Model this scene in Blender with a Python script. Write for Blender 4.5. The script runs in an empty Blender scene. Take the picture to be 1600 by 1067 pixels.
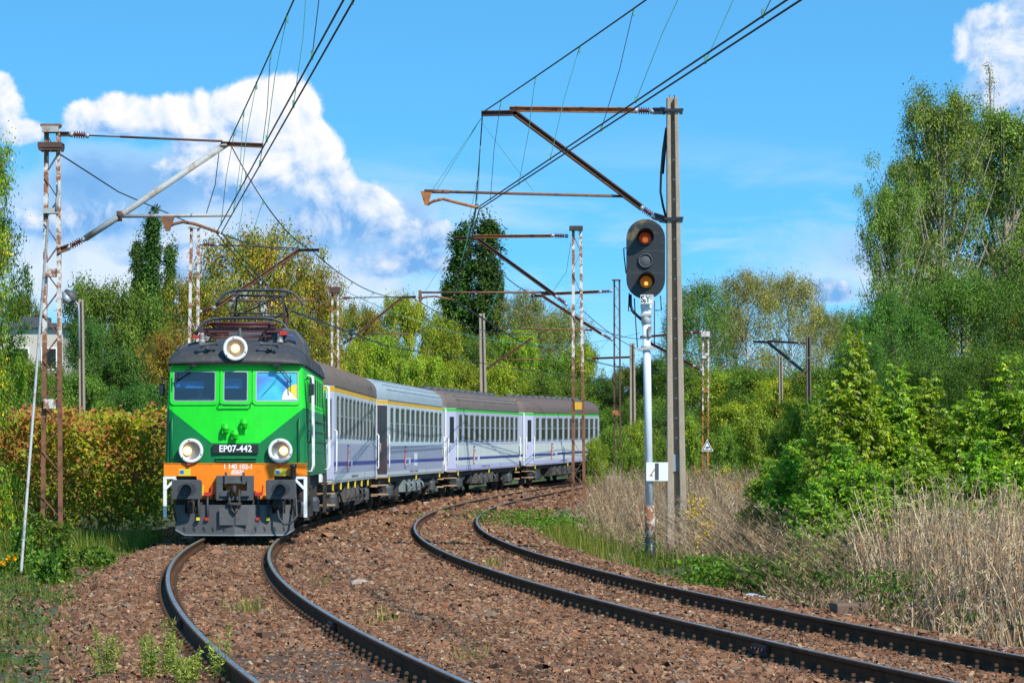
import bpy, math, random
import numpy as np
from mathutils import Vector, Matrix
SC = bpy.context.scene
COL = SC.collection
R = math.radians
# ------------------------------------------------------------------ camera
FPX, HC, YH = 6000.0, 2.025, 686.7          # focal length in photo pixels, camera height, horizon row
cam = bpy.data.cameras.new('camera'); cam.lens = 135; cam.sensor_width = 36
cam.shift_y = (YH - 533.5) / 1600; cam.clip_start = .5; cam.clip_end = 6000
camo = bpy.data.objects.new('camera', cam); COL.objects.link(camo)
camo.location = (0, 0, HC); camo.rotation_euler = (R(90), 0, 0); SC.camera = camo
SC.view_settings.view_transform = 'Standard'; SC.view_settings.look = 'None'
SC.view_settings.exposure = .35; SC.view_settings.gamma = 1
SC.cycles.max_bounces = 6; SC.cycles.transparent_max_bounces = 8
SC.cycles.use_denoising = True
SUN_EL, SUN_AZ = 42.0, 34.0                 # elevation; degrees to the right of straight behind the camera
# ------------------------------------------------------------------ world
W = bpy.data.worlds.new('World'); SC.world = W; W.use_nodes = True
nt = W.node_tree; nt.nodes.clear()
class NG:
    """tiny helper to chain nodes"""
    def __init__(s, nt): s.nt = nt
    def n(s, t, **k):
        o = s.nt.nodes.new(t)
        for a, b in k.items(): setattr(o, a, b)
        return o
    def put(s, sock, v):
        if hasattr(v, 'is_output'): s.nt.links.new(v, sock)
        elif v is not None: sock.default_value = v
    def m(s, op, a, b=None, c=None, clamp=False):
        o = s.n('ShaderNodeMath', operation=op, use_clamp=clamp)
        for i, v in enumerate((a, b, c)):
            if v is not None: s.put(o.inputs[i], v)
        return o.outputs[0]
    def mixc(s, f, a, b, bt='MIX'):
        o = s.n('ShaderNodeMix', data_type='RGBA', blend_type=bt)
        s.put(o.inputs[0], f); s.put(o.inputs[6], a); s.put(o.inputs[7], b)
        return o.outputs[2]
    def noise(s, vec, scale, detail=4, rough=.5, dist=0, dim='3D'):
        o = s.n('ShaderNodeTexNoise', noise_dimensions=dim)
        if vec is not None: s.put(o.inputs['Vector'], vec)
        s.put(o.inputs['Scale'], scale); s.put(o.inputs['Detail'], detail)
        s.put(o.inputs['Roughness'], rough); s.put(o.inputs['Distortion'], dist)
        return o.outputs['Fac']
    def ramp(s, f, stops, interp='LINEAR'):
        o = s.n('ShaderNodeValToRGB'); e = o.color_ramp.elements; o.color_ramp.interpolation = interp
        while len(e) < len(stops): e.new(.5)
        for i, (p, c) in enumerate(stops):
            e[i].position = p; e[i].color = c if len(c) == 4 else (*c, 1)
        s.put(o.inputs[0], f); return o.outputs[0]
    def smooth(s, x, a, b):
        o = s.n('ShaderNodeMapRange', interpolation_type='SMOOTHSTEP')
        s.put(o.inputs[0], x); s.put(o.inputs[1], a); s.put(o.inputs[2], b); return o.outputs[0]
g = NG(nt)
tc = g.n('ShaderNodeTexCoord'); sep = g.n('ShaderNodeSeparateXYZ'); nt.links.new(tc.outputs['Generated'], sep.inputs[0])
dx, dy, dz = sep.outputs
# the sky itself: Nishita, sampled a little higher than the low strip a long lens sees
vz = g.m('MULTIPLY_ADD', g.m('MAXIMUM', dz, 0), 2.2, .21)
cv = g.n('ShaderNodeCombineXYZ'); g.put(cv.inputs[0], dx); g.put(cv.inputs[1], dy); g.put(cv.inputs[2], vz)
nv = g.n('ShaderNodeVectorMath', operation='NORMALIZE'); nt.links.new(cv.outputs[0], nv.inputs[0])
sky = g.n('ShaderNodeTexSky', sky_type='NISHITA', sun_disc=False, sun_elevation=R(SUN_EL), sun_rotation=R(180 - SUN_AZ),
          air_density=1.0, dust_density=.4, ozone_density=1.6)
nt.links.new(nv.outputs[0], sky.inputs[0])
vv_ = g.m('DIVIDE', g.m('MAXIMUM', dz, 0), g.m('MAXIMUM', dy, .2))
skyc = g.mixc(1.0, sky.outputs[0], (0.58, 1.40, 1.60, 1), 'MULTIPLY')
skyc = g.mixc(g.m('MULTIPLY', g.smooth(vv_, .05, .0), .45), skyc, (5.2, 6.6, 7.6, 1))
bg_sky = g.n('ShaderNodeBackground'); g.put(bg_sky.inputs[0], skyc); bg_sky.inputs[1].default_value = .125
# cumulus: blobs at fixed sky directions (tangents of azimuth and elevation), their rims broken up by noise
ydir = g.m('MAXIMUM', dy, .05)
uu = g.m('DIVIDE', dx, ydir); vv = g.m('DIVIDE', dz, ydir)
CL = [(452,168,56,58,1),(398,182,62,56,1),(330,190,68,52,1),(268,186,54,36,.9),(190,182,54,36,.9),(138,188,36,28,.8),(474,240,62,66,1),(520,295,56,50,1),
      (585,338,66,40,1),(650,368,58,32,.95),(335,238,80,50,1),(375,285,60,38,.95),(290,262,60,30,.8),(505,345,90,36,.8),(425,245,92,66,1),(560,325,70,48,.95),
      (-8,172,50,54,1),(25,205,40,25,.9),(0,135,28,30,.9),(1552,72,52,62,1),(1612,60,62,95,1),(1590,150,60,30,.7),
      (120,345,120,30,.55),(640,412,90,32,.66),(330,395,150,34,.5),(1305,455,44,20,.55)]
def cloud_group():
    t = bpy.data.node_groups.new('cloud_density', 'ShaderNodeTree')
    t.interface.new_socket('u', in_out='INPUT', socket_type='NodeSocketFloat')
    t.interface.new_socket('v', in_out='INPUT', socket_type='NodeSocketFloat')
    t.interface.new_socket('d', in_out='OUTPUT', socket_type='NodeSocketFloat')
    t.interface.new_socket('n', in_out='OUTPUT', socket_type='NodeSocketFloat')
    h = NG(t); i = h.n('NodeGroupInput'); o = h.n('NodeGroupOutput')
    u, v = i.outputs[0], i.outputs[1]
    c = h.n('ShaderNodeCombineXYZ'); h.put(c.inputs[0], u); h.put(c.inputs[1], v)
    n1 = h.noise(c.outputs[0], 62, 9, .60, .25, '2D')
    n2 = h.noise(c.outputs[0], 20, 2, .5, 0, '2D')
    best = None
    for cx, cy, rx, ry, w in CL:
        cu, cvv = (cx - 800) / 6000, (686.7 - cy) / 6000
        a = h.m('MULTIPLY_ADD', u, 6000 / rx, -cu * 6000 / rx); b = h.m('MULTIPLY_ADD', v, 6000 / ry, -cvv * 6000 / ry)
        e = h.m('MULTIPLY_ADD', a, a, h.m('MULTIPLY', b, b))
        e = h.m('MULTIPLY', h.m('SUBTRACT', 1.15, h.m('SQRT', e)), w)
        best = e if best is None else h.m('SMOOTH_MAX', best, e, .15)
    nn = h.m('ADD', h.m('MULTIPLY', h.m('SUBTRACT', n1, .5), 1.4), h.m('MULTIPLY', h.m('SUBTRACT', n2, .5), .5))
    h.put(o.inputs[0], h.m('ADD', best, nn)); h.put(o.inputs[1], n1)
    return t
cg = cloud_group()
def dens(u, v):
    o = nt.nodes.new('ShaderNodeGroup'); o.node_tree = cg; g.put(o.inputs[0], u); g.put(o.inputs[1], v); return o.outputs
d0 = dens(uu, vv); d1 = dens(g.m('ADD', uu, 12 / 6000), g.m('ADD', vv, 20 / 6000))
front = g.m('GREATER_THAN', dy, .05)
alpha = g.m('MULTIPLY', g.smooth(d0[0], .03, .36), front)
lit = g.m('SUBTRACT', d0[0], d1[0])                       # thins towards the sun: a sunlit flank
base = g.smooth(vv, (686.7 - 385) / 6000, (686.7 - 165) / 6000)
lit = g.m('ADD', g.m('MULTIPLY', lit, .22), g.m('MULTIPLY', g.m('SUBTRACT', d0[1], d1[1]), 1.9))
lit = g.m('ADD', lit, g.m('MULTIPLY_ADD', base, .62, .10))
lit = g.m('ADD', lit, g.m('SUBTRACT', g.m('MULTIPLY', g.smooth(uu, -.10, -.05), .20), g.m('MULTIPLY', g.smooth(uu, .06, .10), .42)), clamp=True)
ccol = g.ramp(lit, [(.06, (.20, .46, .86)), (.34, (.44, .64, .94)), (.68, (.78, .87, 1.0)), (1.0, (1.0, 1.0, 1.02))])
# a soft lower deck of grey-blue cloud
cc_ = g.n('ShaderNodeCombineXYZ'); g.put(cc_.inputs[0], uu); g.put(cc_.inputs[1], g.m('MULTIPLY', vv, 1.5))
ln1 = g.noise(cc_.outputs[0], 20, 8, .55, .3, '2D'); ln2 = g.noise(cc_.outputs[0], 34, 7, .5, .3, '2D')
def low(cx, cy, rx, ry):
    a = g.m('MULTIPLY_ADD', uu, 6000/rx, -(cx-800)/rx); b = g.m('MULTIPLY_ADD', vv, 6000/ry, -(686.7-cy)/ry)
    return g.m('SUBTRACT', 1, g.m('SQRT', g.m('MULTIPLY_ADD', a, a, g.m('MULTIPLY', b, b))))
le = g.m('MAXIMUM', low(300, 380, 500, 185), g.m('MULTIPLY', low(1270, 430, 330, 80), .35)); le = g.m('MAXIMUM', le, g.m('MULTIPLY', low(1590, 150, 110, 70), .8))
ldn = g.m('ADD', g.m('MULTIPLY', le, 2.0), g.m('MULTIPLY', g.m('SUBTRACT', ln1, .5), 1.6))
la = g.m('MULTIPLY', g.m('MULTIPLY', g.smooth(ldn, .1, .75), .88), front)
lsh = g.m('ADD', g.m('MULTIPLY_ADD', g.m('SUBTRACT', ln2, .5), 1.5, .34), g.m('MULTIPLY', g.smooth(vv, .068, .040), .46))
lcol = g.ramp(lsh, [(.1, (.12, .38, .80)), (.38, (.24, .50, .88)), (.62, (.50, .69, .95)), (.9, (.80, .88, 1.0))])
# thin streaky veil low in the sky
vs = g.n('ShaderNodeCombineXYZ'); g.put(vs.inputs[0], g.m('MULTIPLY', uu, 14)); g.put(vs.inputs[1], g.m('MULTIPLY', vv, 75))
veil = g.smooth(g.noise(vs.outputs[0], 1.0, 5, .55, .3, '2D'), .42, .78)
veil = g.m('MULTIPLY', veil, g.m('MULTIPLY', g.smooth(vv, .085, .045), .6))
veil = g.m('MULTIPLY', veil, front)
ccol = g.mixc(alpha, g.mixc(la, (.85, .92, 1.0, 1), lcol), ccol)
alpha = g.m('MAXIMUM', g.m('MAXIMUM', alpha, la), veil)
bg_cl = g.n('ShaderNodeBackground'); g.put(bg_cl.inputs[0], ccol); bg_cl.inputs[1].default_value = .80
mx = g.n('ShaderNodeMixShader'); g.put(mx.inputs[0], alpha); nt.links.new(bg_sky.outputs[0], mx.inputs[1]); nt.links.new(bg_cl.outputs[0], mx.inputs[2])
wo = g.n('ShaderNodeOutputWorld'); nt.links.new(mx.outputs[0], wo.inputs[0])
W.cycles.sampling_method = 'MANUAL'; W.cycles.sample_map_resolution = 512
# ------------------------------------------------------------------ sun
sl = bpy.data.lights.new('sun', 'SUN'); sl.energy = 4.3; sl.angle = R(.5); sl.color = (1, .95, .87)
so = bpy.data.objects.new('sun', sl); COL.objects.link(so); so.location = (30, -20, 40)
sd = Vector((math.sin(R(SUN_AZ)) * math.cos(R(SUN_EL)), -math.cos(R(SUN_AZ)) * math.cos(R(SUN_EL)), math.sin(R(SUN_EL))))
so.rotation_euler = sd.to_track_quat('Z', 'Y').to_euler()

# ------------------------------------------------------------------ helpers
def tag(o, label=None, cat=None, group=None, kind=None):
    if label: o['label'] = label
    if cat: o['category'] = cat
    if group: o['group'] = group
    if kind: o['kind'] = kind
    return o
def empty(name, loc=(0, 0, 0), mw=None, parent=None):
    o = bpy.data.objects.new(name, None); COL.objects.link(o); o.empty_display_size = .2
    if parent: o.parent = parent
    if mw is not None: o.matrix_world = mw
    else: o.location = loc
    return o
def link(name, me, parent=None, loc=(0, 0, 0)):
    o = bpy.data.objects.new(name, me); COL.objects.link(o); o.location = loc
    if parent: o.parent = parent
    return o
def kids(o): return [c for c in bpy.data.objects if c.parent == o]
def copy_tree(o, parent=None):
    c = o.copy(); COL.objects.link(c); c.parent = parent
    for ch in kids(o): copy_tree(ch, c)
    return c
def np_mesh(name, V, F, mats, cols=None, mi=None, smooth=False):
    """quads (F: n x 4) or triangles from numpy arrays; cols is one colour per face"""
    me = bpy.data.meshes.new(name); k = F.shape[1]
    me.vertices.add(len(V)); me.vertices.foreach_set('co', np.ascontiguousarray(V, dtype=np.float32).ravel())
    me.loops.add(F.size); me.loops.foreach_set('vertex_index', np.ascontiguousarray(F, dtype=np.int32).ravel())
    me.polygons.add(len(F)); me.polygons.foreach_set('loop_start', np.arange(0, F.size, k, dtype=np.int32))
    if mi is not None: me.polygons.foreach_set('material_index', np.ascontiguousarray(mi, dtype=np.int32))
    me.polygons.foreach_set('use_smooth', np.full(len(F), smooth, dtype=bool))
    for m_ in mats: me.materials.append(m_)
    me.update(calc_edges=True)
    if cols is not None:
        a = me.attributes.new('col', 'FLOAT_COLOR', 'FACE')
        c4 = np.ones((len(F), 4), dtype=np.float32); c4[:, :3] = cols; a.data.foreach_set('color', c4.ravel())
    return me
class MB:
    def __init__(s): s.v, s.f, s.m, s.sm = [], [], [], []
    def add(s, vs, fs, mi=0, sm=False):
        o = len(s.v); s.v += [tuple(p) for p in vs]
        for f in fs: s.f.append(tuple(i + o for i in f)); s.m.append(mi); s.sm.append(sm)
        return s
    def box(s, x0, x1, y0, y1, z0, z1, mi=0):
        v = [(x0,y0,z0),(x1,y0,z0),(x1,y1,z0),(x0,y1,z0),(x0,y0,z1),(x1,y0,z1),(x1,y1,z1),(x0,y1,z1)]
        return s.add(v, [(3,2,1,0),(4,5,6,7),(0,1,5,4),(1,2,6,5),(2,3,7,6),(3,0,4,7)], mi)
    def bar(s, a, b, w, h, mi=0, up=(0, 0, 1)):
        a, b = Vector(a), Vector(b); d = (b - a).normalized(); u = Vector(up)
        if abs(d.dot(u)) > .98: u = Vector((0, 1, 0))
        r = d.cross(u).normalized(); u = r.cross(d)
        v = []
        for p in (a, b):
            for i, j in ((-1,-1),(1,-1),(1,1),(-1,1)): v.append(p + r * (i * w / 2) + u * (j * h / 2))
        return s.add(v, [(3,2,1,0),(4,5,6,7),(0,1,5,4),(1,2,6,5),(2,3,7,6),(3,0,4,7)], mi)
    def tube(s, pts, r, n=8, mi=0, cap=True):
        pts = [Vector(p) for p in pts]; m = len(pts); rr = r if isinstance(r, (list, tuple)) else [r] * m
        v, f = [], []; pr = None
        for i, p in enumerate(pts):
            d = (pts[min(i + 1, m - 1)] - pts[max(i - 1, 0)])
            d = d.normalized() if d.length > 1e-9 else Vector((0, 0, 1))
            if pr is None:
                u = Vector((0, 0, 1)) if abs(d.z) < .9 else Vector((1, 0, 0)); x = d.cross(u).normalized()
            else:
                x = pr - d * pr.dot(d); x = x.normalized() if x.length > 1e-6 else d.orthogonal().normalized()
            pr = x; y = d.cross(x)
            for k in range(n):
                a = 2 * math.pi * k / n; v.append(p + (x * math.cos(a) + y * math.sin(a)) * rr[i])
        for i in range(m - 1):
            for k in range(n):
                f.append((i*n+k, i*n+(k+1)%n, (i+1)*n+(k+1)%n, (i+1)*n+k))
        s.add(v, f, mi, n > 5)
        if cap:
            o = len(s.v) - len(v)
            s.f.append(tuple(o + k for k in reversed(range(n)))); s.m.append(mi); s.sm.append(False)
            s.f.append(tuple(o + (m-1)*n + k for k in range(n))); s.m.append(mi); s.sm.append(False)
        return s
    def lathe(s, prof, c=(0,0,0), axis=(0,0,1), n=16, mi=0):
        ax = Vector(axis).normalized(); x = ax.orthogonal().normalized(); y = ax.cross(x); c = Vector(c); v, f = [], []
        for r, t in prof:
            for k in range(n):
                a = 2 * math.pi * k / n; v.append(c + ax * t + (x * math.cos(a) + y * math.sin(a)) * max(r, 1e-4))
        for i in range(len(prof) - 1):
            for k in range(n): f.append((i*n+k, i*n+(k+1)%n, (i+1)*n+(k+1)%n, (i+1)*n+k))
        return s.add(v, f, mi, True)
    def prism(s, poly, plane, t0, t1, mi=0):
        """poly of 2D points, counter-clockwise; plane 'xz' extruded along y, 'xy' along z, 'yz' along x"""
        def P(a, b, t): return {'xz': (a, t, b), 'xy': (a, b, t), 'yz': (t, a, b)}[plane]
        n = len(poly); v = [P(a, b, t0) for a, b in poly] + [P(a, b, t1) for a, b in poly]
        f = [tuple(range(n)), tuple(range(2*n - 1, n - 1, -1))] + [(i, i + n, (i+1)%n + n, (i+1)%n) for i in range(n)]
        if plane != 'xz': f = [tuple(reversed(q)) for q in f]
        return s.add(v, f, mi)
    def build(s, name, mats, parent=None, bevel=0, loc=(0, 0, 0)):
        me = bpy.data.meshes.new(name); me.from_pydata(s.v, [], s.f)
        for m_ in (mats if isinstance(mats, (list, tuple)) else [mats]): me.materials.append(m_)
        me.polygons.foreach_set('material_index', s.m); me.polygons.foreach_set('use_smooth', s.sm); me.update()
        o = link(name, me, parent, loc)
        if bevel:
            b = o.modifiers.new('bevel', 'BEVEL'); b.width = bevel; b.segments = 2; b.limit_method = 'ANGLE'; b.angle_limit = R(40)
        return o
def rrect(x0, x1, z0, z1, r, n=4):
    p = []
    for cx, cz, a0 in ((x1-r, z0+r, -90), (x1-r, z1-r, 0), (x0+r, z1-r, 90), (x0+r, z0+r, 180)):
        for k in range(n + 1):
            a = R(a0 + 90 * k / n); p.append((cx + r*math.cos(a), cz + r*math.sin(a)))
    return p
def ring_prism(mb, outer, inner, t0, t1, mi=0):
    """frame in the xz plane between two equally long outlines"""
    n = len(outer); v = []
    for t in (t0, t1):
        v += [(a, t, b) for a, b in outer] + [(a, t, b) for a, b in inner]
    f = []
    for i in range(n):
        j = (i + 1) % n
        f += [(i, j, n+j, n+i), (2*n+j, 2*n+i, 3*n+i, 3*n+j), (i, 2*n+i, 2*n+j, j), (n+j, 3*n+j, 3*n+i, n+i)]
    mb.add(v, f, mi)
_txt = [0]
def text_obj(name, s, size, mat, parent, loc, rot=(R(90), 0, 0), depth=.004, sx=1.0, align='CENTER'):
    cu = bpy.data.curves.new('lettering', 'FONT'); cu.body = s; cu.size = size; cu.extrude = depth; cu.align_x = align; cu.align_y = 'CENTER'; cu.offset = size*.022
    t = bpy.data.objects.new('lettering', cu); COL.objects.link(t)
    me = bpy.data.meshes.new_from_object(t.evaluated_get(bpy.context.evaluated_depsgraph_get()))
    bpy.data.objects.remove(t); me.materials.clear(); me.materials.append(mat)
    o = link(name, me, parent, loc); o.rotation_euler = rot; o.scale = (sx, 1, 1); return o
# photo pixel (of 1600 x 1067) at a given distance -> point in the place
def at(px, py, Y): return Vector(((px - 800) / FPX * Y, Y, HC + (YH - py) / FPX * Y))

# ------------------------------------------------------------------ materials
def principled(name):
    m_ = bpy.data.materials.new(name); m_.use_nodes = True; t = m_.node_tree; t.nodes.clear()
    q = NG(t); p = q.n('ShaderNodeBsdfPrincipled'); o = q.n('ShaderNodeOutputMaterial'); t.links.new(p.outputs[0], o.inputs[0])
    return m_, q, p
def objco(q):
    c = q.n('ShaderNodeTexCoord'); return c.outputs['Object']
def M(name, col, rough=.6, metal=0, var=.18, scale=6, bump=0, bscale=60, dirt=None, dlo=.55, dhi=.75, dscale=3, spec=.5, stretch=None, coat=0):
    m_, q, p = principled(name); co = objco(q)
    if stretch:
        mp = q.n('ShaderNodeMapping'); q.put(mp.inputs[0], co); mp.inputs[3].default_value = stretch; co2 = mp.outputs[0]
    else: co2 = co
    f = q.noise(co2, scale, 5, .6)
    c = q.mixc(f, tuple(max(0, x*(1-var)) for x in col) + (1,), tuple(min(1, x*(1+var)) for x in col) + (1,))
    if dirt:
        df = q.smooth(q.noise(co2, dscale, 8, .68), dlo, dhi); c = q.mixc(df, c, (*dirt, 1))
    q.put(p.inputs['Base Color'], c); p.inputs['Roughness'].default_value = rough; p.inputs['Metallic'].default_value = metal
    p.inputs['Specular IOR Level'].default_value = spec; p.inputs['Coat Weight'].default_value = coat; p.inputs['Coat Roughness'].default_value = .15
    if bump:
        b = q.n('ShaderNodeBump'); b.inputs['Strength'].default_value = bump; b.inputs['Distance'].default_value = .02
        q.put(b.inputs['Height'], q.noise(co, bscale, 4, .6)); q.nt.links.new(b.outputs[0], p.inputs['Normal'])
    return m_
def emis(name, col, st):
    m_, q, p = principled(name); p.inputs['Base Color'].default_value = (*col, 1)
    p.inputs['Emission Color'].default_value = (*col, 1); p.inputs['Emission Strength'].default_value = st; return m_
def glassy(name, tint, trans=.7, rough=.03, spec=.12):
    m_ = bpy.data.materials.new(name); m_.use_nodes = True; t = m_.node_tree; t.nodes.clear(); q = NG(t)
    a = q.n('ShaderNodeBsdfTransparent'); a.inputs[0].default_value = (*tint, 1)
    b = q.n('ShaderNodeBsdfPrincipled'); b.inputs['Base Color'].default_value = (*[x*.12 for x in tint], 1); b.inputs['Roughness'].default_value = rough
    c = q.n('ShaderNodeMixShader'); c.inputs[0].default_value = 1 - trans
    t.links.new(a.outputs[0], c.inputs[1]); t.links.new(b.outputs[0], c.inputs[2])
    gl = q.n('ShaderNodeBsdfGlossy'); gl.inputs['Roughness'].default_value = rough
    e = q.n('ShaderNodeMixShader'); e.inputs[0].default_value = spec
    t.links.new(c.outputs[0], e.inputs[1]); t.links.new(gl.outputs[0], e.inputs[2])
    o = q.n('ShaderNodeOutputMaterial'); t.links.new(e.outputs[0], o.inputs[0]); return m_
def leafy(name, trans=.38, gloss=.018):
    m_ = bpy.data.materials.new(name); m_.use_nodes = True; t = m_.node_tree; t.nodes.clear(); q = NG(t)
    a = q.n('ShaderNodeAttribute'); a.attribute_name = 'col'
    oi = q.n('ShaderNodeObjectInfo')
    hs = q.n('ShaderNodeHueSaturation'); q.put(hs.inputs['Value'], q.m('MULTIPLY_ADD', oi.outputs['Random'], .3, .85)); q.put(hs.inputs['Hue'], q.m('MULTIPLY_ADD', oi.outputs['Random'], .03, .485))
    q.put(hs.inputs['Color'], a.outputs['Color']); c = q.mixc(1, hs.outputs[0], (2.0, 1.85, 1.1, 1), 'MULTIPLY')
    d = q.n('ShaderNodeBsdfDiffuse'); q.put(d.inputs[0], c)
    tr = q.n('ShaderNodeBsdfTranslucent'); q.put(tr.inputs[0], q.mixc(1, c, (1.15, 1.1, .6, 1), 'MULTIPLY'))
    mx = q.n('ShaderNodeMixShader'); mx.inputs[0].default_value = trans; t.links.new(d.outputs[0], mx.inputs[1]); t.links.new(tr.outputs[0], mx.inputs[2])
    gl = q.n('ShaderNodeBsdfGlossy'); gl.inputs['Roughness'].default_value = .45
    m2 = q.n('ShaderNodeMixShader'); m2.inputs[0].default_value = gloss; t.links.new(mx.outputs[0], m2.inputs[1]); t.links.new(gl.outputs[0], m2.inputs[2])
    o = q.n('ShaderNodeOutputMaterial'); t.links.new(m2.outputs[0], o.inputs[0]); return m_
def attr_mat(name, rough=.9, vscale=25, var=.35):
    m_, q, p = principled(name); a = q.n('ShaderNodeAttribute'); a.attribute_name = 'col'
    f = q.noise(objco(q), vscale, 3, .6)
    c = q.mixc(1, a.outputs['Color'], q.mixc(f, (1-var, 1-var, 1-var, 1), (1+var, 1+var, 1+var, 1)), 'MULTIPLY')
    q.put(p.inputs['Base Color'], c); p.inputs['Roughness'].default_value = rough; p.inputs['Specular IOR Level'].default_value = .2; return m_
RUST = (.26, .105, .04)
mat = {}
mat['rust'] = M('rusty_steel', (.20, .085, .04), .85, 0, .5, 9, .3, dirt=(.075, .035, .022), dlo=.5, dhi=.65, dscale=6)
mat['rust_dark'] = M('dark_rusty_steel', (.085, .042, .03), .8, 0, .4, 9, .3, dirt=(.19, .08, .035), dlo=.58, dhi=.7, dscale=5)
mat['rust_orange'] = M('orange_rusty_steel', (.36, .13, .035), .85, 0, .4, 8, .3, dirt=(.12, .05, .03), dlo=.5, dhi=.62, dscale=7)
mat['rust_paint'] = M('white_paint_flaking_to_rust', (.58, .56, .53), .7, 0, .12, 9, .2, dirt=(.25, .095, .035), dlo=.45, dhi=.56, dscale=5.5)
mat['pipe_paint'] = M('pale_painted_pipe', (.36, .37, .36), .6, 0, .15, 9, .15, dirt=(.25, .14, .075), dlo=.50, dhi=.68, dscale=3)
mat['white'] = M('white_paint', (.74, .75, .74), .45, 0, .06, 5, dirt=(.35, .27, .2), dlo=.62, dhi=.8, dscale=9)
mat['black'] = M('black_enamel', (.018, .019, .021), .4, 0, .25, 8)
mat['dark'] = M('dark_grime', (.035, .031, .029), .8, 0, .5, 7, .4, dirt=(.10, .075, .055), dlo=.5, dhi=.75, dscale=5)
mat['dgrey'] = M('dark_grey_paint', (.065, .07, .076), .6, 0, .25, 6, .1, dirt=(.14, .12, .10), dlo=.55, dhi=.8, dscale=6)
mat['mgrey'] = M('worn_grey_steel', (.10, .101, .104), .6, .2, .25, 6, .1, dirt=(.08, .075, .07), dlo=.5, dhi=.75, dscale=4)
mat['conc'] = M('weathered_concrete', (.33, .265, .195), .9, 0, .3, 5, .5, 45, dirt=(.42, .35, .27), dlo=.5, dhi=.8, dscale=14, stretch=(1, 1, .35))
mat['conc_dark'] = M('dark_concrete', (.13, .105, .08), .9, 0, .3, 5, .4, 45)
mat['insul'] = M('brown_porcelain', (.10, .022, .018), .15, 0, .2, 10)
mat['insul_cap'] = M('galvanised_cap', (.33, .36, .38), .5, .4, .15, 10)
mat['wire'] = M('dark_wire', (.03, .03, .032), .6, .2, .2, 5)
mat['verd'] = M('verdigris_copper', (.075, .30, .22), .7, 0, .4, 6, dirt=(.05, .1, .08), dlo=.5, dhi=.7)
mat['leaf'] = leafy('leaves')
mat['leaf_thin'] = leafy('thin_bright_leaves', .45, .03)
mat['stem'] = attr_mat('dry_stems', .9, 30, .25)
mat['bark'] = M('bark', (.11, .085, .062), .95, 0, .4, 7, .5, 30, stretch=(1, 1, .25))
mat['bark_light'] = M('pale_poplar_bark', (.30, .25, .19), .95, 0, .3, 7, .5, 30, stretch=(1, 1, .25))
mat['bark_pale'] = M('birch_bark', (.45, .42, .38), .9, 0, .25, 6, .2, dirt=(.06, .05, .045), dlo=.56, dhi=.62, dscale=5, stretch=(.6, .6, 2.5))
# ------------------------------------------------------------------ the line of the railway
C1 = (-5.6799, -.4367, 3.5388, -.2939); DD = (4.1508, -.9102, -.0895); GZ = (-.2459, .065, .0411)
def _u(Y): return (Y - 90) / 60
def zt(Y):
    u = _u(np.clip(Y, 18, 212)); return GZ[0]*u + GZ[1]*u*u + GZ[2]*u**3
def cx(tr, Y):
    Yc = np.clip(Y, 15, 225); u = _u(Yc)
    X = C1[0] + C1[1]*u + C1[2]*u*u + C1[3]*u**3; d = (C1[1] + 2*C1[2]*u + 3*C1[3]*u*u) / 60
    if tr: X = X + (DD[0] + DD[1]*u + DD[2]*u*u) * np.sqrt(1 + d*d); d = d + (DD[1] + 2*DD[2]*u) / 60
    return X + d * (Y - Yc), d
def tp(tr, Y, off=0., z=0.):
    X, d = cx(tr, Y); n = np.sqrt(1 + d*d); return X + off/n, Y - off*d/n, zt(Y) + z
def gap(Y): u = _u(np.clip(Y, 15, 225)); return DD[0] + DD[1]*u + DD[2]*u*u
_Ys = np.linspace(8, 330, 6000); _S = np.r_[0, np.cumsum(np.hypot(np.diff(cx(0, _Ys)[0]), np.diff(_Ys)))]
def Y_of_s(tr, s):
    if tr == 0: return np.interp(s, _S, _Ys)
    S2 = np.r_[0, np.cumsum(np.hypot(np.diff(cx(1, _Ys)[0]), np.diff(_Ys)))]; return np.interp(s, S2, _Ys)
S0 = float(np.interp(6000 / 77., _Ys, _S))
rng = np.random.default_rng(7)
def wob(x, y, f=1., s=0):
    """cheap smooth noise, about -1..1"""
    return (np.sin(x*1.7*f + s) * np.cos(y*1.3*f + 1.7*s) + .6*np.sin(x*3.9*f + y*2.3*f + 2.1*s) + .4*np.cos(y*5.1*f - x*2.9*f + .7*s)) / 2
def bedz(Y, off):
    D = gap(Y); z = -.185 + .012 * wob(off*2, Y*2)
    mid = np.exp(-((off - D*.5) / .85)**2); z = z + mid * (.07 + .05 * wob(Y*.35, off))
    z = z - .30 * np.clip(-1.65 - off, 0, 3) - .20 * np.clip(off - D - 1.9, 0, 3)
    return z
def gz(X, Y): return zt(Y) - .34 + .05 * wob(X*.5, Y*.35, 1, 3) + .03 * wob(X*1.9, Y*1.4, 1, 5)
# ---- ground: one sheet out to the horizon
xs = np.unique(np.r_[np.linspace(-900, -60, 22), np.linspace(-60, -16, 23), np.linspace(-16, 24, 121), np.linspace(24, 80, 29), np.linspace(80, 900, 22)])
ys = np.unique(np.r_[np.linspace(-40, 20, 13), np.linspace(20, 120, 201), np.linspace(120, 260, 71), np.linspace(260, 2600, 50)])
GX, GY = np.meshgrid(xs, ys); V = np.stack([GX, GY, gz(GX, GY)], -1).reshape(-1, 3)
nx, ny = len(xs), len(ys); I = np.arange(nx*ny).reshape(ny, nx)
F = np.stack([I[:-1, :-1], I[:-1, 1:], I[1:, 1:], I[1:, :-1]], -1).reshape(-1, 4)
m_, q, p = principled('soil_and_low_weeds'); co = objco(q)
f1 = q.noise(co, .55, 8, .65); f2 = q.noise(co, 9, 6, .7); f3 = q.noise(co, 42, 3, .6)
soil = q.ramp(f2, [(.3, (.055, .036, .026)), (.5, (.15, .095, .065)), (.68, (.21, .15, .10))])
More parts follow.
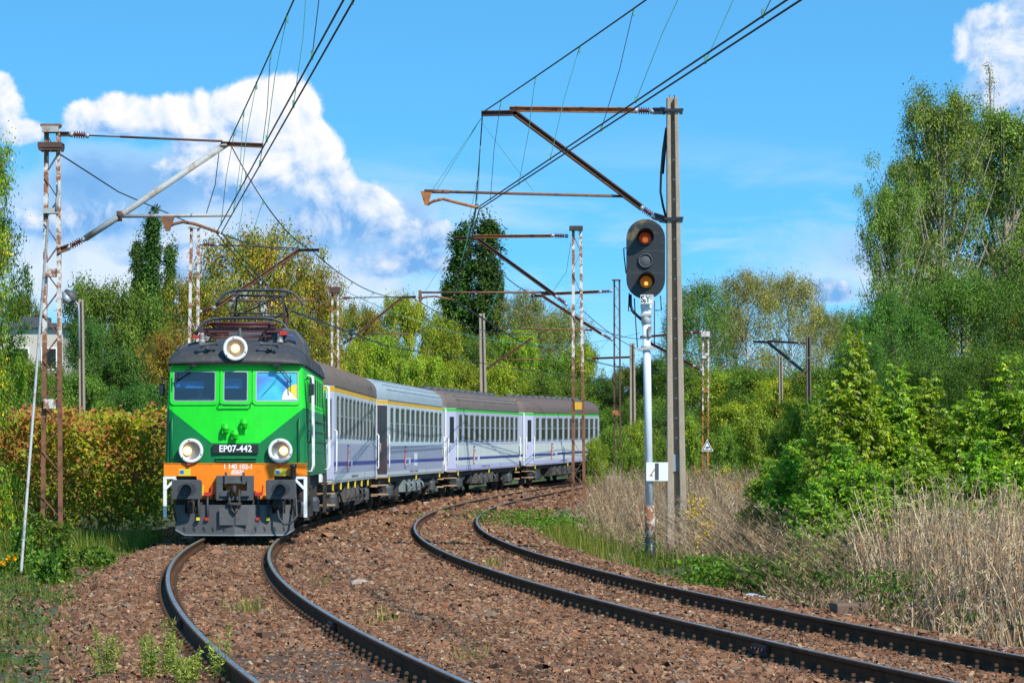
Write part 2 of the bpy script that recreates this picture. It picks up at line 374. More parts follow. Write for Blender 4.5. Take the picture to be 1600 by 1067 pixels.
green = q.ramp(f2, [(.3, (.028, .05, .014)), (.55, (.075, .115, .03)), (.75, (.16, .17, .06))])
q.put(p.inputs['Base Color'], q.mixc(q.smooth(f1, .36, .50), soil, green)); p.inputs['Roughness'].default_value = .95
b = q.n('ShaderNodeBump'); b.inputs['Strength'].default_value = .8; b.inputs['Distance'].default_value = .05; q.put(b.inputs['Height'], f3); q.nt.links.new(b.outputs[0], p.inputs['Normal'])
tag(link('ground', np_mesh('ground', V, F, [m_], smooth=True)), kind='structure')
# ---- ballast bed under both tracks
by = np.r_[np.arange(14, 120, .35), np.arange(120, 300, 1.5)]
rows = []
for Y in by:
    D = float(gap(Y)); offs = np.linspace(-2.25, D + 2.7, 46)
    X_, Y_, Z_ = tp(0, np.full(46, Y), offs); rows.append(np.stack([X_, Y_, zt(Y) + bedz(np.full(46, Y), offs)], -1))
V = np.concatenate(rows); I = np.arange(len(V)).reshape(len(by), 46)
F = np.stack([I[:-1, :-1], I[:-1, 1:], I[1:, 1:], I[1:, :-1]], -1).reshape(-1, 4)
m_, q, p = principled('crushed_stone_bed'); co = objco(q)
vo = q.n('ShaderNodeTexVoronoi'); vo.inputs['Scale'].default_value = 16; q.put(vo.inputs['Vector'], co)
sv = q.n('ShaderNodeSeparateColor'); q.put(sv.inputs[0], vo.outputs['Color'])
q.put(p.inputs['Base Color'], q.ramp(sv.outputs[0], [(0, (.10, .06, .042)), (.35, (.22, .12, .078)), (.7, (.30, .18, .12)), (1, (.40, .29, .2))]))
p.inputs['Roughness'].default_value = .95
b = q.n('ShaderNodeBump'); b.inputs['Strength'].default_value = 1; b.inputs['Distance'].default_value = .05; q.put(b.inputs['Height'], vo.outputs['Distance']); q.nt.links.new(b.outputs[0], p.inputs['Normal'])
tag(link('ballast_bed', np_mesh('ballast_bed', V, F, [m_], smooth=True)), kind='structure')
# ---- loose ballast stones
PAL = np.array([(.215,.103,.058),(.265,.130,.074),(.32,.170,.098),(.165,.080,.046),(.37,.22,.13),(.235,.17,.125),(.11,.06,.04),(.46,.33,.22),(.31,.125,.058)])
PW = np.array([.2,.2,.16,.13,.1,.07,.07,.03,.04])
def stones():
    P, Sz = [], []
    for y0, y1, n, s in ((27, 40, 1750, .0255), (40, 55, 1300, .0285), (55, 78, 800, .035), (78, 110, 230, .053), (110, 175, 40, .09)):
        area = (y1 - y0) * 10.4; k = int(area * n)
        Y = rng.uniform(y0, y1, k); D = gap(Y); off = -3.6 + rng.random(k) * (D + 6.1)
        X, Yw, Z = tp(0, Y, off)
        ok = (np.abs(X) < Yw * .1334 + 1.6)
        for c_ in (-.75, .75):
            ok &= np.abs(off - c_) > .085; ok &= np.abs(off - D - c_) > .085
        ok &= (rng.random(k) < np.where(off > -1.75, 1, np.clip((2.2 + off) / .45, .07, 1))) & (rng.random(k) < np.clip((D + 2.6 - off) / .7, .1, 1))
        ok &= ~((Yw < 35.5) & (np.abs(off) < 1.25) & (rng.random(k) < .8))
        sz = s * rng.lognormal(0, .32, k)
        Z = np.where(off < -2.2, gz(X, Yw), Z + bedz(Y, off)) + sz * rng.uniform(-.15, .42, k)
        P.append(np.stack([X, Yw, Z], -1)[ok]); Sz.append(sz[ok])
    P = np.concatenate(P); Sz = np.concatenate(Sz); n = len(P)
    base = np.array([(-1,-1,-1),(1,-1,-1),(1,1,-1),(-1,1,-1),(-1,-1,1),(1,-1,1),(1,1,1),(-1,1,1)], dtype=float) * .5
    T = base[None] * rng.uniform(.75, 1.3, (n, 1, 3)) + rng.normal(0, .10, (n, 8, 3))
    T[:, 4:, :2] *= rng.uniform(.45, .95, (n, 1, 2)); T[:, :4, :2] *= rng.uniform(.7, 1.0, (n, 1, 1))
    q_ = rng.normal(0, 1, (n, 4)) * np.array([1.3, .42, .42, 1.3]); q_ /= np.linalg.norm(q_, axis=1, keepdims=True); w, x, y, z = q_.T
    RM = np.stack([1-2*(y*y+z*z), 2*(x*y-z*w), 2*(x*z+y*w), 2*(x*y+z*w), 1-2*(x*x+z*z), 2*(y*z-x*w), 2*(x*z-y*w), 2*(y*z+x*w), 1-2*(x*x+y*y)], -1).reshape(n, 3, 3)
    T = np.einsum('nij,nkj->nki', RM, T) * np.array([1, 1, .85]) * Sz[:, None, None] + P[:, None]
    fb = np.array([(4,5,6,7),(0,1,5,4),(1,2,6,5),(2,3,7,6),(3,0,4,7)])
    F = (np.arange(n)[:, None, None] * 8 + fb[None]).reshape(-1, 4)
    c = PAL[rng.choice(len(PAL), n, p=PW / PW.sum())] * np.array([.79, .79, .765]) * rng.uniform(.72, 1.28, (n, 1))
    patch = 1 + .16 * wob(P[:, 0]*1.1, P[:, 1]*.5)[:, None]
    return np_mesh('ballast_stones', T.reshape(-1, 3), F, [attr_mat('crushed_stone', .9, 60, .22)], np.repeat(c * patch, 5, 0))
tag(link('ballast_stones', stones()), kind='stuff')
# ---- tracks
m_, q, p = principled('rail_steel_worn_bright_on_top'); co = objco(q)
q.put(p.inputs['Base Color'], q.ramp(q.noise(co, 3, 5, .6), [(.3, (.20, .20, .195)), (.7, (.40, .39, .37))])); p.inputs['Metallic'].default_value = .55; p.inputs['Roughness'].default_value = .36; p.inputs['Specular IOR Level'].default_value = .25
mat['rail_top'] = m_
mat['rail_web'] = M('rusty_rail_web', (.115, .052, .024), .9, 0, .35, 4, .2, dirt=(.05, .026, .014), dlo=.45, dhi=.7, spec=.12)
mat['dark_fix'] = M('greasy_brown_fastening', (.075, .045, .028), .85, 0, .4, 9, spec=.15)
mat['sleeper'] = M('old_timber_sleeper', (.085, .06, .045), .95, 0, .4, 5, .5, 30, stretch=(.3, 3, 3))
PROF = [(-.022, 0, 1), (.024, 0, 0), (.034, -.006, 0), (.036, -.03, 0), (.011, -.05, 0), (.009, -.13, 0), (.07, -.15, 0), (.07, -.165, 0), (-.07, -.165, 0), (-.07, -.15, 0), (-.009, -.13, 0), (-.011, -.05, 0), (-.036, -.03, 0), (-.034, -.006, 0)]
def rail(tr, side, parent):
    s_ = np.r_[np.arange(14, 120, .5), np.arange(120, 300, 2.)]; n = len(PROF); V, F, MI = [], [], []
    for Y in s_:
        for a, z, _ in PROF:
            V.append(tp(tr, Y, side*.75 + a, z))
    for i in range(len(s_) - 1):
        for k in range(n):
            F.append((i*n + k, i*n + (k+1) % n, (i+1)*n + (k+1) % n, (i+1)*n + k)); MI.append(0 if k == 0 else 1)
    return link('rail', np_mesh('rail', np.array(V), np.array(F), [mat['rail_top'], mat['rail_web']], mi=MI), parent)
def track(tr, label, joints):
    t = empty('railway_track'); tag(t, label, 'railway track', 'railway tracks')
    for sd_ in (-1, 1): rail(tr, sd_, t)
    sb = MB().box(-1.28, 1.28, -.13, .13, -.33, -.168)
    fbs = []
    for sx in (-.75, .75):
        fb = MB(); fbs.append(fb); fb.box(sx - .17, sx + .17, -.08, .08, -.172, -.15)
        for d in (-.105, .105):
            fb.box(sx + d - .024, sx + d + .024, -.04, .04, -.15, -.128); fb.tube([(sx + d, 0, -.13), (sx + d, 0, -.085)], .012, 6)
            fb.box(sx + d - .016, sx + d + .016, -.016, .016, -.11, -.09)
    s0 = sb.build('sleeper', mat['sleeper'], t); f0 = [q_.build('rail_fastening', mat['dark_fix'], s0) for q_ in fbs]
    far_s, far_f = MB(), MB(); first = True
    for k, s in enumerate(np.arange(18, 230, .6)):
        Y = float(Y_of_s(tr, s)); X, Yw, Z = tp(tr, Y); d = float(cx(tr, Y)[1]); a = -math.atan(d) + random.uniform(-.01, .01)
        mw = Matrix.Translation((X, Yw, Z)) @ Matrix.Rotation(a, 4, 'Z')
        if 27 < Yw and k < 15 + 98:
            o = s0 if first else copy_tree(s0, t); first = False; o.matrix_world = mw
        else:
            far_s.add([mw @ Vector(v) for v in sb.v], sb.f); [far_f.add([mw @ Vector(v) for v in q_.v], q_.f) for q_ in fbs]
    o = far_s.build('sleepers', mat['sleeper'], t); o['kind'] = 'stuff'; o = far_f.build('rail_fastenings', mat['dark_fix'], t); o['kind'] = 'stuff'
    for Y, sd_ in joints:
        X, Yw, Z = tp(tr, Y, sd_*.75); d = float(cx(tr, Y)[1]); mb = MB()
        for e in (-1, 1):
            mb.box(e*.035 - .018, e*.035 + .018, -.3, .3, -.135, -.04)
            for b_ in (-.22, -.08, .08, .22): mb.box(e*.06 - .02, e*.06 + .02, b_ - .02, b_ + .02, -.11, -.07)
        o = mb.build('fishplate', mat['rust_dark'], t); o.matrix_world = Matrix.Translation((X, Yw, Z)) @ Matrix.Rotation(-math.atan(d), 4, 'Z')
    return t
random.seed(3)
track(0, 'curved railway track in brown ballast that the green locomotive stands on', [(38.6, 1), (39.6, -1), (62, 1)])
track(1, 'empty curved railway track in brown ballast beside the signal post', [(34.2, -1), (66, -1), (83, 1)])
# ------------------------------------------------------------------ the train
def frame_at(s0, s1):
    """matrix of a vehicle whose ends stand at arcs s0 and s1 of the left track: x to its right, y towards its far end"""
    a = S0 + s0 + (s1 - s0)*.17; b = S0 + s1 - (s1 - s0)*.17
    A = Vector([float(v) for v in tp(0, Y_of_s(0, a))]); B = Vector([float(v) for v in tp(0, Y_of_s(0, b))])
    y = (B - A).normalized(); x = y.cross(Vector((0, 0, 1))).normalized(); z = x.cross(y)
    o = A - y * ((s1 - s0)*.17)
    mw = Matrix((x, y, z)).transposed().to_4x4(); mw.translation = o; return mw
def smat(m_): return m_
# ---------- locomotive
LOCO = (-1.15, 12.9)
LT = empty('electric_locomotive', mw=frame_at(*LOCO) @ Matrix.Translation((-.09, 0, 0))); LL = LOCO[1] - LOCO[0]
tag(LT, 'bright and dark green electric locomotive with an orange buffer beam and lit headlights', 'locomotive')
# two-tone green livery: pale green above a V on the nose and above the waist on the sides
m_, q, p = principled('two_tone_green_enamel'); co = objco(q); sx = q.n('ShaderNodeSeparateXYZ'); q.put(sx.inputs[0], co)
vline = q.m('MAXIMUM', 1.9, q.m('MULTIPLY_ADD', q.m('SUBTRACT', q.m('ABSOLUTE', sx.outputs[0]), .48), .80, 1.9))
vline = q.m('MINIMUM', vline, 2.60)
up = q.m('GREATER_THAN', sx.outputs[2], vline)
nf = q.noise(co, 4, 6, .65)
stk = q.n('ShaderNodeMapping'); q.put(stk.inputs[0], co); stk.inputs[3].default_value = (6, 6, .7)
dirt = q.smooth(q.noise(stk.outputs[0], 2.2, 6, .6), .5, .85)
hi = q.mixc(nf, (.010, .56, .016, 1), (.016, .74, .030, 1)); lo = q.mixc(nf, (.002, .135, .036, 1), (.004, .19, .052, 1))
c = q.mixc(up, lo, hi); side = q.smooth(sx.outputs[1], .3, 1.2)
c = q.mixc(q.m('MULTIPLY', dirt, q.m('MULTIPLY_ADD', side, .55, .22)), c, (.10, .16, .075, 1))
gr = q.m('MULTIPLY', q.smooth(q.noise(co, 7, 8, .7), .45, .8), q.smooth(sx.outputs[2], 2.3, 1.4)); c = q.mixc(q.m('MULTIPLY', gr, .45), c, (.055, .05, .035, 1))
q.put(p.inputs['Base Color'], c); q.put(p.inputs['Roughness'], q.m('MULTIPLY_ADD', q.noise(co, 5, 6, .65), .5, .2)); p.inputs['Specular IOR Level'].default_value = .35
bp = q.n('ShaderNodeBump'); bp.inputs['Strength'].default_value = .12; bp.inputs['Distance'].default_value = .03; q.put(bp.inputs['Height'], q.noise(co, 2.2, 3, .5)); q.nt.links.new(bp.outputs[0], p.inputs['Normal'])
mat['green'] = m_
mat['green_hi'] = M('pale_green_enamel', (.018, .58, .022), .4, 0, .12, 6, spec=.35); mat['green_lo'] = M('dark_green_enamel', (.004, .16, .045), .45, 0, .15, 6)
mat['orange'] = M('orange_enamel', (.85, .215, .006), .45, 0, .08, 4, dirt=(.36, .12, .03), dlo=.5, dhi=.85, dscale=5, spec=.3)
mat['roof'] = M('sooty_dark_roof', (.042, .042, .045), .6, 0, .25, 3, .1, dirt=(.14, .11, .075), dlo=.5, dhi=.8, dscale=2.5, stretch=(3, 3, .8))
mat['rings'] = M('white_lamp_ring', (.72, .73, .72), .4, 0, .06, 6, dirt=(.3, .25, .2), dlo=.6, dhi=.8, dscale=14)
mat['reflector'] = M('striped_reflector', (.36, .36, .33), .3, .6, .1, 5)
mat['lamp'] = emis('warm_lamp', (1.0, .62, .25), 1.2); mat['lamp_core'] = emis('warm_lamp_core', (1.0, .86, .6), 2.0)
mat['cab_glass'] = glassy('cab_window_glass', (.72, .82, .9), .9, .02, .13)
m_, q, p = principled('cab_glass_painted_sheen'); co = objco(q)  # rainbow reflection on the pane, put into its base colour as violet-to-cyan tints
q.put(p.inputs['Base Color'], q.ramp(q.noise(co, 1.6, 2, .5, .6), [(.3, (.12, .11, .50)), (.45, (.05, .36, .66)), (.6, (.08, .50, .48)), (.75, (.08, .26, .55))])); p.inputs['Roughness'].default_value = .08; p.inputs['Specular IOR Level'].default_value = .8
mat['sheen_pane'] = m_
mat['maroon'] = M('maroon_frame_paint', (.085, .02, .024), .5, 0, .25, 6, dirt=(.06, .03, .03), dlo=.5, dhi=.7)
mat['red'] = M('red_paint', (.45, .025, .02), .5, 0, .2, 6); mat['yellow'] = M('yellow_sticker', (.62, .52, .03), .5, 0, .1, 6)
mat['blue'] = M('blue_paint', (.02, .12, .55), .5, 0, .1, 6); mat['rubber'] = M('black_rubber', (.03, .032, .034), .6, 0, .2, 8)
mat['interior'] = M('dark_cab_interior', (.055, .06, .065), .8, 0, .2, 3); mat['porcelain'] = M('grey_porcelain', (.30, .28, .27), .25, 0, .05, 5)
mat['plate'] = M('black_number_plate', (.015, .015, .016), .5, 0, .2, 5); mat['white_txt'] = M('white_lettering', (.78, .79, .78), .5, 0, .03, 5)
ZL = [1.24, 1.494, 2.62, 2.717, 3.353, 3.49]
def hw(z): return 1.425 - .04*max(0, (z - 1.5)/1.1) if z < 2.62 else 1.385 - .055*(z - 2.62)/.87
def fo(z): return 0 if z <= 2.62 else .13*(z - 2.62)/.87
XC = [-1.26, -.39, -.255, .255, .39, 1.26]
def fy(x, z): return fo(z) + max(0, abs(x) - .32)*.10
def ring(z):
    w = hw(z); r = [(x, fy(x, z)) for x in XC]
    cr = [(w - .055, fy(w - .055, z) + .02), (w - .012, fy(w, z) + .09), (w, fy(w, z) + .2)]
    left = [(-x, y) for x, y in reversed(cr)]
    back = [(w, LL - .25), (w - .15, LL), (-w + .15, LL), (-w, LL - .25)]
    return left + r + cr + back
b = MB(); rings = [[(x, y, z) for x, y in ring(z)] for z in ZL]; nr = len(rings[0])
fs = []
for i in range(len(ZL) - 1):
    for k in range(nr):
        k2 = (k + 1) % nr
        if i == 3 and k in (3, 5, 7): continue            # the three cab windows
        fs.append((i*nr + k, i*nr + k2, (i+1)*nr + k2, (i+1)*nr + k))
fs.append(tuple(reversed(range(nr)))); fs.append(tuple((len(ZL)-1)*nr + k for k in range(nr)))
b.add([v for r_ in rings for v in r_], fs)
b.build('body', mat['green'], LT)
# frame ledges over and beside the windows
fr = MB(); fr.bar((-1.3, fy(1.3, 3.44) - .02, 3.435), (-.32, fo(3.44) - .03, 3.455), .05, .03); fr.bar((-.32, fo(3.44) - .03, 3.455), (.32, fo(3.44) - .03, 3.455), .05, .03); fr.bar((.32, fo(3.44) - .03, 3.455), (1.3, fy(1.3, 3.44) - .02, 3.435), .05, .03)
fr.build('drip_rail', mat['green_hi'], LT)
def window_front(x0, x1, glass, extra=None):
    zc = 3.035
    def Pt(x, z, d): return (x, fy(x, z) + d, z)
    o_, i_ = rrect(x0 - .055, x1 + .055, 2.66, 3.41, .09), rrect(x0 + .012, x1 - .012, 2.735, 3.335, .035)
    n = len(o_); v = [Pt(x, z, -.028) for x, z in o_] + [Pt(x, z, -.028) for x, z in i_] + [Pt(x, z, .03) for x, z in o_] + [Pt(x, z, .03) for x, z in i_]
    f = []
    for i in range(n):
        j = (i+1) % n; f += [(i, j, n+j, n+i), (i, 2*n+i, 2*n+j, j), (n+j, 3*n+j, 3*n+i, n+i)]
    w_ = MB().add(v, f).build('cab_window', mat['green_hi'], LT)
    s_ = MB(); s1, s2 = rrect(x0 + .012, x1 - .012, 2.735, 3.335, .035), rrect(x0 + .03, x1 - .03, 2.755, 3.315, .03)
    v = [Pt(x, z, -.031) for x, z in s1] + [Pt(x, z, -.031) for x, z in s2]
    s_.add(v, [(i, (i+1) % n, n + (i+1) % n, n + i) for i in range(n)]).build('rubber_seal', mat['insul_cap'], w_)
    MB().add([Pt(x, z, -.01) for x, z in i_], [tuple(range(n))]).build('pane', glass, w_)
    return w_
window_front(-1.26, -.39, mat['cab_glass']); window_front(-.255, .255, mat['cab_glass']); wr = window_front(.39, 1.26, mat['sheen_pane'])
st = MB(); st.prism([(1.235 - .30*math.cos(R(a)), 2.78 + .30*math.sin(R(a))) for a in (0, 18, 36)] + [(1.235, 2.78 + .19)] + [(1.235, 2.78)], 'xz', .02, .03)
# interior of the cab: floor, desk, back wall, sun blinds
ci = MB(); ci.box(-1.3, 1.3, 1.9, 1.95, 1.5, 3.45).box(-1.3, 1.3, .35, 1.9, 1.75, 1.8).box(-1.25, 1.25, .2, .55, 2.3, 2.66).box(-1.02, -.55, 1.1, 1.5, 2.2, 2.28).box(-1.02, -.55, 1.45, 1.55, 2.2, 2.9)
ci.build('cab_interior', mat['interior'], LT)
mat['blind'] = M('blue_sun_blind', (.012, .19, .55), .6, 0, .1, 5)
MB().box(-1.22, -.66, .36, .375, 3.0, 3.14).build('sun_blind', mat['blind'], LT); MB().box(-.28, .12, .33, .345, 3.0, 3.2).build('sun_blind', mat['blind'], LT)
# number plate and lettering
np_ = MB().prism(rrect(-.455, .455, 1.695, 1.873, .012), 'xz', -.05, -.012).build('number_plate', mat['plate'], LT)
text_obj('lettering', 'EP07-442', .185, mat['white_txt'], np_, (0, -.051, 1.784), sx=.93)
ob = MB(); ob.prism([(-1.43, 1.24), (-.78, 1.24), (-.70, .78), (.70, .78), (.78, 1.24), (1.43, 1.24), (1.43, 1.494), (-1.43, 1.494)], 'xz', -.035, .10)
ob.box(-1.43, 1.43, -.045, 0, 1.484, 1.499); OB = ob.build('buffer_beam', mat['orange'], LT)
text_obj('lettering', '1 140 102-1', .135, mat['white_txt'], OB, (.05, -.036, 1.425), sx=.9)
text_obj('lettering', '(850kN)', .085, mat['white_txt'], OB, (.04, -.036, 1.315), sx=.9)
rp = rrect(-.085, .165, 1.268, 1.362, .045); mb = MB(); ring_prism(mb, rp, rrect(-.077, .157, 1.276, 1.354, .04), -.038, -.034); mb.build('lettering', mat['white_txt'], OB)
for x in (-1.01, .90):
    s_ = MB().box(x - .115, x + .115, -.038, -.034, 1.25, 1.39).build('warning_sticker', mat['yellow'], OB)
    MB().box(x - .1, x - .02, -.041, -.038, 1.285, 1.355).build('sticker_emblem', mat['blue'], s_)
for x in (-.93, .885): MB().box(x - .035, x + .035, -.10, -.03, 1.45, 1.52).build('lamp_bracket', mat['red'], LT, .006)
# headlights
def headlight(x, z, y, dx_, roof_=False):
    ax = (0, -1, 0); r = .245
    h = MB().lathe([(.20, -.30 if roof_ else -.12), (.225, -.02), (r, .03), (r, .09), (r - .015, .105), (r - .055, .105), (r - .065, .09), (r - .07, .02)], (x, y, z), ax, 32).build('headlight', mat['rings'], LT)
    MB().lathe([(.175, .02), (.12, -.02), (.001, -.03)], (x, y, z), ax, 24).build('reflector', mat['reflector'], h)
    s_ = MB(); n = 9
    for k in range(-n, n + 1):
        t = k * .03; w = math.sqrt(max(0, .17**2 - t*t))
        if w > .02 and (k % 1 == 0): s_.bar((x + t*.8 - w*.6, y - .042, z + t*.6 + w*.8), (x + t*.8 + w*.6, y - .042, z + t*.6 - w*.8), .004, .004)
    s_.build('lens_bars', mat['insul_cap'], h)
    MB().lathe([(.088, .05), (.08, .062), (.04, .07), (.001, .071)], (x + dx_, y, z), ax, 20).build('bulb', mat['lamp'], h)
    MB().lathe([(.045, .0715), (.001, .076)], (x + dx_, y, z), ax, 16).build('bulb_core', mat['lamp_core'], h)
    b_ = MB()
    for a in (100, 220, 340): b_.box(x + .215*math.cos(R(a)) - .012, x + .215*math.cos(R(a)) + .012, y - .112, y - .104, z + .215*math.sin(R(a)) - .012, z + .215*math.sin(R(a)) + .012)
    b_.build('clip', mat['dark'], h)
    return h
headlight(-.885, 1.745, -.02, -.075); headlight(.895, 1.745, -.02, .07); headlight(.0, 3.785, -.06, .0, True)
# the three green sockets on the nose, and their backing plate
MB().prism([(-.36, 2.46), (-.20, 2.46), (-.20, 2.06), (.30, 2.06), (.30, 2.12), (-.14, 2.12), (-.14, 2.46)][::-1][::-1], 'xz', -.006, -.002).build('socket_plate', mat['green_lo'], LT) if False else None
for x, z in ((-.19, 2.19), (-.005, 2.07), (.18, 2.29)):
    mb = MB(); mb.lathe([(.001, .10), (.05, .095), (.062, .07), (.062, .04), (.075, .035), (.075, -.02), (.06, -.03), (.066, -.07), (.05, -.085), (.001, -.09)], (x, -.10, z), (0, 0, 1), 14)
    mb.box(x - .03, x + .03, -.07, .0, z - .05, z + .05); mb.box(x - .085, x + .085, -.012, 0, z - .085, z + .095)
    mb.lathe([(.018, .01), (.018, -.05)], (x + .06, -.12, z - .05), (0, 0, 1), 8); mb.lathe([(.018, .01), (.018, -.05)], (x - .06, -.12, z - .05), (0, 0, 1), 8)
    mb.build('jumper_socket', mat['green_hi'], LT)
MB().box(-.4, .42, -.05, 0, 1.585, 1.61).box(-.4, .42, -.045, 0, 1.53, 1.545).build('cable_shelf', mat['green_lo'], LT, .004)
mb = MB(); mb.tube([(-.30, 0, 2.70), (-.33, -.07, 2.68), (-.30, -.09, 2.665), (.30, -.09, 2.665), (.33, -.07, 2.68), (.30, 0, 2.70)], .014, 8); mb.build('step_rail', mat['green_lo'], LT)
for sx_ in (-1, 1):
    x = 1.27*sx_; MB().tube([(x, .1, 2.40), (x, .03, 2.38), (x, .03, 1.58), (x, .1, 1.56)], .014, 8).build('grab_rail', mat['green_lo'], LT)
for x0, x1 in ((-.80, -1.22), (.86, 1.06)):            # wipers, parked high
    s = 1 if x0 > 0 else -1; mb = MB()
    if s < 0:
        mb.bar((-.82, .0, 3.44), (-1.20, .03, 3.20), .022, .022).bar((-.88, .0, 3.43), (-1.22, .03, 3.17), .018, .018).bar((-1.20, .02, 3.34), (-1.23, .03, 3.02), .016, .02).box(-.88, -.78, -.06, .05, 3.42, 3.47)
    else:
        mb.bar((.80, .0, 3.44), (1.09, .03, 3.10), .022, .022).bar((.86, .0, 3.45), (1.13, .03, 3.12), .018, .018).bar((1.10, .02, 3.26), (1.09, .03, 2.92), .016, .02).box(.76, .88, -.06, .05, 3.42, 3.48).bar((.86, .0, 3.22), (.49, .04, 2.80), .008, .008)
    mb.build('wiper', mat['black'], LT)
for sx_ in (-1, 1):
    mb = MB(); x = 1.50*sx_; mb.box(x - .055, x + .055, .42, .52, 2.86, 3.10); o = mb.build('mirror', mat['black'], LT, .02)
    MB().tube([(1.37*sx_, .55, 3.18), (x, .5, 3.2), (x, .48, 3.08)], .012, 6).build('mirror_arm', mat['black'], o)
# roof: arched, with a rounded nose
rf = MB(); ysn = [(-.07, .03), (-.05, .10), (.05, .22), (.25, .36), (.6, .45), (1.3, .50), (LL - 1.3, .50), (LL - .4, .42), (LL, .1)]
nn_ = 21; vs_ = []
for y, h in ysn:
    k = min(1, max(.965, .965 + y*.07)) if y < 1 else 1
    for i in range(nn_):
        a = math.pi * i / (nn_ - 1); x = -math.cos(a); zz = math.sin(a)**.62
        yy = y + (abs(x)**3)*.12*(1 if y < .7 else 0); vs_.append((x*1.385*k, yy, 3.47 + (h)*zz))
fs = [(i*nn_ + k, (i*nn_ + k + 1), (i+1)*nn_ + k + 1, (i+1)*nn_ + k) for i in range(len(ysn)-1) for k in range(nn_-1)]
fs += [tuple(reversed(range(nn_))), tuple(range((len(ysn)-1)*nn_, len(ysn)*nn_))]
rf.add(vs_, fs, 0, True); rf.box(-1.36, 1.36, .3, LL - .3, 3.44, 3.5); RF = rf.build('roof', mat['roof'], LT)
for y in (1.5, 2.4, 3.4, 5.2, 7.4, 9.6, 11.4):
    mb = MB(); mb.tube([(-math.cos(math.pi*i/20)*1.395, y, 3.475 + .505*math.sin(math.pi*i/20)**.62) for i in range(21)], .012, 5); mb.build('roof_seam', mat['roof'], RF)
mb = MB(); mb.prism([(.5, 3.7), (1.33, 3.62), (1.30, 3.98), (1.12, 4.24), (.86, 4.28), (.5, 4.1)], 'xz', 2.2, 4.9); mb.build('roof_fairing', mat['dgrey'], RF, .03)
MB().prism([(-1.25, 3.74), (-.7, 3.86), (-.7, 4.02), (-1.0, 3.98), (-1.4, 3.86)][::1], 'xz', 2.2, 4.6).build('roof_fairing', mat['dgrey'], RF, .02)
for x0, x1 in ((-.70, -.40), (.52, .86)):
    d = -1 if x0 < 0 else 1; mb = MB()
    c = Vector(((x0+x1)/2, .02, 3.86)); a = Vector((d*.17, 0, 0))
    mb.lathe([(.075, 0), (.06, .03), (.03, .09), (.022, .3), (.03, .33), (.045, .35), (.045, .37)], c + a, (-d, 0, .08), 14); mb.box(c.x - .03, c.x + .03, .0, .25, 3.77, 3.85)
    mb.build('horn', mat['dgrey'], RF)
MB().lathe([(.05, 0), (.045, .12), (.02, .2), (.001, .21)], (.08, .12, 4.0), (0, 0, 1), 12).build('aerial', mat['dgrey'], RF)
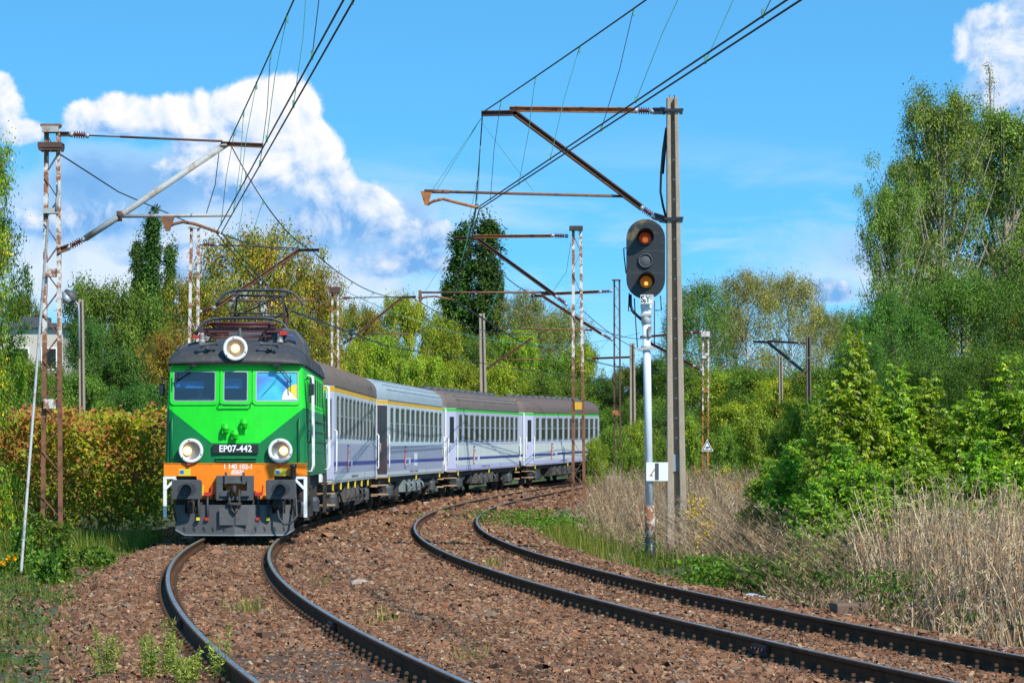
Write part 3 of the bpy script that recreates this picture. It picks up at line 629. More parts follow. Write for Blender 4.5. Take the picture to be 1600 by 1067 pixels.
def pantograph(yc, ztop, up_):
    t = empty('pantograph', parent=LT); y0, y1 = yc - .9, yc + .9
    f = MB()
    for x in (-.62, .62): f.bar((x, y0, 4.22), (x, y1, 4.22), .07, .09)
    for y in (y0, y1): f.bar((-.85, y, 4.22), (.85, y, 4.22), .09, .09)
    f.tube([(-.8, yc, 4.24), (.8, yc, 4.24)], .05, 8); f.tube([(-.7, y0 - .12, 4.34), (.75, y0 - .12, 4.34)], .03, 8); f.build('base_frame', mat['maroon'], t)
    for x in (-.85, .85):
        for y in (y0, y1):
            MB().lathe([(.07, 0), (.07, .05), (.045, .08), (.075, .10), (.045, .13), (.075, .15), (.04, .2)], (x*.94, y, 3.97), (0, 0, 1), 12).build('insulator', mat['porcelain'], t)
    MB().tube([(-.7, y0 - .02, 4.12), (-.5, y0 - .05, 4.07), (.62, y0, 4.1)], .025, 6).build('control_rod', mat['maroon'], t)
    mb = MB(); mb.box(.80, .95, y0 - .1, y0 + .1, 4.12, 4.2); mb.build('drive_spring', mat['red'], t); MB().box(-.98, -.85, y0 - .08, y0 + .08, 4.05, 4.12).build('drive_spring', mat['red'], t)
    MB().box(-.3, .45, yc - .3, yc + .3, 4.0, 4.2).build('air_motor', mat['dgrey'], t, .03)
    zk = 4.24 + (ztop - 4.24)*.52; r_ = .024
    lo_, hi_ = MB(), MB()
    if up_:
        kn = .95
        for s in (-1, 1):
            for x in (-.55, .55):
                MB().tube([(x, yc + s*.45, 4.26), (x*1.12, yc + s*kn, zk)], r_*1.1, 6).build('lower_arm', mat['maroon'], t); hi_.tube([(x*1.12, yc + s*kn, zk), (x*.92, yc + s*.16, ztop - .12)], r_*.9, 6)
            hi_.tube([(-.62, yc + s*kn, zk), (.62, yc + s*kn, zk)], r_, 6); hi_.tube([(-.6, yc + s*kn, zk), (.5, yc + s*.16, ztop - .12)], r_*.7, 6)
            hi_.tube([(-.5, yc + s*.16, ztop - .12), (.5, yc + s*.16, ztop - .12)], r_*.9, 6)
        lo_.tube([(-.55, yc - .45, 4.26), (.6, yc - kn, zk)], r_*.7, 6)
    else:
        for s in (-1, 1):
            for x in (-.55, .55):
                MB().tube([(x, yc + s*.3, 4.26), (x*1.1, yc + s*1.15, 4.36)], r_*1.1, 6).build('lower_arm', mat['maroon'], t); hi_.tube([(x*1.1, yc + s*1.15, 4.36), (x*.95, yc + s*.16, ztop - .1)], r_*.9, 6)
            hi_.tube([(-.6, yc + s*1.15, 4.36), (.6, yc + s*1.15, 4.36)], r_, 6)
    if up_: lo_.build('cross_brace', mat['maroon'], t)
    hi_.build('upper_arm', mat['dark'] if up_ else mat['maroon'], t)
    hd = MB()
    for s in (-.16, .16):
        hd.tube([(-.98, yc + s, ztop - .34), (-.92, yc + s, ztop - .22), (-.78, yc + s, ztop - .07), (-.60, yc + s, ztop - .01), (-.4, yc + s, ztop), (.4, yc + s, ztop), (.60, yc + s, ztop - .01), (.78, yc + s, ztop - .07), (.92, yc + s, ztop - .22), (.98, yc + s, ztop - .34)], .026, 8)
        hd.box(-.5, .5, yc + s - .03, yc + s + .03, ztop, ztop + .025)
    hd.box(-.58, -.48, yc - .2, yc + .2, ztop - .14, ztop - .06).box(.48, .58, yc - .2, yc + .2, ztop - .14, ztop - .06); hd.build('collector_head', mat['dgrey'], t)
pantograph(3.0, 4.50, False); pantograph(10.4, 5.40, True)
for k, (y, h) in enumerate(((5.6, .2), (7.2, .24), (8.6, .2))): MB().box(-.7, .6, y - .5, y + .4, 3.9, 3.97 + h).build('roof_equipment', mat['dgrey'], RF, .03)
mb = MB(); mb.tube([(1.0, 2.2, 4.1), (1.1, 2.3, 4.2), (1.16, 2.35, 4.12), (1.18, 2.4, 3.98)], .014, 6).tube([(.9, 2.1, 4.08), (1.05, 2.1, 4.12), (1.12, 2.2, 3.95)], .014, 6); mb.build('roof_cable', mat['blue'], RF)
# buffers, coupler, hoses, plough, steps
mat['buf'] = M('buffer_grey', (.052, .055, .060), .6, 0, .3, 5, dirt=(.09, .085, .08), dlo=.5, dhi=.8); mat['buf_wear'] = M('greasy_buffer_wear', (.03, .032, .036), .45, 0, .5, 9)
for x in (-.93, .93):
    mb = MB(); mb.prism(rrect(x - .295, x + .295, .79, 1.17, .045), 'xz', -.66, -.62); bf = mb.build('buffer', mat['buf'], LT, .006)
    MB().lathe([(.10, -.2), (.12, .1), (.12, .35), (.16, .36), (.16, .62)], (x, -.62, .98), (0, 1, 0), 16).build('buffer_stem', mat['dark'], bf)
    ed = MB(); ring_prism(ed, rrect(x - .298, x + .298, .787, 1.173, .045), rrect(x - .283, x + .283, .802, 1.158, .04), -.655, -.625); ed.build('buffer_edge', mat['mgrey'], bf)
    MB().prism([(x + .19*math.cos(R(a)), .98 + .13*math.sin(R(a))) for a in range(0, 360, 15)], 'xz', -.663, -.659).build('wear_mark', mat['buf_wear'], bf)
mb = MB(); mb.box(-.37, -.24, -.30, -.03, .76, 1.25).box(.24, .37, -.30, -.03, .76, 1.25).box(-.24, .24, -.3, -.03, 1.13, 1.25).box(-.24, .24, -.28, -.03, .76, .84).box(-.2, -.15, -.36, -.28, 1.08, 1.32).box(.15, .2, -.36, -.28, 1.08, 1.32).box(-.22, .22, -.34, -.28, 1.09, 1.14)
mb.prism([(-.3, .84), (-.12, .84), (-.12, .95), (-.26, .95)], 'xz', -.35, -.28).prism([(.12, .84), (.3, .84), (.26, .95), (.12, .95)], 'xz', -.35, -.28); mb.build('draft_gear', mat['dgrey'], LT, .006)
mb = MB(); mb.tube([(0, -.05, .98), (0, -.42, .98), (0, -.52, 1.02), (0, -.55, .96), (0, -.5, .88), (0, -.43, .89)], [.05, .05, .05, .042, .035, .025], 8)
mb.tube([(-.09, -.4, .97), (-.1, -.46, .75), (-.06, -.47, .60)], .026, 6).tube([(.09, -.4, .97), (.1, -.46, .75), (.06, -.47, .60)], .026, 6).tube([(-.14, -.46, .68), (.14, -.46, .68)], .04, 8).tube([(-.07, -.47, .60), (0, -.47, .50), (.07, -.47, .60)], .03, 6)
mb.build('coupling_hook', mat['dark'], LT)
for x, cm in ((-.545, 'red'), (.465, 'red'), (-.72, 'yellow'), (.67, 'yellow')):
    z = .86; h = MB().tube([(x, -.08, z), (x, -.22, z - .03), (x, -.30, z - .15), (x + .01, -.32, z - .38), (x - .015, -.3, z - .46)], .026, 8).build('brake_hose', mat['rubber'], LT)
    MB().box(x - .07, x + .07, -.22, -.1, z - .01, z + .06).bar((x + .07, -.18, z + .02), (x + .09, -.18, z + .2), .03, .02).build('stop_cock', mat[cm], h); MB().box(x - .045, x + .025, -.34, -.27, z - .5, z - .44).build('hose_head', mat[cm], h)
mb = MB(); mb.tube([(1.16, -.16, 1.28), (1.19, -.2, 1.1), (1.22, -.3, .7), (1.24, -.45, .45), (1.12, -.5, .30), (.98, -.48, .28), (.88, -.46, .42), (.85, -.42, .62)], .024, 8); jc = mb.build('jumper_cable', mat['rubber'], LT)
MB().lathe([(.05, 0), (.06, .05), (.055, .22), (.07, .24), (.07, .29), (.03, .3)], (1.16, -.16, 1.18), (0, 0, 1), 12).build('cable_plug', mat['black'], jc); MB().lathe([(.1, 0), (.1, .1), (.06, .14), (.03, .2)], (.85, -.3, .70), (0, -.8, -.5), 14).build('cable_socket', mat['dark'], jc)
pl = [(-1.19, .685), (-1.19, .14), (-1.02, .055), (1.02, .055), (1.16, .14), (1.16, .685), (1.0, .685), (1.0, .50), (.74, .50), (.74, .685), (.18, .685), (.18, .64), (-.18, .64), (-.18, .685), (-.74, .685), (-.74, .50), (-1.0, .50), (-1.0, .685)]
def py_(x): return -.40 + .22*abs(x)
mb = MB()
xs_ = [-1.19, -1.0, -.74, 0, .74, 1.0, 1.17]
for i in range(len(xs_) - 1):
    xa, xb = xs_[i], xs_[i+1]; top = .50 if i in (1, 4) else .67
    def bz(x): return .16 if abs(x) > 1.1 else .055
    ya, yb = py_(xa), py_(xb)
    v = [(xa, ya, bz(xa)), (xb, yb, bz(xb)), (xb, yb, top), (xa, ya, top)]; v += [(x, y + .03, z) for x, y, z in v]
    mb.add(v, [(0, 1, 2, 3), (7, 6, 5, 4), (3, 2, 6, 7), (0, 4, 5, 1), (1, 5, 6, 2), (0, 3, 7, 4)])
    mb.bar((xa, ya - .006, bz(xa) + .012), (xb, yb - .006, bz(xb) + .012), .012, .022, 1)
PLWm = mb
PLW = mb.build('snow_plough', [mat['mgrey'], mat['insul_cap']], LT)
for x in (-1.0, -.8, -.6, -.42, -.2, .2, .42, .6, .8, .98): mb = MB(); mb.box(x - .014, x + .014, py_(x) - .014, py_(x), .15, .20); mb.box(x - .03, x - .005, py_(x) - .014, py_(x), .195, .235); mb.build('bolt', mat['dark'], PLW)
MB().prism([(-.30, .27), (-.02, .27), (-.02, .62), (-.30, .62)], 'xz', -.425, -.40).prism([(.02, .27), (.26, .27), (.26, .62), (.02, .62)], 'xz', -.425, -.40).build('plough_patch', mat['mgrey'], PLW)
for s in (-1, 1):
    x = 1.40*s; mb = MB(); mb.box(x - .035, x + .035, -.13, -.09, .42, 1.23).bar((x, -.11, 1.21), (x - .22*s, -.11, 1.21), .05, .05).bar((x - .005, -.11, .97), (x - .22*s, -.11, 1.19), .05, .05).box(x - .02 , x + .02, -.11, .3, .42, .46); mb.build('step_frame', mat['white'], LT)
mb = MB(); mb.box(-1.2, 1.2, .05, .5, .35, 1.24).box(-.95, -.8, -.2, .1, .45, .75).box(.8, .95, -.2, .1, .45, .75).tube([(-.88, -.3, .66), (-.88, -.1, .68)], .08, 10).tube([(-.88, -.3, .5), (-.86, -.28, .66)], .04, 8)
for k in range(16): x = random.uniform(-1.3, 1.3); mb.tube([(x, -.1, random.uniform(.7, 1.1)), (x + random.uniform(-.1, .1), -.15, random.uniform(.3, .5))], random.uniform(.015, .03), 6)
mb.build('headstock', mat['dark'], LT)
# running gear
def bogie(parent, y0, wb, wr=.6, gauge_x=1.02, name='bogie', rich=True):
    t = MB()
    for s in (-1, 1):
        t.prism([(y0 - .75, .55), (y0 + wb + .75, .55), (y0 + wb + .75, .78), (y0 + wb*.75, .74), (y0 + wb*.65, .60), (y0 + wb*.35, .60), (y0 + wb*.25, .74), (y0 - .75, .78)], 'yz', s*gauge_x - .06, s*gauge_x + .06)
        t.box(min(s*.95, s*1.28), max(s*.95, s*1.28), y0 + wb*.5 - .25, y0 + wb*.5 + .25, .3, .95)
        for k in range(5): yy = random.uniform(y0 - .6, y0 + wb + .6); t.box(min(s*1.02, s*1.22), max(s*1.02, s*1.22), yy, yy + random.uniform(.1, .3), random.uniform(.3, .6), random.uniform(.7, .98))
        t.tube([(s*1.2, y0 - .9, .35), (s*1.2, y0 + wb*.4, .5), (s*1.18, y0 + wb + .8, .38)], .03, 6)
    t.box(-1.0, 1.0, y0 + wb*.5 - .2, y0 + wb*.5 + .2, .45, .8)
    o = t.build(name, mat['dark'], parent)
    for y in (y0, y0 + wb):
        w_ = MB()
        for s in (-1, 1): w_.lathe([(.001, -.05), (wr*.75, -.05), (wr*.8, -.02), (wr*.8, .0), (wr, .0), (wr, .11), (wr + .03, .115), (wr + .03, .14), (.001, .14)], (s*.80, y, wr), (-s, 0, 0), 28)
        w_.tube([(-.8, y, wr), (.8, y, wr)], .09, 10); w_.build('wheelset', mat['dark'], o)
        for s in (-1, 1): MB().lathe([(.16, 0), (.17, .12), (.12, .16), (.001, .17)], (s*1.08, y, wr), (s, 0, 0), 14).build('axle_box', mat['dark'], o)
        for s in (-1, 1):
            for d in (-.35, .35): MB().lathe([(.07 if k % 2 else .1, .05*k) for k in range(9)], (s*1.12, y + d, .45), (0, 0, 1), 10).build('spring', mat['dark'], o)
    if rich:
        for s in (-1, 1): m2 = MB(); m2.lathe([(.13, 0), (.15, .04), (.12, .08), (.16, .12), (.12, .17), (.16, .22), (.13, .3), (.08, .34)], (s*1.22, y0 + wb*.5 - .45, .38), (0, 0, 1), 12); m2.build('damper', mat['dgrey'], o); MB().box(min(s*1.1, s*1.3), max(s*1.1, s*1.3), y0 + wb*.5 + .3, y0 + wb*.5 + .7, .4, .7).build('bogie_box', mat['dgrey'], o)
    return o
random.seed(5)
bogie(LT, 1.8, 2.9, .62, 1.15); bogie(LT, LL - 4.7, 2.9, .62, 1.15)
mb = MB(); mb.box(-1.25, 1.25, .6, LL - .5, .95, 1.24).box(-1.28, 1.28, 5.6, 8.0, .35, 1.1); mb.build('underframe', mat['dark'], LT)
# right-hand side: doors, handrails, grilles, ribs
for y0 in (.75, LL - 1.7):
    d_ = MB().box(1.405, 1.432, y0, y0 + .62, 1.3, 3.2).build('cab_door', mat['green'], LT); MB().box(1.432, 1.436, y0 + .12, y0 + .5, 2.5, 3.1).build('door_glass', mat['black'], d_); MB().tube([(1.432, y0 + .1, 1.9), (1.47, y0 + .1, 1.95), (1.47, y0 + .1, 2.1), (1.432, y0 + .1, 2.15)], .012, 6).build('door_handle', mat['black'], d_)
    for y in (y0 - .12, y0 + .74):
        MB().tube([(1.40, y, 3.26), (1.50, y, 3.25), (1.505, y, 3.15), (1.52, y, 1.45), (1.50, y, 1.34), (1.42, y, 1.33)], .019, 8).build('handrail', mat['white'], LT)
    for y in (y0 - .05, y0 + .62): MB().box(1.38, 1.45, y - .04, y + .06, .35, 1.26).build('step_post', mat['dark'], LT)
    s_ = MB()
    for z in (.42, .72, 1.0): s_.box(1.2, 1.48, y0 - .02, y0 + .62, z, z + .03)
    s_.build('step', mat['dark'], LT)
for k in range(6):
    y = 2.3 + k*1.62
    if y + 1.2 > LL - 1.9: break
    g_ = MB().box(1.37, 1.40, y, y + 1.15, 2.68, 3.34).build('side_grille', mat['green_hi'], LT); h_ = MB()
    for j in range(2): h_.box(1.40, 1.405, y + .08 + j*.56, y + .08 + j*.56 + .42, 2.74, 3.28)
    h_.build('grille_slots', mat['black'], g_)
mb = MB()
for z in (1.5, 1.72, 1.94, 2.16, 2.38): mb.box(1.40, 1.428, 1.75, LL - 2.0, z, z + .035)
mb.build('side_rib', mat['green_lo'], LT)
# sticker in the corner of the window with the painted rainbow sheen
def disc_bit(a0, a1, r, m_, nm):
    pts = [(1.235, 2.77)] + [(1.235 - r*math.cos(R(a)), 2.77 + r*math.sin(R(a))) for a in np.linspace(a0, a1, 8)]
    mb = MB(); n = len(pts); v = [(x, fy(x, z) - .013, z) for x, z in pts] + [(x, fy(x, z) - .0105, z) for x, z in pts]
    mb.add(v, [tuple(range(n)), tuple(range(2*n-1, n-1, -1))] + [(i, (i+1) % n, n + (i+1) % n, n + i) for i in range(n)]); mb.build(nm, m_, wr)
disc_bit(0, 44, .31, mat['white'], 'sticker'); disc_bit(44, 88, .31, mat['yellow'], 'sticker')
# ---------- the driver behind the left windscreen
mat['skin'] = M('skin', (.42, .24, .17), .6, 0, .08, 8); mat['shirt'] = M('pale_lilac_shirt', (.42, .40, .50), .8, 0, .1, 6); mat['trousers'] = M('dark_trousers', (.04, .045, .06), .85, 0, .15, 6); mat['hair'] = M('dark_hair', (.04, .03, .022), .8, 0, .3, 20)
def skin_body(name, V, E, r, m_, parent, sub=1, root=0):
    me = bpy.data.meshes.new(name); me.from_pydata(V, E, []); o = link(name, me, parent); me.materials.append(m_)
    md = o.modifiers.new('skin', 'SKIN'); md.use_smooth_shade = True
    if not me.skin_vertices: me.skin_vertices.new()
    for i, d in enumerate(me.skin_vertices[0].data): d.radius = (r[i], r[i]); d.use_root = i == root
    sb = o.modifiers.new('sub', 'SUBSURF'); sb.levels = sb.render_levels = sub
    return o
def driver():
    mwp = LT.matrix_world @ Matrix.Translation((-.78, 1.18, 2.28))
    o = empty('person', mw=mwp); tag(o, 'train driver in a pale lilac shirt sitting behind the left windscreen', 'person')
    # body: legs, trunk, neck and head core as one surface (facing -y)
    V = [(0,0,.10),(0,-.01,.28),(0,-.02,.46),(0,0,.56),(0,-.01,.62),(0,-.02,.70),(0,-.02,.80)]; r = [.135,.125,.145,.075,.055,.085,.085]
    E = [(i, i+1) for i in range(6)]
    def chain(p0, pts, rad):
        a = p0
        for p_, q_ in zip(pts, rad): V.append(p_); r.append(q_); E.append((a, len(V)-1)); a = len(V)-1
        return a
    for s in (-1, 1):
        chain(0, [(s*.10,-.05,.08),(s*.13,-.42,.07),(s*.13,-.50,-.30),(s*.13,-.50,-.42),(s*.14,-.66,-.46)], [.085,.065,.05,.04,.035])
        hand = [(s*.19,-.01,.50),(s*.25,-.06,.26),(s*.19,-.34,.34),(s*.18,-.40,.36)] if s < 0 else [(s*.19,-.01,.50),(s*.25,.0,.26),(s*.20,-.24,.14),(s*.17,-.30,.13)]
        w_ = chain(2, hand, [.062,.045,.032,.028])
        hx, hy, hz = hand[-1]; pm = chain(w_, [(hx, hy - .045, hz)], [.03])
        for k, ln in ((-1.5,.06),(-.5,.07),(.5,.068),(1.5,.052)):
            chain(pm, [(hx + k*.019, hy - .075, hz + .002),(hx + k*.020, hy - .075 - ln*.55, hz - .004),(hx + k*.020, hy - .075 - ln, hz - .03)], [.0095,.0085,.007])
        chain(pm, [(hx - s*.04, hy - .05, hz + .0),(hx - s*.055, hy - .085, hz - .01)], [.011,.009])
    skin_body('body', V, E, r, mat['skin'], o, 1)
    # face
    f = MB(); f.lathe([(.001,-.13),(.04,-.12),(.062,-.08),(.075,-.02),(.082,.04),(.078,.09),(.05,.125),(.001,.135)], (0,-.03,.76), (0,0,1), 18)
    f.prism([(-.016,.735),(.016,.735),(.006,.79),(-.006,.79)], 'xz', -.135, -.10); f.box(-.024,.024,-.112,-.10,.695,.705,1)
    for s in (-1, 1): f.lathe([(.001,.004),(.012,.0),(.012,-.01)], (s*.032,-.108,.785), (0,-1,0), 10, 1); f.box(s*.085 - .012, s*.085 + .012, -.04, .0, .74, .80)
    f.build('face', [mat['skin'], mat['hair']], o)
    h = MB(); h.lathe([(.086,.03),(.092,.07),(.085,.11),(.055,.14),(.001,.15)], (0,-.012,.76), (0,0,1), 18); h.build('hair', mat['hair'], o)
    V2 = [(0,0,.08),(0,-.01,.28),(0,-.02,.46),(0,-.01,.545)]; r2 = [.15,.14,.16,.075]; E2 = [(0,1),(1,2),(2,3)]
    for s in (-1, 1):
        pts = [(s*.19,-.01,.50),(s*.25,-.06,.26),(s*.205,-.26,.315)] if s < 0 else [(s*.19,-.01,.50),(s*.25,.0,.26),(s*.215,-.17,.175)]
        a = 2
        for p_, q_ in zip(pts, (.072,.055,.042)): V2.append(p_); r2.append(q_); E2.append((a, len(V2)-1)); a = len(V2)-1
    skin_body('shirt', V2, E2, r2, mat['shirt'], o, 1)
    V3 = [(0,0,.06)]; r3 = [.14]; E3 = []
    for s in (-1, 1):
        a = 0
        for p_, q_ in zip([(s*.10,-.05,.08),(s*.13,-.42,.07),(s*.13,-.50,-.30),(s*.13,-.50,-.39)], (.095,.075,.06,.05)): V3.append(p_); r3.append(q_); E3.append((a, len(V3)-1)); a = len(V3)-1
    skin_body('trousers', V3, E3, r3, mat['trousers'], o, 1)
driver()
# ---------- coaches
mat['roof_brown'] = M('brown_grey_coach_roof', (.155, .118, .095), .75, 0, .2, 2.5, .15, 20, dirt=(.10, .078, .065), dlo=.45, dhi=.8, dscale=1.5, stretch=(3, .6, 3))
mat['roof_pale'] = M('pale_blue_grey_coach_roof', (.31, .375, .41), .6, 0, .12, 2.5, .1, 20, dirt=(.24, .28, .30), dlo=.45, dhi=.8, dscale=1.5, stretch=(3, .6, 3))
mat['roof_brown2'] = M('brown_coach_roof', (.14, .098, .080), .75, 0, .2, 2.5, .15, 20, dirt=(.09, .068, .06), dlo=.45, dhi=.8, dscale=1.5, stretch=(3, 2.5, 3))
def livery(name, bands):
    m_, q, p = principled(name); co = objco(q); sx = q.n('ShaderNodeSeparateXYZ'); q.put(sx.inputs[0], co)
    c = q.ramp(q.m('DIVIDE', sx.outputs[2], 4.0), [(z / 4.0, c_) for z, c_ in bands], 'CONSTANT')
    mp = q.n('ShaderNodeMapping'); q.put(mp.inputs[0], co); mp.inputs[3].default_value = (2.5, 2.5, .25)
    d = q.smooth(q.noise(mp.outputs[0], 2, 7, .7), .48, .85); c = q.mixc(q.m('MULTIPLY', d, .5), c, (.30, .25, .20, 1))
    d2 = q.noise(co, .8, 4, .6); c = q.mixc(1, c, q.mixc(d2, (.88, .88, .88, 1), (1.08, 1.08, 1.08, 1)), 'MULTIPLY')
    q.put(p.inputs['Base Color'], c); p.inputs['Roughness'].default_value = .5; p.inputs['Specular IOR Level'].default_value = .3; return m_
PALE, LAV, LAVD, NAVY, WHT, LAVW = (.50, .55, .58), (.34, .36, .47), (.30, .33, .43), (.045, .055, .25), (.60, .64, .62), (.45, .47, .57)
YEL, GRN = (.78, .42, .01), (.06, .50, .04)
liv = {'first_a': livery('pale_grey_and_lavender_first_class', [(0, PALE), (1.20, LAV), (1.37, LAVD), (1.38, NAVY), (1.50, LAV), (1.95, PALE), (3.20, YEL), (3.32, PALE)]),
       'first_b': livery('pale_blue_grey_and_lavender_first_class', [(0, PALE), (1.14, LAV), (1.38, NAVY), (1.50, LAVD), (1.93, (.52, .62, .67)), (3.20, YEL), (3.31, PALE)]),
       'second': livery('white_and_lavender_second_class', [(0, (.46, .46, .66)), (1.19, WHT), (1.38, NAVY), (1.50, WHT), (1.95, LAVW), (3.21, GRN), (3.32, PALE)])}
mat['coach_glass'] = M('dark_coach_window_glass', (.022, .024, .021), .25, 0, .6, 1.2, spec=.15)
mat['coach_glass_up'] = M('upper_coach_window_glass', (.055, .062, .045), .25, 0, .5, 1.2, spec=.2)
mat['win_frame'] = M('grey_window_frame', (.20, .215, .22), .5, .2, .15, 8); mat['alu'] = M('aluminium_frame', (.42, .45, .46), .4, .3, .1, 8); mat['lavpaint'] = M('lavender_door_paint', (.50, .50, .66), .5, 0, .08, 3, dirt=(.35, .3, .35), dlo=.6, dhi=.85)
mat['brown_door'] = M('dark_maroon_door', (.06, .03, .028), .5, 0, .2, 4); mat['bellows'] = M('black_gangway_rubber', (.02, .02, .021), .8, 0, .2, 8)
mat['orange_mark'] = M('orange_mark', (.75, .13, .02), .5, 0, .05, 4); mat['violet_mark'] = M('violet_mark', (.10, .10, .32), .5, 0, .05, 4); mat['wood_step'] = M('tan_step_board', (.42, .28, .16), .8, 0, .2, 5)
mat['rail_yellow'] = M('yellow_handle', (.72, .55, .02), .5, 0, .08, 5)
HWC = 1.43
def coach(s0, s1, label, lv, roof, nwin, door, seams, vents, yellow, seed):
    random.seed(seed)
    T = empty('passenger_coach', mw=frame_at(s0, s1)); L = s1 - s0; tag(T, label, 'coach', 'passenger coaches of the train')
    tp_ = 1.15; ex = 1.19
    out = [(-ex, 0), (ex, 0), (HWC, tp_), (HWC, L - tp_), (ex, L), (-ex, L), (-HWC, L - tp_), (-HWC, tp_)]
    b_ = MB(); n = len(out); zs = [.98, 1.05, 3.38]
    v = [(x*(.985 if z < 1 else 1), y, z) for z in zs for x, y in out]
    f = [(i*n + k, i*n + (k+1) % n, (i+1)*n + (k+1) % n, (i+1)*n + k) for i in range(2) for k in range(n)] + [tuple(reversed(range(n))), tuple(2*n + k for k in range(n))]
    b_.add(v, f); b_.build('body', liv[lv], T)
    # roof: high arch whose shoulders meet the cantrail; pulled in over the tapered ends
    rm = MB(); nn_ = 25; st = [0, .02, tp_*.5, tp_, L*.5, L - tp_, L - tp_*.5, L - .02, L]; vs_ = []
    for j, y in enumerate(st):
        w = ex + (HWC - ex)*min(1, min(y, L - y) / tp_); w += .012
        for i in range(nn_):
            a = math.pi*i/(nn_-1); x = -w*math.copysign(abs(math.cos(a))**.85, math.cos(a)); vs_.append((x, y, 3.36 + .70*math.sin(a)**.75))
    fs = [(i*nn_ + k, i*nn_ + k + 1, (i+1)*nn_ + k + 1, (i+1)*nn_ + k) for i in range(len(st)-1) for k in range(nn_-1)] + [tuple(reversed(range(nn_))), tuple(range((len(st)-1)*nn_, len(st)*nn_))]
    rm.add(vs_, fs, 0, True); rm.box(-HWC - .02, HWC + .02, tp_, L - tp_, 3.335, 3.365)
    class SM:
        def tube(s, pts, r, n): rm.tube(pts, r, n, 1 if seams == 'long' else 0)
    sm = SM()
    def rp_(a, y): return ((HWC + .014)*math.copysign(abs(math.cos(a))**.85, math.cos(a)), y, 3.362 + .70*math.sin(a)**.75)
    if seams == 'long':
        for a in (18, 32, 48, 66): sm.tube([rp_(R(a), y) for y in np.linspace(tp_, L - tp_, 10)], .008, 5)
        pass
    else:
        for y in np.linspace(tp_, L - tp_, 22): sm.tube([rp_(R(a), y) for a in range(8, 100, 8)], .012, 5)
    RFc = rm.build('roof', [mat[roof], mat['roof']], T)
    for k in range(vents):
        y = 1.6 + k*(L - 3.2)/max(1, vents - 1); MB().lathe([(.16, -.06), (.2, 0), (.2, .05), (.14, .1), (.001, .12)], (.25, y, 4.06), (0, 0, 1), 14).build('roof_vent', mat['dgrey'], RFc)
    # windows down the right-hand side
    a0, a1 = tp_ + .25, L - tp_ - .25; pit = (a1 - a0) / nwin; w0 = None
    for k in range(nwin):
        y = a0 + pit*(k + .5); ww = pit*.34; narrow = k in (0, nwin - 1)
        if narrow: ww = pit*.26
        fr_ = MB(); zb, ztp = 2.10, 3.12
        oo = rrect(y - ww, y + ww, zb, ztp, .09); ii = rrect(y - ww + .04, y + ww - .04, zb + .045, ztp - .045, .06)
        m1 = MB(); ring_prism(m1, oo, ii, HWC - .01, HWC + .022); m1.v = [(t, a, z) for a, t, z in m1.v]
        wz = 2.60; m1.box(HWC - .005, HWC + .02, y - ww + .06, y + ww - .06, wz, wz + .05)
        fw = m1.build('window', mat['win_frame'], T)
        MB().box(HWC + .002, HWC + .006, y - ww + .05, y + ww - .05, wz + .03, ztp - .04).build('upper_pane', mat['coach_glass_up'], fw)
        g2 = MB().box(HWC + .002, HWC + .006, y - ww + .05, y + ww - .05, zb + .04, wz + .02); g2.build('lower_pane', mat['coach_glass'], fw)
        if yellow or lv == 'first_b':
            MB().box(HWC + .007, HWC + .010, y - ww*.2, y - ww*.05, zb + .07, wz).build('curtain', mat['bellows'] if lv != 'first_b' else mat['alu'], fw)
    # end doors on the tapered faces, end walls, gangways
    for e, y0, yd in ((0, 0, tp_), (1, L, -tp_)):
        A = Vector((ex, y0, 0)); Bv = Vector((HWC, y0 + yd, 0)); d = (Bv - A); ln = d.length; d = d / ln; nrm = Vector((abs(d.y), -d.x if e == 0 else -d.x, 0)); nrm = Vector((d.y, -d.x, 0)); nrm = nrm if nrm.x > 0 else -nrm
        def dp(t, z, o_): q_ = A + d*t + nrm*o_; return (q_.x, q_.y, z)
        def slab(t0, t1, z0, z1, o0, o1): return [dp(t0,z0,o0), dp(t1,z0,o0), dp(t1,z1,o0), dp(t0,z1,o0), dp(t0,z0,o1), dp(t1,z0,o1), dp(t1,z1,o1), dp(t0,z1,o1)]
        BF = [(3,2,1,0),(4,5,6,7),(0,1,5,4),(1,2,6,5),(2,3,7,6),(3,0,4,7)]
        D_ = MB().add(slab(.10, ln - .12, 1.08, 3.16, -.01, .018), BF).build('door', mat[door], T)
        MB().add(slab(.34, ln - .34, 2.05, 3.02, .019, .023), BF).build('door_glass', mat['coach_glass'], D_)
        MB().tube([dp(.24, 1.75, .02), dp(.24, 1.77, .06), dp(.24, 2.0, .06), dp(.24, 2.02, .02)], .014, 6).build('door_handle', mat['alu'], D_)
        for t in (.03, ln - .04): MB().tube([dp(t, 1.25, 0), dp(t, 1.28, .07), dp(t, 2.25, .07), dp(t, 2.28, 0)], .017, 6).build('handrail', mat['white'], T)
        s_ = MB()
        for z in (.46, .74, .98): s_.add(slab(.12, ln - .1, z - .02, z + .02, -.2, .05), BF)
        s_.build('step', mat['wood_step'], T)
        yy = y0 - (.55 if e == 0 else 0); g_ = MB().box(-.62, .62, yy, yy + .55, 1.05, 3.2); g_.build('gangway', mat['bellows'], T, .05)
        for x in (-.875, .875): MB().lathe([(.09, 0), (.09, .4), (.24, .42), (.24, .46), (.001, .47)], (x, y0, 1.05), (0, -1 if e == 0 else 1, 0), 16).build('buffer', mat['dark'], T)
        MB().box(ex - .06, ex + .01, y0 - .03, y0 + .03, 1.0, 3.3).build('corner_post', mat['white'], T)
    # lettering block: slanting orange mark and violet words
    y = L*.30 if lv != 'second' else L*.27; x = HWC + .004
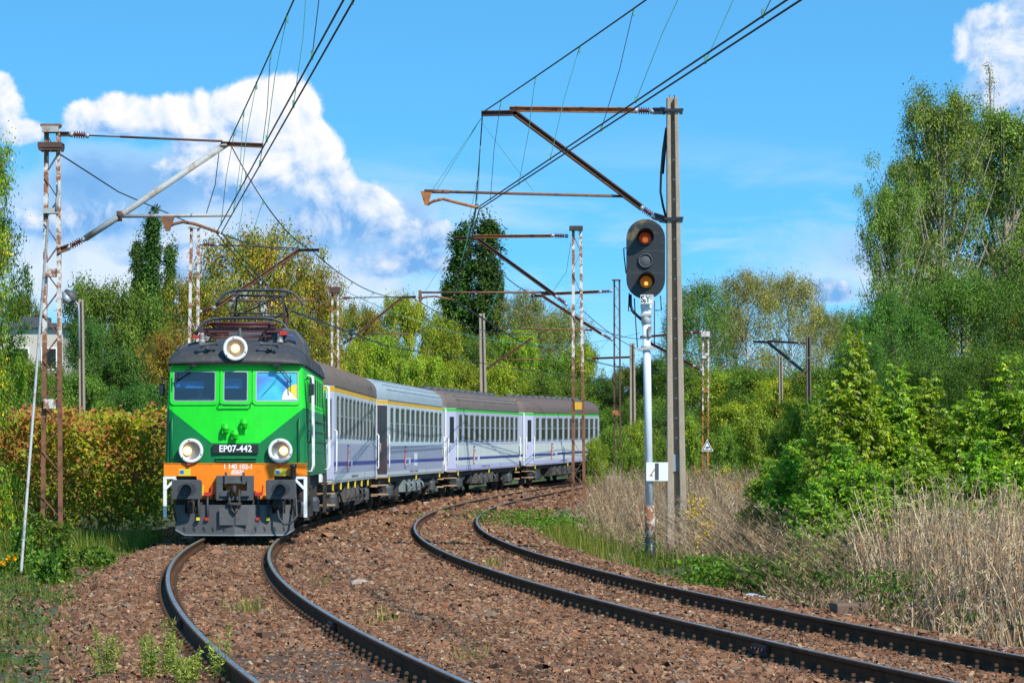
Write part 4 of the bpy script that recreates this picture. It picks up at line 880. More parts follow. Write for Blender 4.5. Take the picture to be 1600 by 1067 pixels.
    mk = MB(); mk.add([(x, y - .24, 1.30), (x, y + .05, 1.30), (x, y + .26, 1.86), (x, y - .03, 1.86)], [(0, 1, 2, 3)]); mk.add([(x + .006, y - .24, 1.30), (x + .006, y + .05, 1.30), (x + .006, y + .26, 1.86), (x + .006, y - .03, 1.86)], [(3, 2, 1, 0)])
    mk.box(x, x + .006, y - .1, y + .55, 1.88, 1.93, 1).box(x, x + .006, y + .32, y + .62, 1.72, 1.76, 1).box(x, x + .006, y - .2, y + .3, 1.22, 1.27, 1); MK = mk.build('emblem', [mat['orange_mark'], mat['violet_mark']], T)
    MB().box(HWC + .001, HWC + .0035, y + .2, y + 2.1, 1.33, 1.55).build('emblem_panel', M('pale_panel_%d' % seed, (.5, .52, .66) if lv != 'second' else (.66, .68, .70), .5), T)
    o = text_obj('lettering', 'INTERCITY', .17, mat['violet_mark'], MK, (HWC + .006, y + .32, 1.43), rot=(R(90), 0, R(90)), align='LEFT', sx=1.3)
    text_obj('lettering', '51 51 20-70', .11, mat['violet_mark'], T, (HWC + .003, L*.36, 1.10), rot=(R(90), 0, R(90)), align='LEFT', sx=1.6) if False else None
    mk = MB()
    for k in range(9): yk = L*.38 + k*.34; mk.box(HWC + .001, HWC + .005, yk, yk + random.uniform(.1, .28), 1.08, 1.14)
    mk.box(HWC + .001, HWC + .006, L*.66, L*.66 + .06, 1.03, 1.2); mk.build('small_markings', mat['mgrey'], T)
    if lv == 'first_b': MB().box(HWC + .001, HWC + .006, L*.45, L*.45 + 1.1, 1.28, 1.70).box(HWC + .006, HWC + .009, L*.45, L*.45 + 1.1, 1.39, 1.49, 1).build('information_panel', [mat['white'], mat['blue']], T)
    hb = MB(); hb.tube([(HWC, L - tp_ - .3, 1.5), (HWC + .06, L - tp_ - .3, 1.52), (HWC + .06, L - tp_ - .3, 1.85), (HWC, L - tp_ - .3, 1.87)], .016, 6); hb.build('grab_handle', mat['dark'], T)
    if yellow:
        for k in range(6): yk = 1.2 + k*3.1; MB().box(HWC - .06, HWC - .02, yk, yk + .07, .80, .99).build('yellow_lug', mat['rail_yellow'], T)
    else:
        for yk in (2.0, L*.5, L - 2.0): MB().box(HWC - .06, HWC - .02, yk, yk + .08, .82, .99).build('yellow_lug', mat['rail_yellow'], T)
    # underside
    bogie(T, 2.2, 2.5, .46, 1.08); bogie(T, L - 4.7, 2.5, .46, 1.08)
    u_ = MB(); u_.box(-1.25, 1.25, .4, L - .4, .80, .985)
    for k in range(9):
        yk = L*.29 + k*(L*.42)/9; hh = random.uniform(.25, .5); u_.box(random.uniform(.4, .8), random.uniform(1.12, 1.3), yk, yk + random.uniform(.5, 1.1), .80 - hh, .82)
    for k in range(10): yk = random.uniform(1, L - 1.5); u_.tube([(1.22, yk, random.uniform(.45, .75)), (1.24, yk + random.uniform(.5, 2), random.uniform(.45, .75))], random.uniform(.02, .06), 6)
    u_.box(-1.2, 1.2, L*.42, L*.5, .35, .8); u_.build('underframe', mat['dark'], T)
    em_ = M('worn_grey_green_box_%d' % seed, (.20, .24, .23) if lv == 'first_b' else (.09, .08, .07), .7, dirt=(.06, .05, .045))
    for k in range(4):
        e_ = MB(); yk = L*.33 + k*1.9; e_.box(1.0, 1.31, yk, yk + .9, .45, .85); e_.lathe([(.14, 0), (.16, .1), (.16, .35), (.12, .4)], (1.25, yk + .88, .62), (0, 1, 0), 12); e_.build('equipment_box', em_, T)
coach(14.0, 35.7, 'first class coach with yellow cantrail stripe and brown roof, coupled behind the locomotive', 'first_a', 'roof_brown', 11, 'lavpaint', 'hoop', 0, True, 11)
coach(38.2, 61.6, 'first class coach with yellow cantrail stripe and pale blue-grey roof', 'first_b', 'roof_pale', 11, 'brown_door', 'long', 0, False, 12)
coach(64.6, 90.0, 'second class coach with green stripe and seamed brown roof, coupled behind the pale-roofed one', 'second', 'roof_brown', 12, 'lavpaint', 'long', 11, False, 13)
coach(93.2, 120.4, 'last second class coach with green stripe, its end beside the trees', 'second', 'roof_brown2', 12, 'lavpaint', 'hoop', 12, False, 14)
# ------------------------------------------------------------------ line-side structures
def rel(mb, base):
    mb.v = [(x - base[0], y - base[1], z - base[2]) for x, y, z in mb.v]; return mb
def root(name, base, label, cat, group=None):
    o = empty(name, tuple(base)); tag(o, label, cat, group); return o
def insul(mb1, mb2, a, b, n=5, r=.075):
    """a string of sheds between two points"""
    a, b = Vector(a), Vector(b); L = (b - a).length; d = (b - a) / L
    mb2[0].lathe([(.03, 0), (.055, .02), (.055, L*.18), (.03, L*.22)], a, d, 10); mb2[1].lathe([(.03, L*.78), (.055, L*.82), (.055, L - .02), (.03, L)], a, d, 10)
    prof = []
    for k in range(n):
        t = L*(.22 + .56*(k + .15)/n); w = L*.56/n; prof += [(.03, t), (r, t + w*.25), (r*.9, t + w*.5), (.03, t + w*.7)]
    mb1.lathe(prof, a, d, 12)
def insulator(a, b, base, T, n=5):
    m1, m2 = MB(), (MB(), MB()); insul(m1, m2, a, b, n); o = rel(m1, base).build('insulator', mat['insul'], T); [rel(q_, base).build('insulator_cap', mat['insul_cap'], o) for q_ in m2]
def leg_bar(mb, a, b, w=.09):
    """rolled channel: web and two flanges"""
    a, b = Vector(a), Vector(b); mb.bar(a, b, w*.18, w, 0, up=(0, 1, 0))
    off = Vector((w*.3, 0, 0)); u = Vector((0, w*.5, 0)); mb.bar(a + off*.8 + u, b + off*.8 + u, w*.8, w*.15, 0, up=(0, 1, 0)); mb.bar(a + off*.8 - u, b + off*.8 - u, w*.8, w*.15, 0, up=(0, 1, 0))
def lattice_mast(T, base, Y, xl0, xr0, xl1, xr1, ytop, ybot, m_, m_low, cap=True, w=.11, nz=13, plates=()):
    """two channels joined by a zigzag; positions are the channel centres in photo pixels at the mast's distance"""
    split = ytop + (ybot - ytop)*.5
    for nm, x0, x1 in (('leg', xl0, xl1), ('leg', xr0, xr1)):
        xm = x0 + (x1 - x0)*.5; mb = MB(); leg_bar(mb, at(xm, split, Y), at(x0, ytop, Y), w); o = rel(mb, base).build('leg', m_, T)
        mb = MB(); leg_bar(mb, at(x1, ybot, Y), at(xm, split + .3, Y), w); rel(mb, base).build('leg', m_low, T)
    mb = MB()
    for s in (-.07, .07):
        for k in range(nz):
            t0, t1 = (k + .3)/nz, (k + 1.15)/nz
            if t1 > 1: break
            def X(t, r): return (xr0 + (xr1 - xr0)*t) if r else (xl0 + (xl1 - xl0)*t)
            mb.bar(at(X(t0, k % 2), ytop + (ybot-ytop)*t0, Y) + Vector((0, s, 0)), at(X(t1, 1 - k % 2), ytop + (ybot-ytop)*t1, Y) + Vector((0, s, 0)), .028, .012)
    rel(mb, base).build('lattice_bars', m_low, T)
    if cap:
        mb = MB(); a = at((xl0 + xr0)/2, ytop, Y); hwid = (xr0 - xl0)/2/FPX*Y + w*.8; mb.box(a.x - hwid, a.x + hwid, Y - .14, Y + .14, a.z - .02, a.z + .03); rel(mb, base).build('cap_plate', m_low, T)
    for py, hh, mm, ext in plates:
        t = (py - ytop)/(ybot - ytop); xl = xl0 + (xl1-xl0)*t - ext; xr = xr0 + (xr1-xr0)*t + ext
        a, b = at(xl, py, Y), at(xr, py, Y); [rel(MB().box(a.x, b.x, ya_, yb_, a.z - hh/2, a.z + hh/2), base).build('tie_plate', mm, T) for ya_, yb_ in ((Y - .12 - .02*abs(ext), Y - .08), (Y + .08, Y + .12 + .02*abs(ext)))]
    mb = MB(); a = at((xl1 + xr1)/2, ybot, Y); mb.box(a.x - .4, a.x + .4, Y - .4, Y + .4, a.z - .5, a.z + .06); rel(mb, base).build('foundation', mat['conc'], T)
def channel(name, T, base, a, b, m_, w=.11, h=.09):
    mb = MB(); mb.bar(a, b, w*.35, h); a, b = Vector(a), Vector(b); mb.bar(a + Vector((0, -w*.3, h*.42)), b + Vector((0, -w*.3, h*.42)), w*.6, h*.16).bar(a + Vector((0, -w*.3, -h*.42)), b + Vector((0, -w*.3, -h*.42)), w*.6, h*.16)
    return rel(mb, base).build(name, m_, T)
def tubes(name, T, base, lst, m_, n=8):
    for pts, r in lst: o = rel(MB().tube(pts, r, n), base).build(name, m_, T)
    return o
MG = 'catenary masts along the curved railway'
# ---- nearest mast on the left
Y = 73.; base = at(79, 872, Y); T = root('catenary_mast', base, 'rusty lattice catenary mast at far left with a pale stay pole leaning beside it', 'catenary mast', MG)
lattice_mast(T, base, Y, 71, 89, 64.5, 93, 197, 872, mat['rust_paint'], mat['rust'], True, .10, 19, ((203, .11, mat['pipe_paint'], 4), (228, .10, mat['rust_dark'], 9), (234, .05, mat['rust_dark'], 8), (330, .10, mat['pipe_paint'], 2), (426, .16, mat['rust_paint'], -3), (631, .18, mat['rust_paint'], -3)))
tubes('stay_pole', T, base, [([at(77, 345, Y) + Vector((0, -.2, 0)), at(33, 893, 60.5)], .024)], mat['pipe_paint'])
tubes('cable_conduit', T, base, [([at(92, 282, Y - .15), at(92, 300, Y - .15), at(89, 312, Y - .15), at(88, 330, Y - .15)], .03)], mat['pipe_paint'])
channel('top_bracket', T, base, at(91, 210, Y), at(108, 210, Y), mat['rust_dark']); insulator(at(108, 210, Y), at(140, 212, Y), base, T)
tubes('tie_rod', T, base, [([at(140, 212, Y), at(190, 214, Y)], .015), ([at(188, 214, Y), at(348, 221, Y)], .022)], mat['rust_dark'])
channel('foot_bracket', T, base, at(91, 392, Y), at(108, 386, Y), mat['rust'], .16, .12); insulator(at(104, 388, Y), at(134, 372, Y), base, T)
tubes('strut', T, base, [([at(133, 373, Y), at(188, 337, Y), at(354, 225, Y)], .062)], mat['pipe_paint'], 12)
tubes('strut_clamp', T, base, [([at(186, 330, Y), at(187, 346, Y)], .05), ([at(190, 339, Y), at(186, 334, Y)], .085)], mat['rust_dark'])
channel('arm_end', T, base, at(345, 225, Y), at(411, 228, Y), mat['rust'], .14, .085)
tubes('registration_tube', T, base, [([at(189, 338, Y), at(362, 336, Y)], .036)], mat['pipe_paint'])
tubes('steady_arm', T, base, [([at(264, 354, Y), at(272, 350, Y), at(286, 347, Y), at(304, 350, Y), at(330, 359, Y), at(343, 364, Y)], .03)], mat['rust'])
mb = MB(); mb.prism([(-.14, .1), (.14, .1), (.04, -.2), (-.04, -.2)][::-1], 'xz', -.03, .03); c_ = at(262, 345, Y); mb.v = [(x + c_.x, y + c_.y, z + c_.z) for x, y, z in mb.v]; rel(mb, base).build('steady_bracket', mat['rust'], T)
tubes('hanger_wire', T, base, [([at(343, 232, Y), at(336, 290, Y), at(322, 335, Y)], .009)], mat['wire'], 5)
# ---- second mast on the left, behind the locomotive
Y = 107.; base = at(302, 800, Y); T = root('catenary_mast', base, 'two-legged rusty white mast rising behind the locomotive roof on the left', 'catenary mast', MG)
lattice_mast(T, base, Y, 298, 309, 290, 306, 356, 800, mat['rust_paint'], mat['rust_paint'], True, .10, 14)
insulator(at(310, 381, Y), at(342, 383, Y), base, T); tubes('tie_rod', T, base, [([at(342, 383, Y), at(466, 388, Y)], .02)], mat['rust_dark'])
channel('arm_end', T, base, at(466, 391, Y), at(499, 391, Y), mat['rust_dark'], .16, .085); channel('strut', T, base, at(338, 480, Y), at(468, 391, Y), mat['rust'], .16, .11)
insulator(at(310, 488, Y), at(338, 480, Y), base, T); tubes('registration_tube', T, base, [([at(352, 470, Y), at(492, 469, Y)], .028)], mat['rust'])
tubes('steady_arm', T, base, [([at(420, 481, Y), at(432, 480, Y), at(455, 486, Y)], .024)], mat['rust']); channel('steady_bracket', T, base, at(420, 470, Y), at(420, 482, Y), mat['rust'], .14, .12)
# ---- third on the left
Y = 150.; base = at(523, 745, Y); T = root('catenary_mast', base, 'pale lattice mast with a dark box on its top above the first coach', 'catenary mast', MG)
lattice_mast(T, base, Y, 518.5, 527, 517, 528, 450, 745, mat['rust_paint'], mat['rust_paint'], False, .10, 14, ((453, .22, mat['rust_dark'], 4),))
insulator(at(530, 466, Y), at(552, 465, Y), base, T, 6); tubes('tie_rod', T, base, [([at(552, 465, Y), at(628, 464, Y)], .02)], mat['rust_dark'])
channel('arm_end', T, base, at(626, 465, Y), at(650, 464, Y), mat['rust_dark'], .16, .09); channel('strut', T, base, at(556, 524, Y), at(628, 465, Y), mat['rust'], .18, .10); insulator(at(530, 540, Y), at(556, 524, Y), base, T, 6)
tubes('registration_tube', T, base, [([at(570, 520, Y), at(640, 522, Y)], .03)], mat['rust'])
# ---- concrete mast behind the second coach pair
Y = 188.; base = at(755, 720, Y); T = root('catenary_mast', base, 'tall plain concrete mast standing behind the seamed brown coach roof', 'catenary mast', MG)
def concrete_pole(T, base, Y, x0, x1, ytop, ybot, w0, w1, m_, depth=.3, holes=True):
    """two tapered concrete ribs with a set-back web that is pierced by small holes"""
    a, b = at(x0, ytop, Y), at(x1, ybot, Y); k = Y / FPX
    for s in (-1, 1):
        mb = MB(); v = []
        for c_, w in ((b, w1*k), (a, w0*k)):
            e0, e1 = (c_.x - w/2, c_.x - w*.17) if s < 0 else (c_.x + w*.17, c_.x + w/2)
            v += [(e0, Y - depth/2, c_.z), (e1, Y - depth/2, c_.z), (e1, Y + depth/2, c_.z), (e0, Y + depth/2, c_.z)]
        mb.add(v, [(3,2,1,0),(4,5,6,7),(0,1,5,4),(1,2,6,5),(2,3,7,6),(3,0,4,7)]); rel(mb, base).build('rib', m_, T, .015)
    mb = MB(); v = []
    for c_, w in ((b, w1*k), (a, w0*k)): v += [(c_.x - w*.2, Y - depth*.05, c_.z), (c_.x + w*.2, Y - depth*.05, c_.z), (c_.x + w*.2, Y + depth*.25, c_.z), (c_.x - w*.2, Y + depth*.25, c_.z - .0)]
    mb.add(v, [(3,2,1,0),(4,5,6,7),(0,1,5,4),(1,2,6,5),(2,3,7,6),(3,0,4,7)]); rel(mb, base).build('web', m_, T)
concrete_pole(T, base, Y, 753, 757, 490, 720, 9, 12, mat['conc'])
channel('strut', T, base, at(765, 573, Y), at(832, 528, Y), mat['rust'], .22, .12); insulator(at(757, 577, Y), at(766, 572, Y), base, T, 4); tubes('registration_tube', T, base, [([at(775, 562, Y), at(850, 561, Y)], .03)], mat['rust']); tubes('tie_rod', T, base, [([at(757, 520, Y), at(832, 522, Y)], .02)], mat['rust_dark'])
# ---- big concrete mast on the right with its cantilever
Y = 72.; base = at(1056, 850, Y); T = root('catenary_mast', base, 'tall concrete mast with two ribs right behind the railway signal', 'catenary mast', MG)
concrete_pole(T, base, Y, 1050, 1057.5, 153, 850, 17, 31, mat['conc'], .34)
mb = MB()
for py in range(250, 720, 31): c_ = at(1051.5 + (py-153)*.0108, py, Y); mb.tube([(c_.x, Y - .03, c_.z), (c_.x, Y - .018, c_.z)], .022, 8)
rel(mb, base).build('bolt_holes', mat['white'], T)
MBp = MB(); c_ = at(1057.5, 718, Y); MBp.box(c_.x - .10, c_.x + .10, Y - .06, Y - .03, c_.z - .22, c_.z + .10); rel(MBp, base).build('notice_plate', M('grey_blue_plate', (.25, .30, .33), .7, dirt=(.3, .27, .22)), T)
for py in (174, 343):
    mb = MB(); a, b = at(1037, py, Y), at(1067, py - 1, Y); mb.bar(a + Vector((0, -.2, 0)), b + Vector((0, -.2, 0)), .05, .05).bar(a + Vector((0, .2, 0)), b + Vector((0, .2, 0)), .05, .05).bar(at(1064, py - 4, Y), at(1064, py + 5, Y), .06, .06).bar(at(1034, py + 5, Y), at(1036, py - 6, Y), .10, .08); rel(mb, base).build('clamp', mat['black'], T)
tubes('mast_tie_bolts', T, base, [([at(1046, 153, Y), at(1046, 149, Y)], .012), ([at(1054, 153, Y), at(1054, 149, Y)], .012)], mat['dark'], 6)
channel('arm_top', T, base, at(796, 171, Y), at(992, 173, Y), mat['rust_orange'], .16, .10); insulator(at(990, 173, Y), at(1022, 174, Y), base, T); channel('top_bracket', T, base, at(1020, 174, Y), at(1040, 174, Y), mat['black'], .12, .12)
channel('arm_end', T, base, at(752, 178, Y), at(808, 177, Y), mat['rust_dark'], .18, .10); channel('strut', T, base, at(803, 176, Y), at(1003, 325, Y), mat['rust_dark'], .18, .12); tubes('strut_edge', T, base, [([at(806, 181, Y - .05), at(999, 326, Y - .05)], .02)], mat['rust_orange'])
insulator(at(1000, 323, Y), at(1024, 340, Y), base, T); channel('foot_bracket', T, base, at(1022, 338, Y), at(1042, 344, Y), mat['black'], .16, .13)
tubes('registration_tube', T, base, [([at(663, 299, Y), at(975, 307, Y)], .026)], mat['rust']); tubes('tube_sleeve', T, base, [([at(663, 299, Y), at(702, 300, Y)], .036)], mat['rust'])
mb = MB(); mb.prism([(-.11, .12), (.11, .12), (.03, -.14), (-.03, -.14)][::-1], 'xz', -.03, .03); c_ = at(666, 309, Y); mb.v = [(x + c_.x, y + c_.y, z + c_.z) for x, y, z in mb.v]; rel(mb, base).build('steady_bracket', mat['rust_orange'], T)
tubes('steady_arm', T, base, [([at(667, 320, Y), at(676, 315, Y), at(692, 311, Y), at(715, 317, Y), at(748, 325, Y)], .028)], mat['rust_orange'])
tubes('hanger_wire', T, base, [([at(752, 185, Y), at(675, 298, Y)], .006), ([at(750, 188, Y), at(682, 298, Y)], .006), ([at(752, 190, Y), at(785, 235, Y), at(834, 299, Y)], .006)], mat['verd'], 5)
tubes('hanging_cable', T, base, [([at(1041, 200, Y), at(1036, 235, Y), at(1033, 270, Y), at(1032, 300, Y), at(1036, 322, Y), at(1042, 345, Y)], .022), ([at(1041, 205, Y), at(1038, 240, Y), at(1035, 272, Y)], .03)], mat['black'], 8)
# ---- right lattice mast by the last coach
Y = 106.; base = at(900, 806, Y); T = root('catenary_mast', base, 'rusty lattice mast with a yellow plate in front of the last coach', 'catenary mast', MG)
lattice_mast(T, base, Y, 894.5, 905.5, 894, 912, 354, 806, mat['rust_paint'], mat['rust'], False, .10, 14, ((357, .12, mat['dark'], 5),))
MBp = MB(); c_ = at(903.5, 634, Y); MBp.box(c_.x - .1, c_.x + .1, Y - .1, Y - .07, c_.z - .1, c_.z + .1); rel(MBp, base).build('number_plate', M('yellow_plate', (.62, .34, .02), .6, dirt=(.35, .15, .04)), T)
channel('arm_top', T, base, at(740, 370, Y), at(862, 369, Y), mat['rust_orange'], .2, .085); insulator(at(860, 368, Y), at(888, 369, Y), base, T, 6); channel('arm_end', T, base, at(712, 373, Y), at(748, 372, Y), mat['rust_dark'], .2, .09)
channel('strut', T, base, at(744, 372, Y), at(868, 462, Y), mat['rust_dark'], .22, .11); insulator(at(867, 462, Y), at(887, 477, Y), base, T, 5); tubes('registration_tube', T, base, [([at(655, 457, Y), at(858, 457, Y)], .028)], mat['rust'])
tubes('steady_arm', T, base, [([at(657, 467, Y), at(664, 464, Y), at(680, 463, Y), at(710, 469, Y)], .026)], mat['rust']); channel('steady_bracket', T, base, at(656, 457, Y), at(657, 468, Y), mat['rust'], .14, .14)
tubes('hanger_wire', T, base, [([at(712, 380, Y), at(664, 456, Y)], .006), ([at(892, 380, Y), at(885, 425, Y), at(862, 458, Y)], .01)], mat['verd'], 5)
# ---- further right lattice mast
Y = 142.; base = at(963, 745, Y); T = root('catenary_mast', base, 'slim dark lattice mast with an orange plate between the last coach and the signal', 'catenary mast', MG)
lattice_mast(T, base, Y, 959, 967, 959, 969, 438, 745, mat['rust_dark'], mat['rust_dark'], True, .08, 20)
MBp = MB(); c_ = at(963, 645, Y); MBp.box(c_.x - .14, c_.x + .12, Y - .1, Y - .07, c_.z - .09, c_.z + .09); rel(MBp, base).build('number_plate', mat['rust_orange'], T)
channel('arm_top', T, base, at(846, 460, Y), at(936, 456, Y), mat['rust'], .2, .11); insulator(at(935, 456, Y), at(957, 455, Y), base, T, 5); channel('arm_end', T, base, at(830, 463, Y), at(852, 462, Y), mat['rust_dark'], .2, .1)
channel('strut', T, base, at(848, 463, Y), at(940, 522, Y), mat['rust'], .22, .11); insulator(at(939, 521, Y), at(958, 532, Y), base, T, 5); tubes('registration_tube', T, base, [([at(770, 512, Y), at(925, 516, Y)], .028)], mat['rust'])
# ---- distant masts
def plain_pole(Y, x0, x1, ytop, ybot, w0, w1, label, m_): 
    b_ = at(x1, ybot, Y); T = root('catenary_mast', b_, label, 'catenary mast', MG); concrete_pole(T, b_, Y, x0, x1, ytop, ybot, w0, w1, m_); return T, b_
T, base = plain_pole(178., 988, 989, 536, 720, 8, 10, 'weathered concrete mast standing just left of the signal post, lower half among shrubs', mat['conc'])
Y = 178.; channel('arm_top', T, base, at(925, 560, Y), at(985, 558, Y), mat['rust'], .2, .1)
Y = 152.; base = at(1101, 760, Y); T = root('catenary_mast', base, 'orange rusted lattice mast with a whitish top, right of the big concrete mast', 'catenary mast', MG)
lattice_mast(T, base, Y, 1098, 1106, 1097, 1106, 522, 760, mat['rust_paint'], mat['rust_orange'], False, .08, 16, ((522, .2, mat['rust_paint'], 3), (556, .2, mat['rust_paint'], 1), (611, .1, mat['rust_orange'], 0)))
channel('arm_top', T, base, at(1000, 527, Y), at(1080, 520, Y), mat['rust'], .2, .09); insulator(at(1078, 520, Y), at(1097, 518, Y), base, T, 5); channel('strut', T, base, at(1010, 533, Y), at(1083, 572, Y), mat['rust_dark'], .2, .12); insulator(at(1082, 571, Y), at(1097, 579, Y), base, T, 5)
T, base = plain_pole(235., 1151, 1152, 553, 640, 3.4, 4, 'thin far concrete pole pair in front of the birches', mat['conc']); Y = 235.; tubes('side_pole', T, base, [([at(1146, 640, Y), at(1150, 560, Y)], .06)], mat['conc'])
T, base = plain_pole(165., 1219.5, 1221, 556, 720, 6, 7, 'slim grey concrete pole left of the dark mast with an arm', mat['conc'])
Y = 160.; base = at(1264, 690, Y); T = root('catenary_mast', base, 'dark steel mast carrying a bracket arm to its left, above the box elder', 'catenary mast', MG)
concrete_pole(T, base, Y, 1263, 1264, 525, 690, 7, 8, mat['conc_dark'])
channel('arm_top', T, base, at(1200, 533, Y), at(1248, 536, Y), mat['rust_dark'], .2, .09); channel('arm_end', T, base, at(1177, 534, Y), at(1204, 535, Y), mat['black'], .2, .09); channel('strut', T, base, at(1200, 535, Y), at(1255, 580, Y), mat['black'], .2, .12); insulator(at(1247, 536, Y), at(1261, 536, Y), base, T, 4)
tubes('registration_tube', T, base, [([at(1236, 597, Y), at(1262, 580, Y)], .03), ([at(1258, 565, Y), at(1284, 556, Y)], .02)], mat['rust'])
# ------------------------------------------------------------------ overhead wires
def line_pts(spans):
    """spans: list of (start, end, sag); returns a polyline"""
    pts = []
    for a, b, sag in spans:
        for k in range(17):
            t = k/16
            if pts and k == 0: continue
            pts.append(Vector(a).lerp(Vector(b), t) - Vector((0, 0, 4*sag*t*(1-t))))
    return pts
def on(pts, Y):
    for a, b in zip(pts, pts[1:]):
        if a.y <= Y <= b.y: return a.lerp(b, (Y - a.y)/(b.y - a.y))
def catenary(mess, c1, c2, labels, grp, ydrop):
    P1, P2, P3 = line_pts(mess), line_pts(c1), line_pts(c2)
    for pts, r, (nm, lb), mm in ((P1, .012, labels[0], mat['wire']), (P2, .0115, labels[1], mat['wire']), (P3, .0115, labels[2], mat['wire'])):
        b_ = pts[0]; mb = MB(); mb.tube(pts, [r if p_.y < 85 else r*1.25 for p_ in pts], 6)
        if nm != 'messenger_wire': tag(rel(mb, b_).build(nm, mm, None, 0, tuple(b_)), lb, 'overhead wire', grp); continue
        T = root(nm, b_, lb, 'overhead wire', grp); rel(mb, b_).build('wire', mm, T)
        if nm == 'messenger_wire':
            for k, Yd in enumerate(ydrop):
                a = on(P1, Yd); b2 = on(P2 if k % 2 else P3, Yd + .25*(k % 3))
                if a is None or b2 is None: continue
                mb = MB(); mid = a.lerp(b2, .5) + Vector((.03*(-1)**k, 0, 0)); mb.tube([a, mid, b2], .0055 if Yd < 90 else .007, 5); d_ = rel(mb, b_).build('dropper', mat['verd'] if k % 3 else mat['wire'], T)
                mb = MB(); mb.box(b2.x - .012, b2.x + .012, b2.y - .03, b2.y + .03, b2.z - .02, b2.z + .07); rel(mb, b_).build('dropper_clamp', mat['verd'], d_); mb = MB(); mb.box(a.x - .012, a.x + .012, a.y - .03, a.y + .03, a.z - .10, a.z + .02); rel(mb, b_).build('dropper_clamp', mat['verd'], d_)
WG = 'overhead wires of the railway'
def near(px, py, Yn, px2, py2, Y2, z):
    """the point at the distance Yn and height z on the picture-straight run through two photo points"""
    yn = YH - FPX*(z - HC)/Yn; k = (py - yn)/(py - py2); return at(px + (px2 - px)*k, yn, Yn)
A, Bm = at(358, 222, 73), near(358, 222, 13, 453, 0, 0, 7.65)
K1, K0 = at(338, 364, 73), near(338, 364, 13, 537, 0, 0, 5.95); J1, J0 = at(346, 364, 73), near(346, 364, 13, 553, 0, 0, 5.95)
catenary([(Bm, A, .12), (A, at(487, 391, 107), .35), (at(487, 391, 107), at(643, 464, 150), .45), (at(643, 464, 150), at(832, 523, 188), .5), (at(832, 523, 188), at(1010, 575, 235), .5)],
         [(K0, K1, .0), (K1, at(440, 481, 107), .03), (at(440, 481, 107), at(600, 540, 150), 0), (at(600, 540, 150), at(790, 574, 188), 0), (at(790, 574, 188), at(985, 598, 235), 0)],
         [(J0, J1, .0), (J1, at(450, 483, 107), .03), (at(450, 483, 107), at(607, 541, 150), 0), (at(607, 541, 150), at(796, 575, 188), 0), (at(796, 575, 188), at(990, 599, 235), 0)],
         [('messenger_wire', 'carrying wire over the locomotive track, highest of the wires on the left'), ('contact_wire', 'left of the pair of contact wires above the locomotive track'), ('contact_wire', 'right of the pair of contact wires above the locomotive track')], WG,
         [24, 29, 34, 39.5, 45, 50, 55, 60, 65.5, 70, 78, 84, 90, 96, 102, 113, 121, 130, 139, 158, 170])
A, Bm = at(754, 176, 72), near(754, 176, 13, 993, 0, 0, 7.9)
K1, K0 = at(744, 326, 72), near(744, 326, 13, 1230, 0, 0, 6.2); J1, J0 = at(749, 327, 72), near(749, 327, 13, 1252, 0, 0, 6.2)
catenary([(Bm, A, .12), (A, at(737, 372, 106), .3), (at(737, 372, 106), at(846, 462, 142), .35), (at(846, 462, 142), at(1010, 530, 178), .4), (at(1010, 530, 178), at(1190, 560, 235), .4)],
         [(K0, K1, .0), (K1, at(706, 468, 106), .02), (at(706, 468, 106), at(812, 534, 142), 0), (at(812, 534, 142), at(960, 572, 178), 0), (at(960, 572, 178), at(1150, 595, 235), 0)],
         [(J0, J1, .0), (J1, at(710, 469, 106), .02), (at(710, 469, 106), at(815, 535, 142), 0), (at(815, 535, 142), at(964, 573, 178), 0), (at(964, 573, 178), at(1154, 596, 235), 0)],
         [('messenger_wire', 'carrying wire over the empty right-hand track, running up to the top edge'), ('contact_wire', 'upper of the pair of contact wires above the empty right-hand track'), ('contact_wire', 'lower of the pair of contact wires above the empty right-hand track')], WG,
         [25, 29.5, 34, 38.5, 43, 48, 53, 58.5, 64, 69, 77, 83, 89, 95, 101, 112, 120, 129, 137, 150, 165])
def single_wire(name, pts, r, label, m_):
    b_ = pts[0]; mb = MB(); mb.tube(pts, r, 6); tag(rel(mb, b_).build(name, m_, None, 0, tuple(b_)), label, 'overhead wire', WG)
single_wire('guy_wire', [at(95, 242, 73), at(185, 300, 86), at(305, 352, 105)], .014, 'thin guy wire slanting down from the top of the far left mast', mat['wire'])
single_wire('return_cable', line_pts([(at(345, 365, 73), at(465, 391, 107), .1)]), .012, 'thin wire from the left steady arm to the mast arm behind it', mat['wire'])
single_wire('return_cable', line_pts([(at(540, 455, 150), at(1000, 520, 178), 1.2)]), .012, 'verdigris green cable sagging across in front of the poplars', mat['verd'])
single_wire('return_cable', line_pts([(at(1062, 545, 140), at(1285, 555, 160), .35)]), .014, 'verdigris green cable between the concrete mast and the dark mast', mat['verd'])
single_wire('return_cable', line_pts([(at(905, 480, 106), at(1105, 545, 152), .8)]), .010, 'thin dark wire crossing behind the signal', mat['wire'])
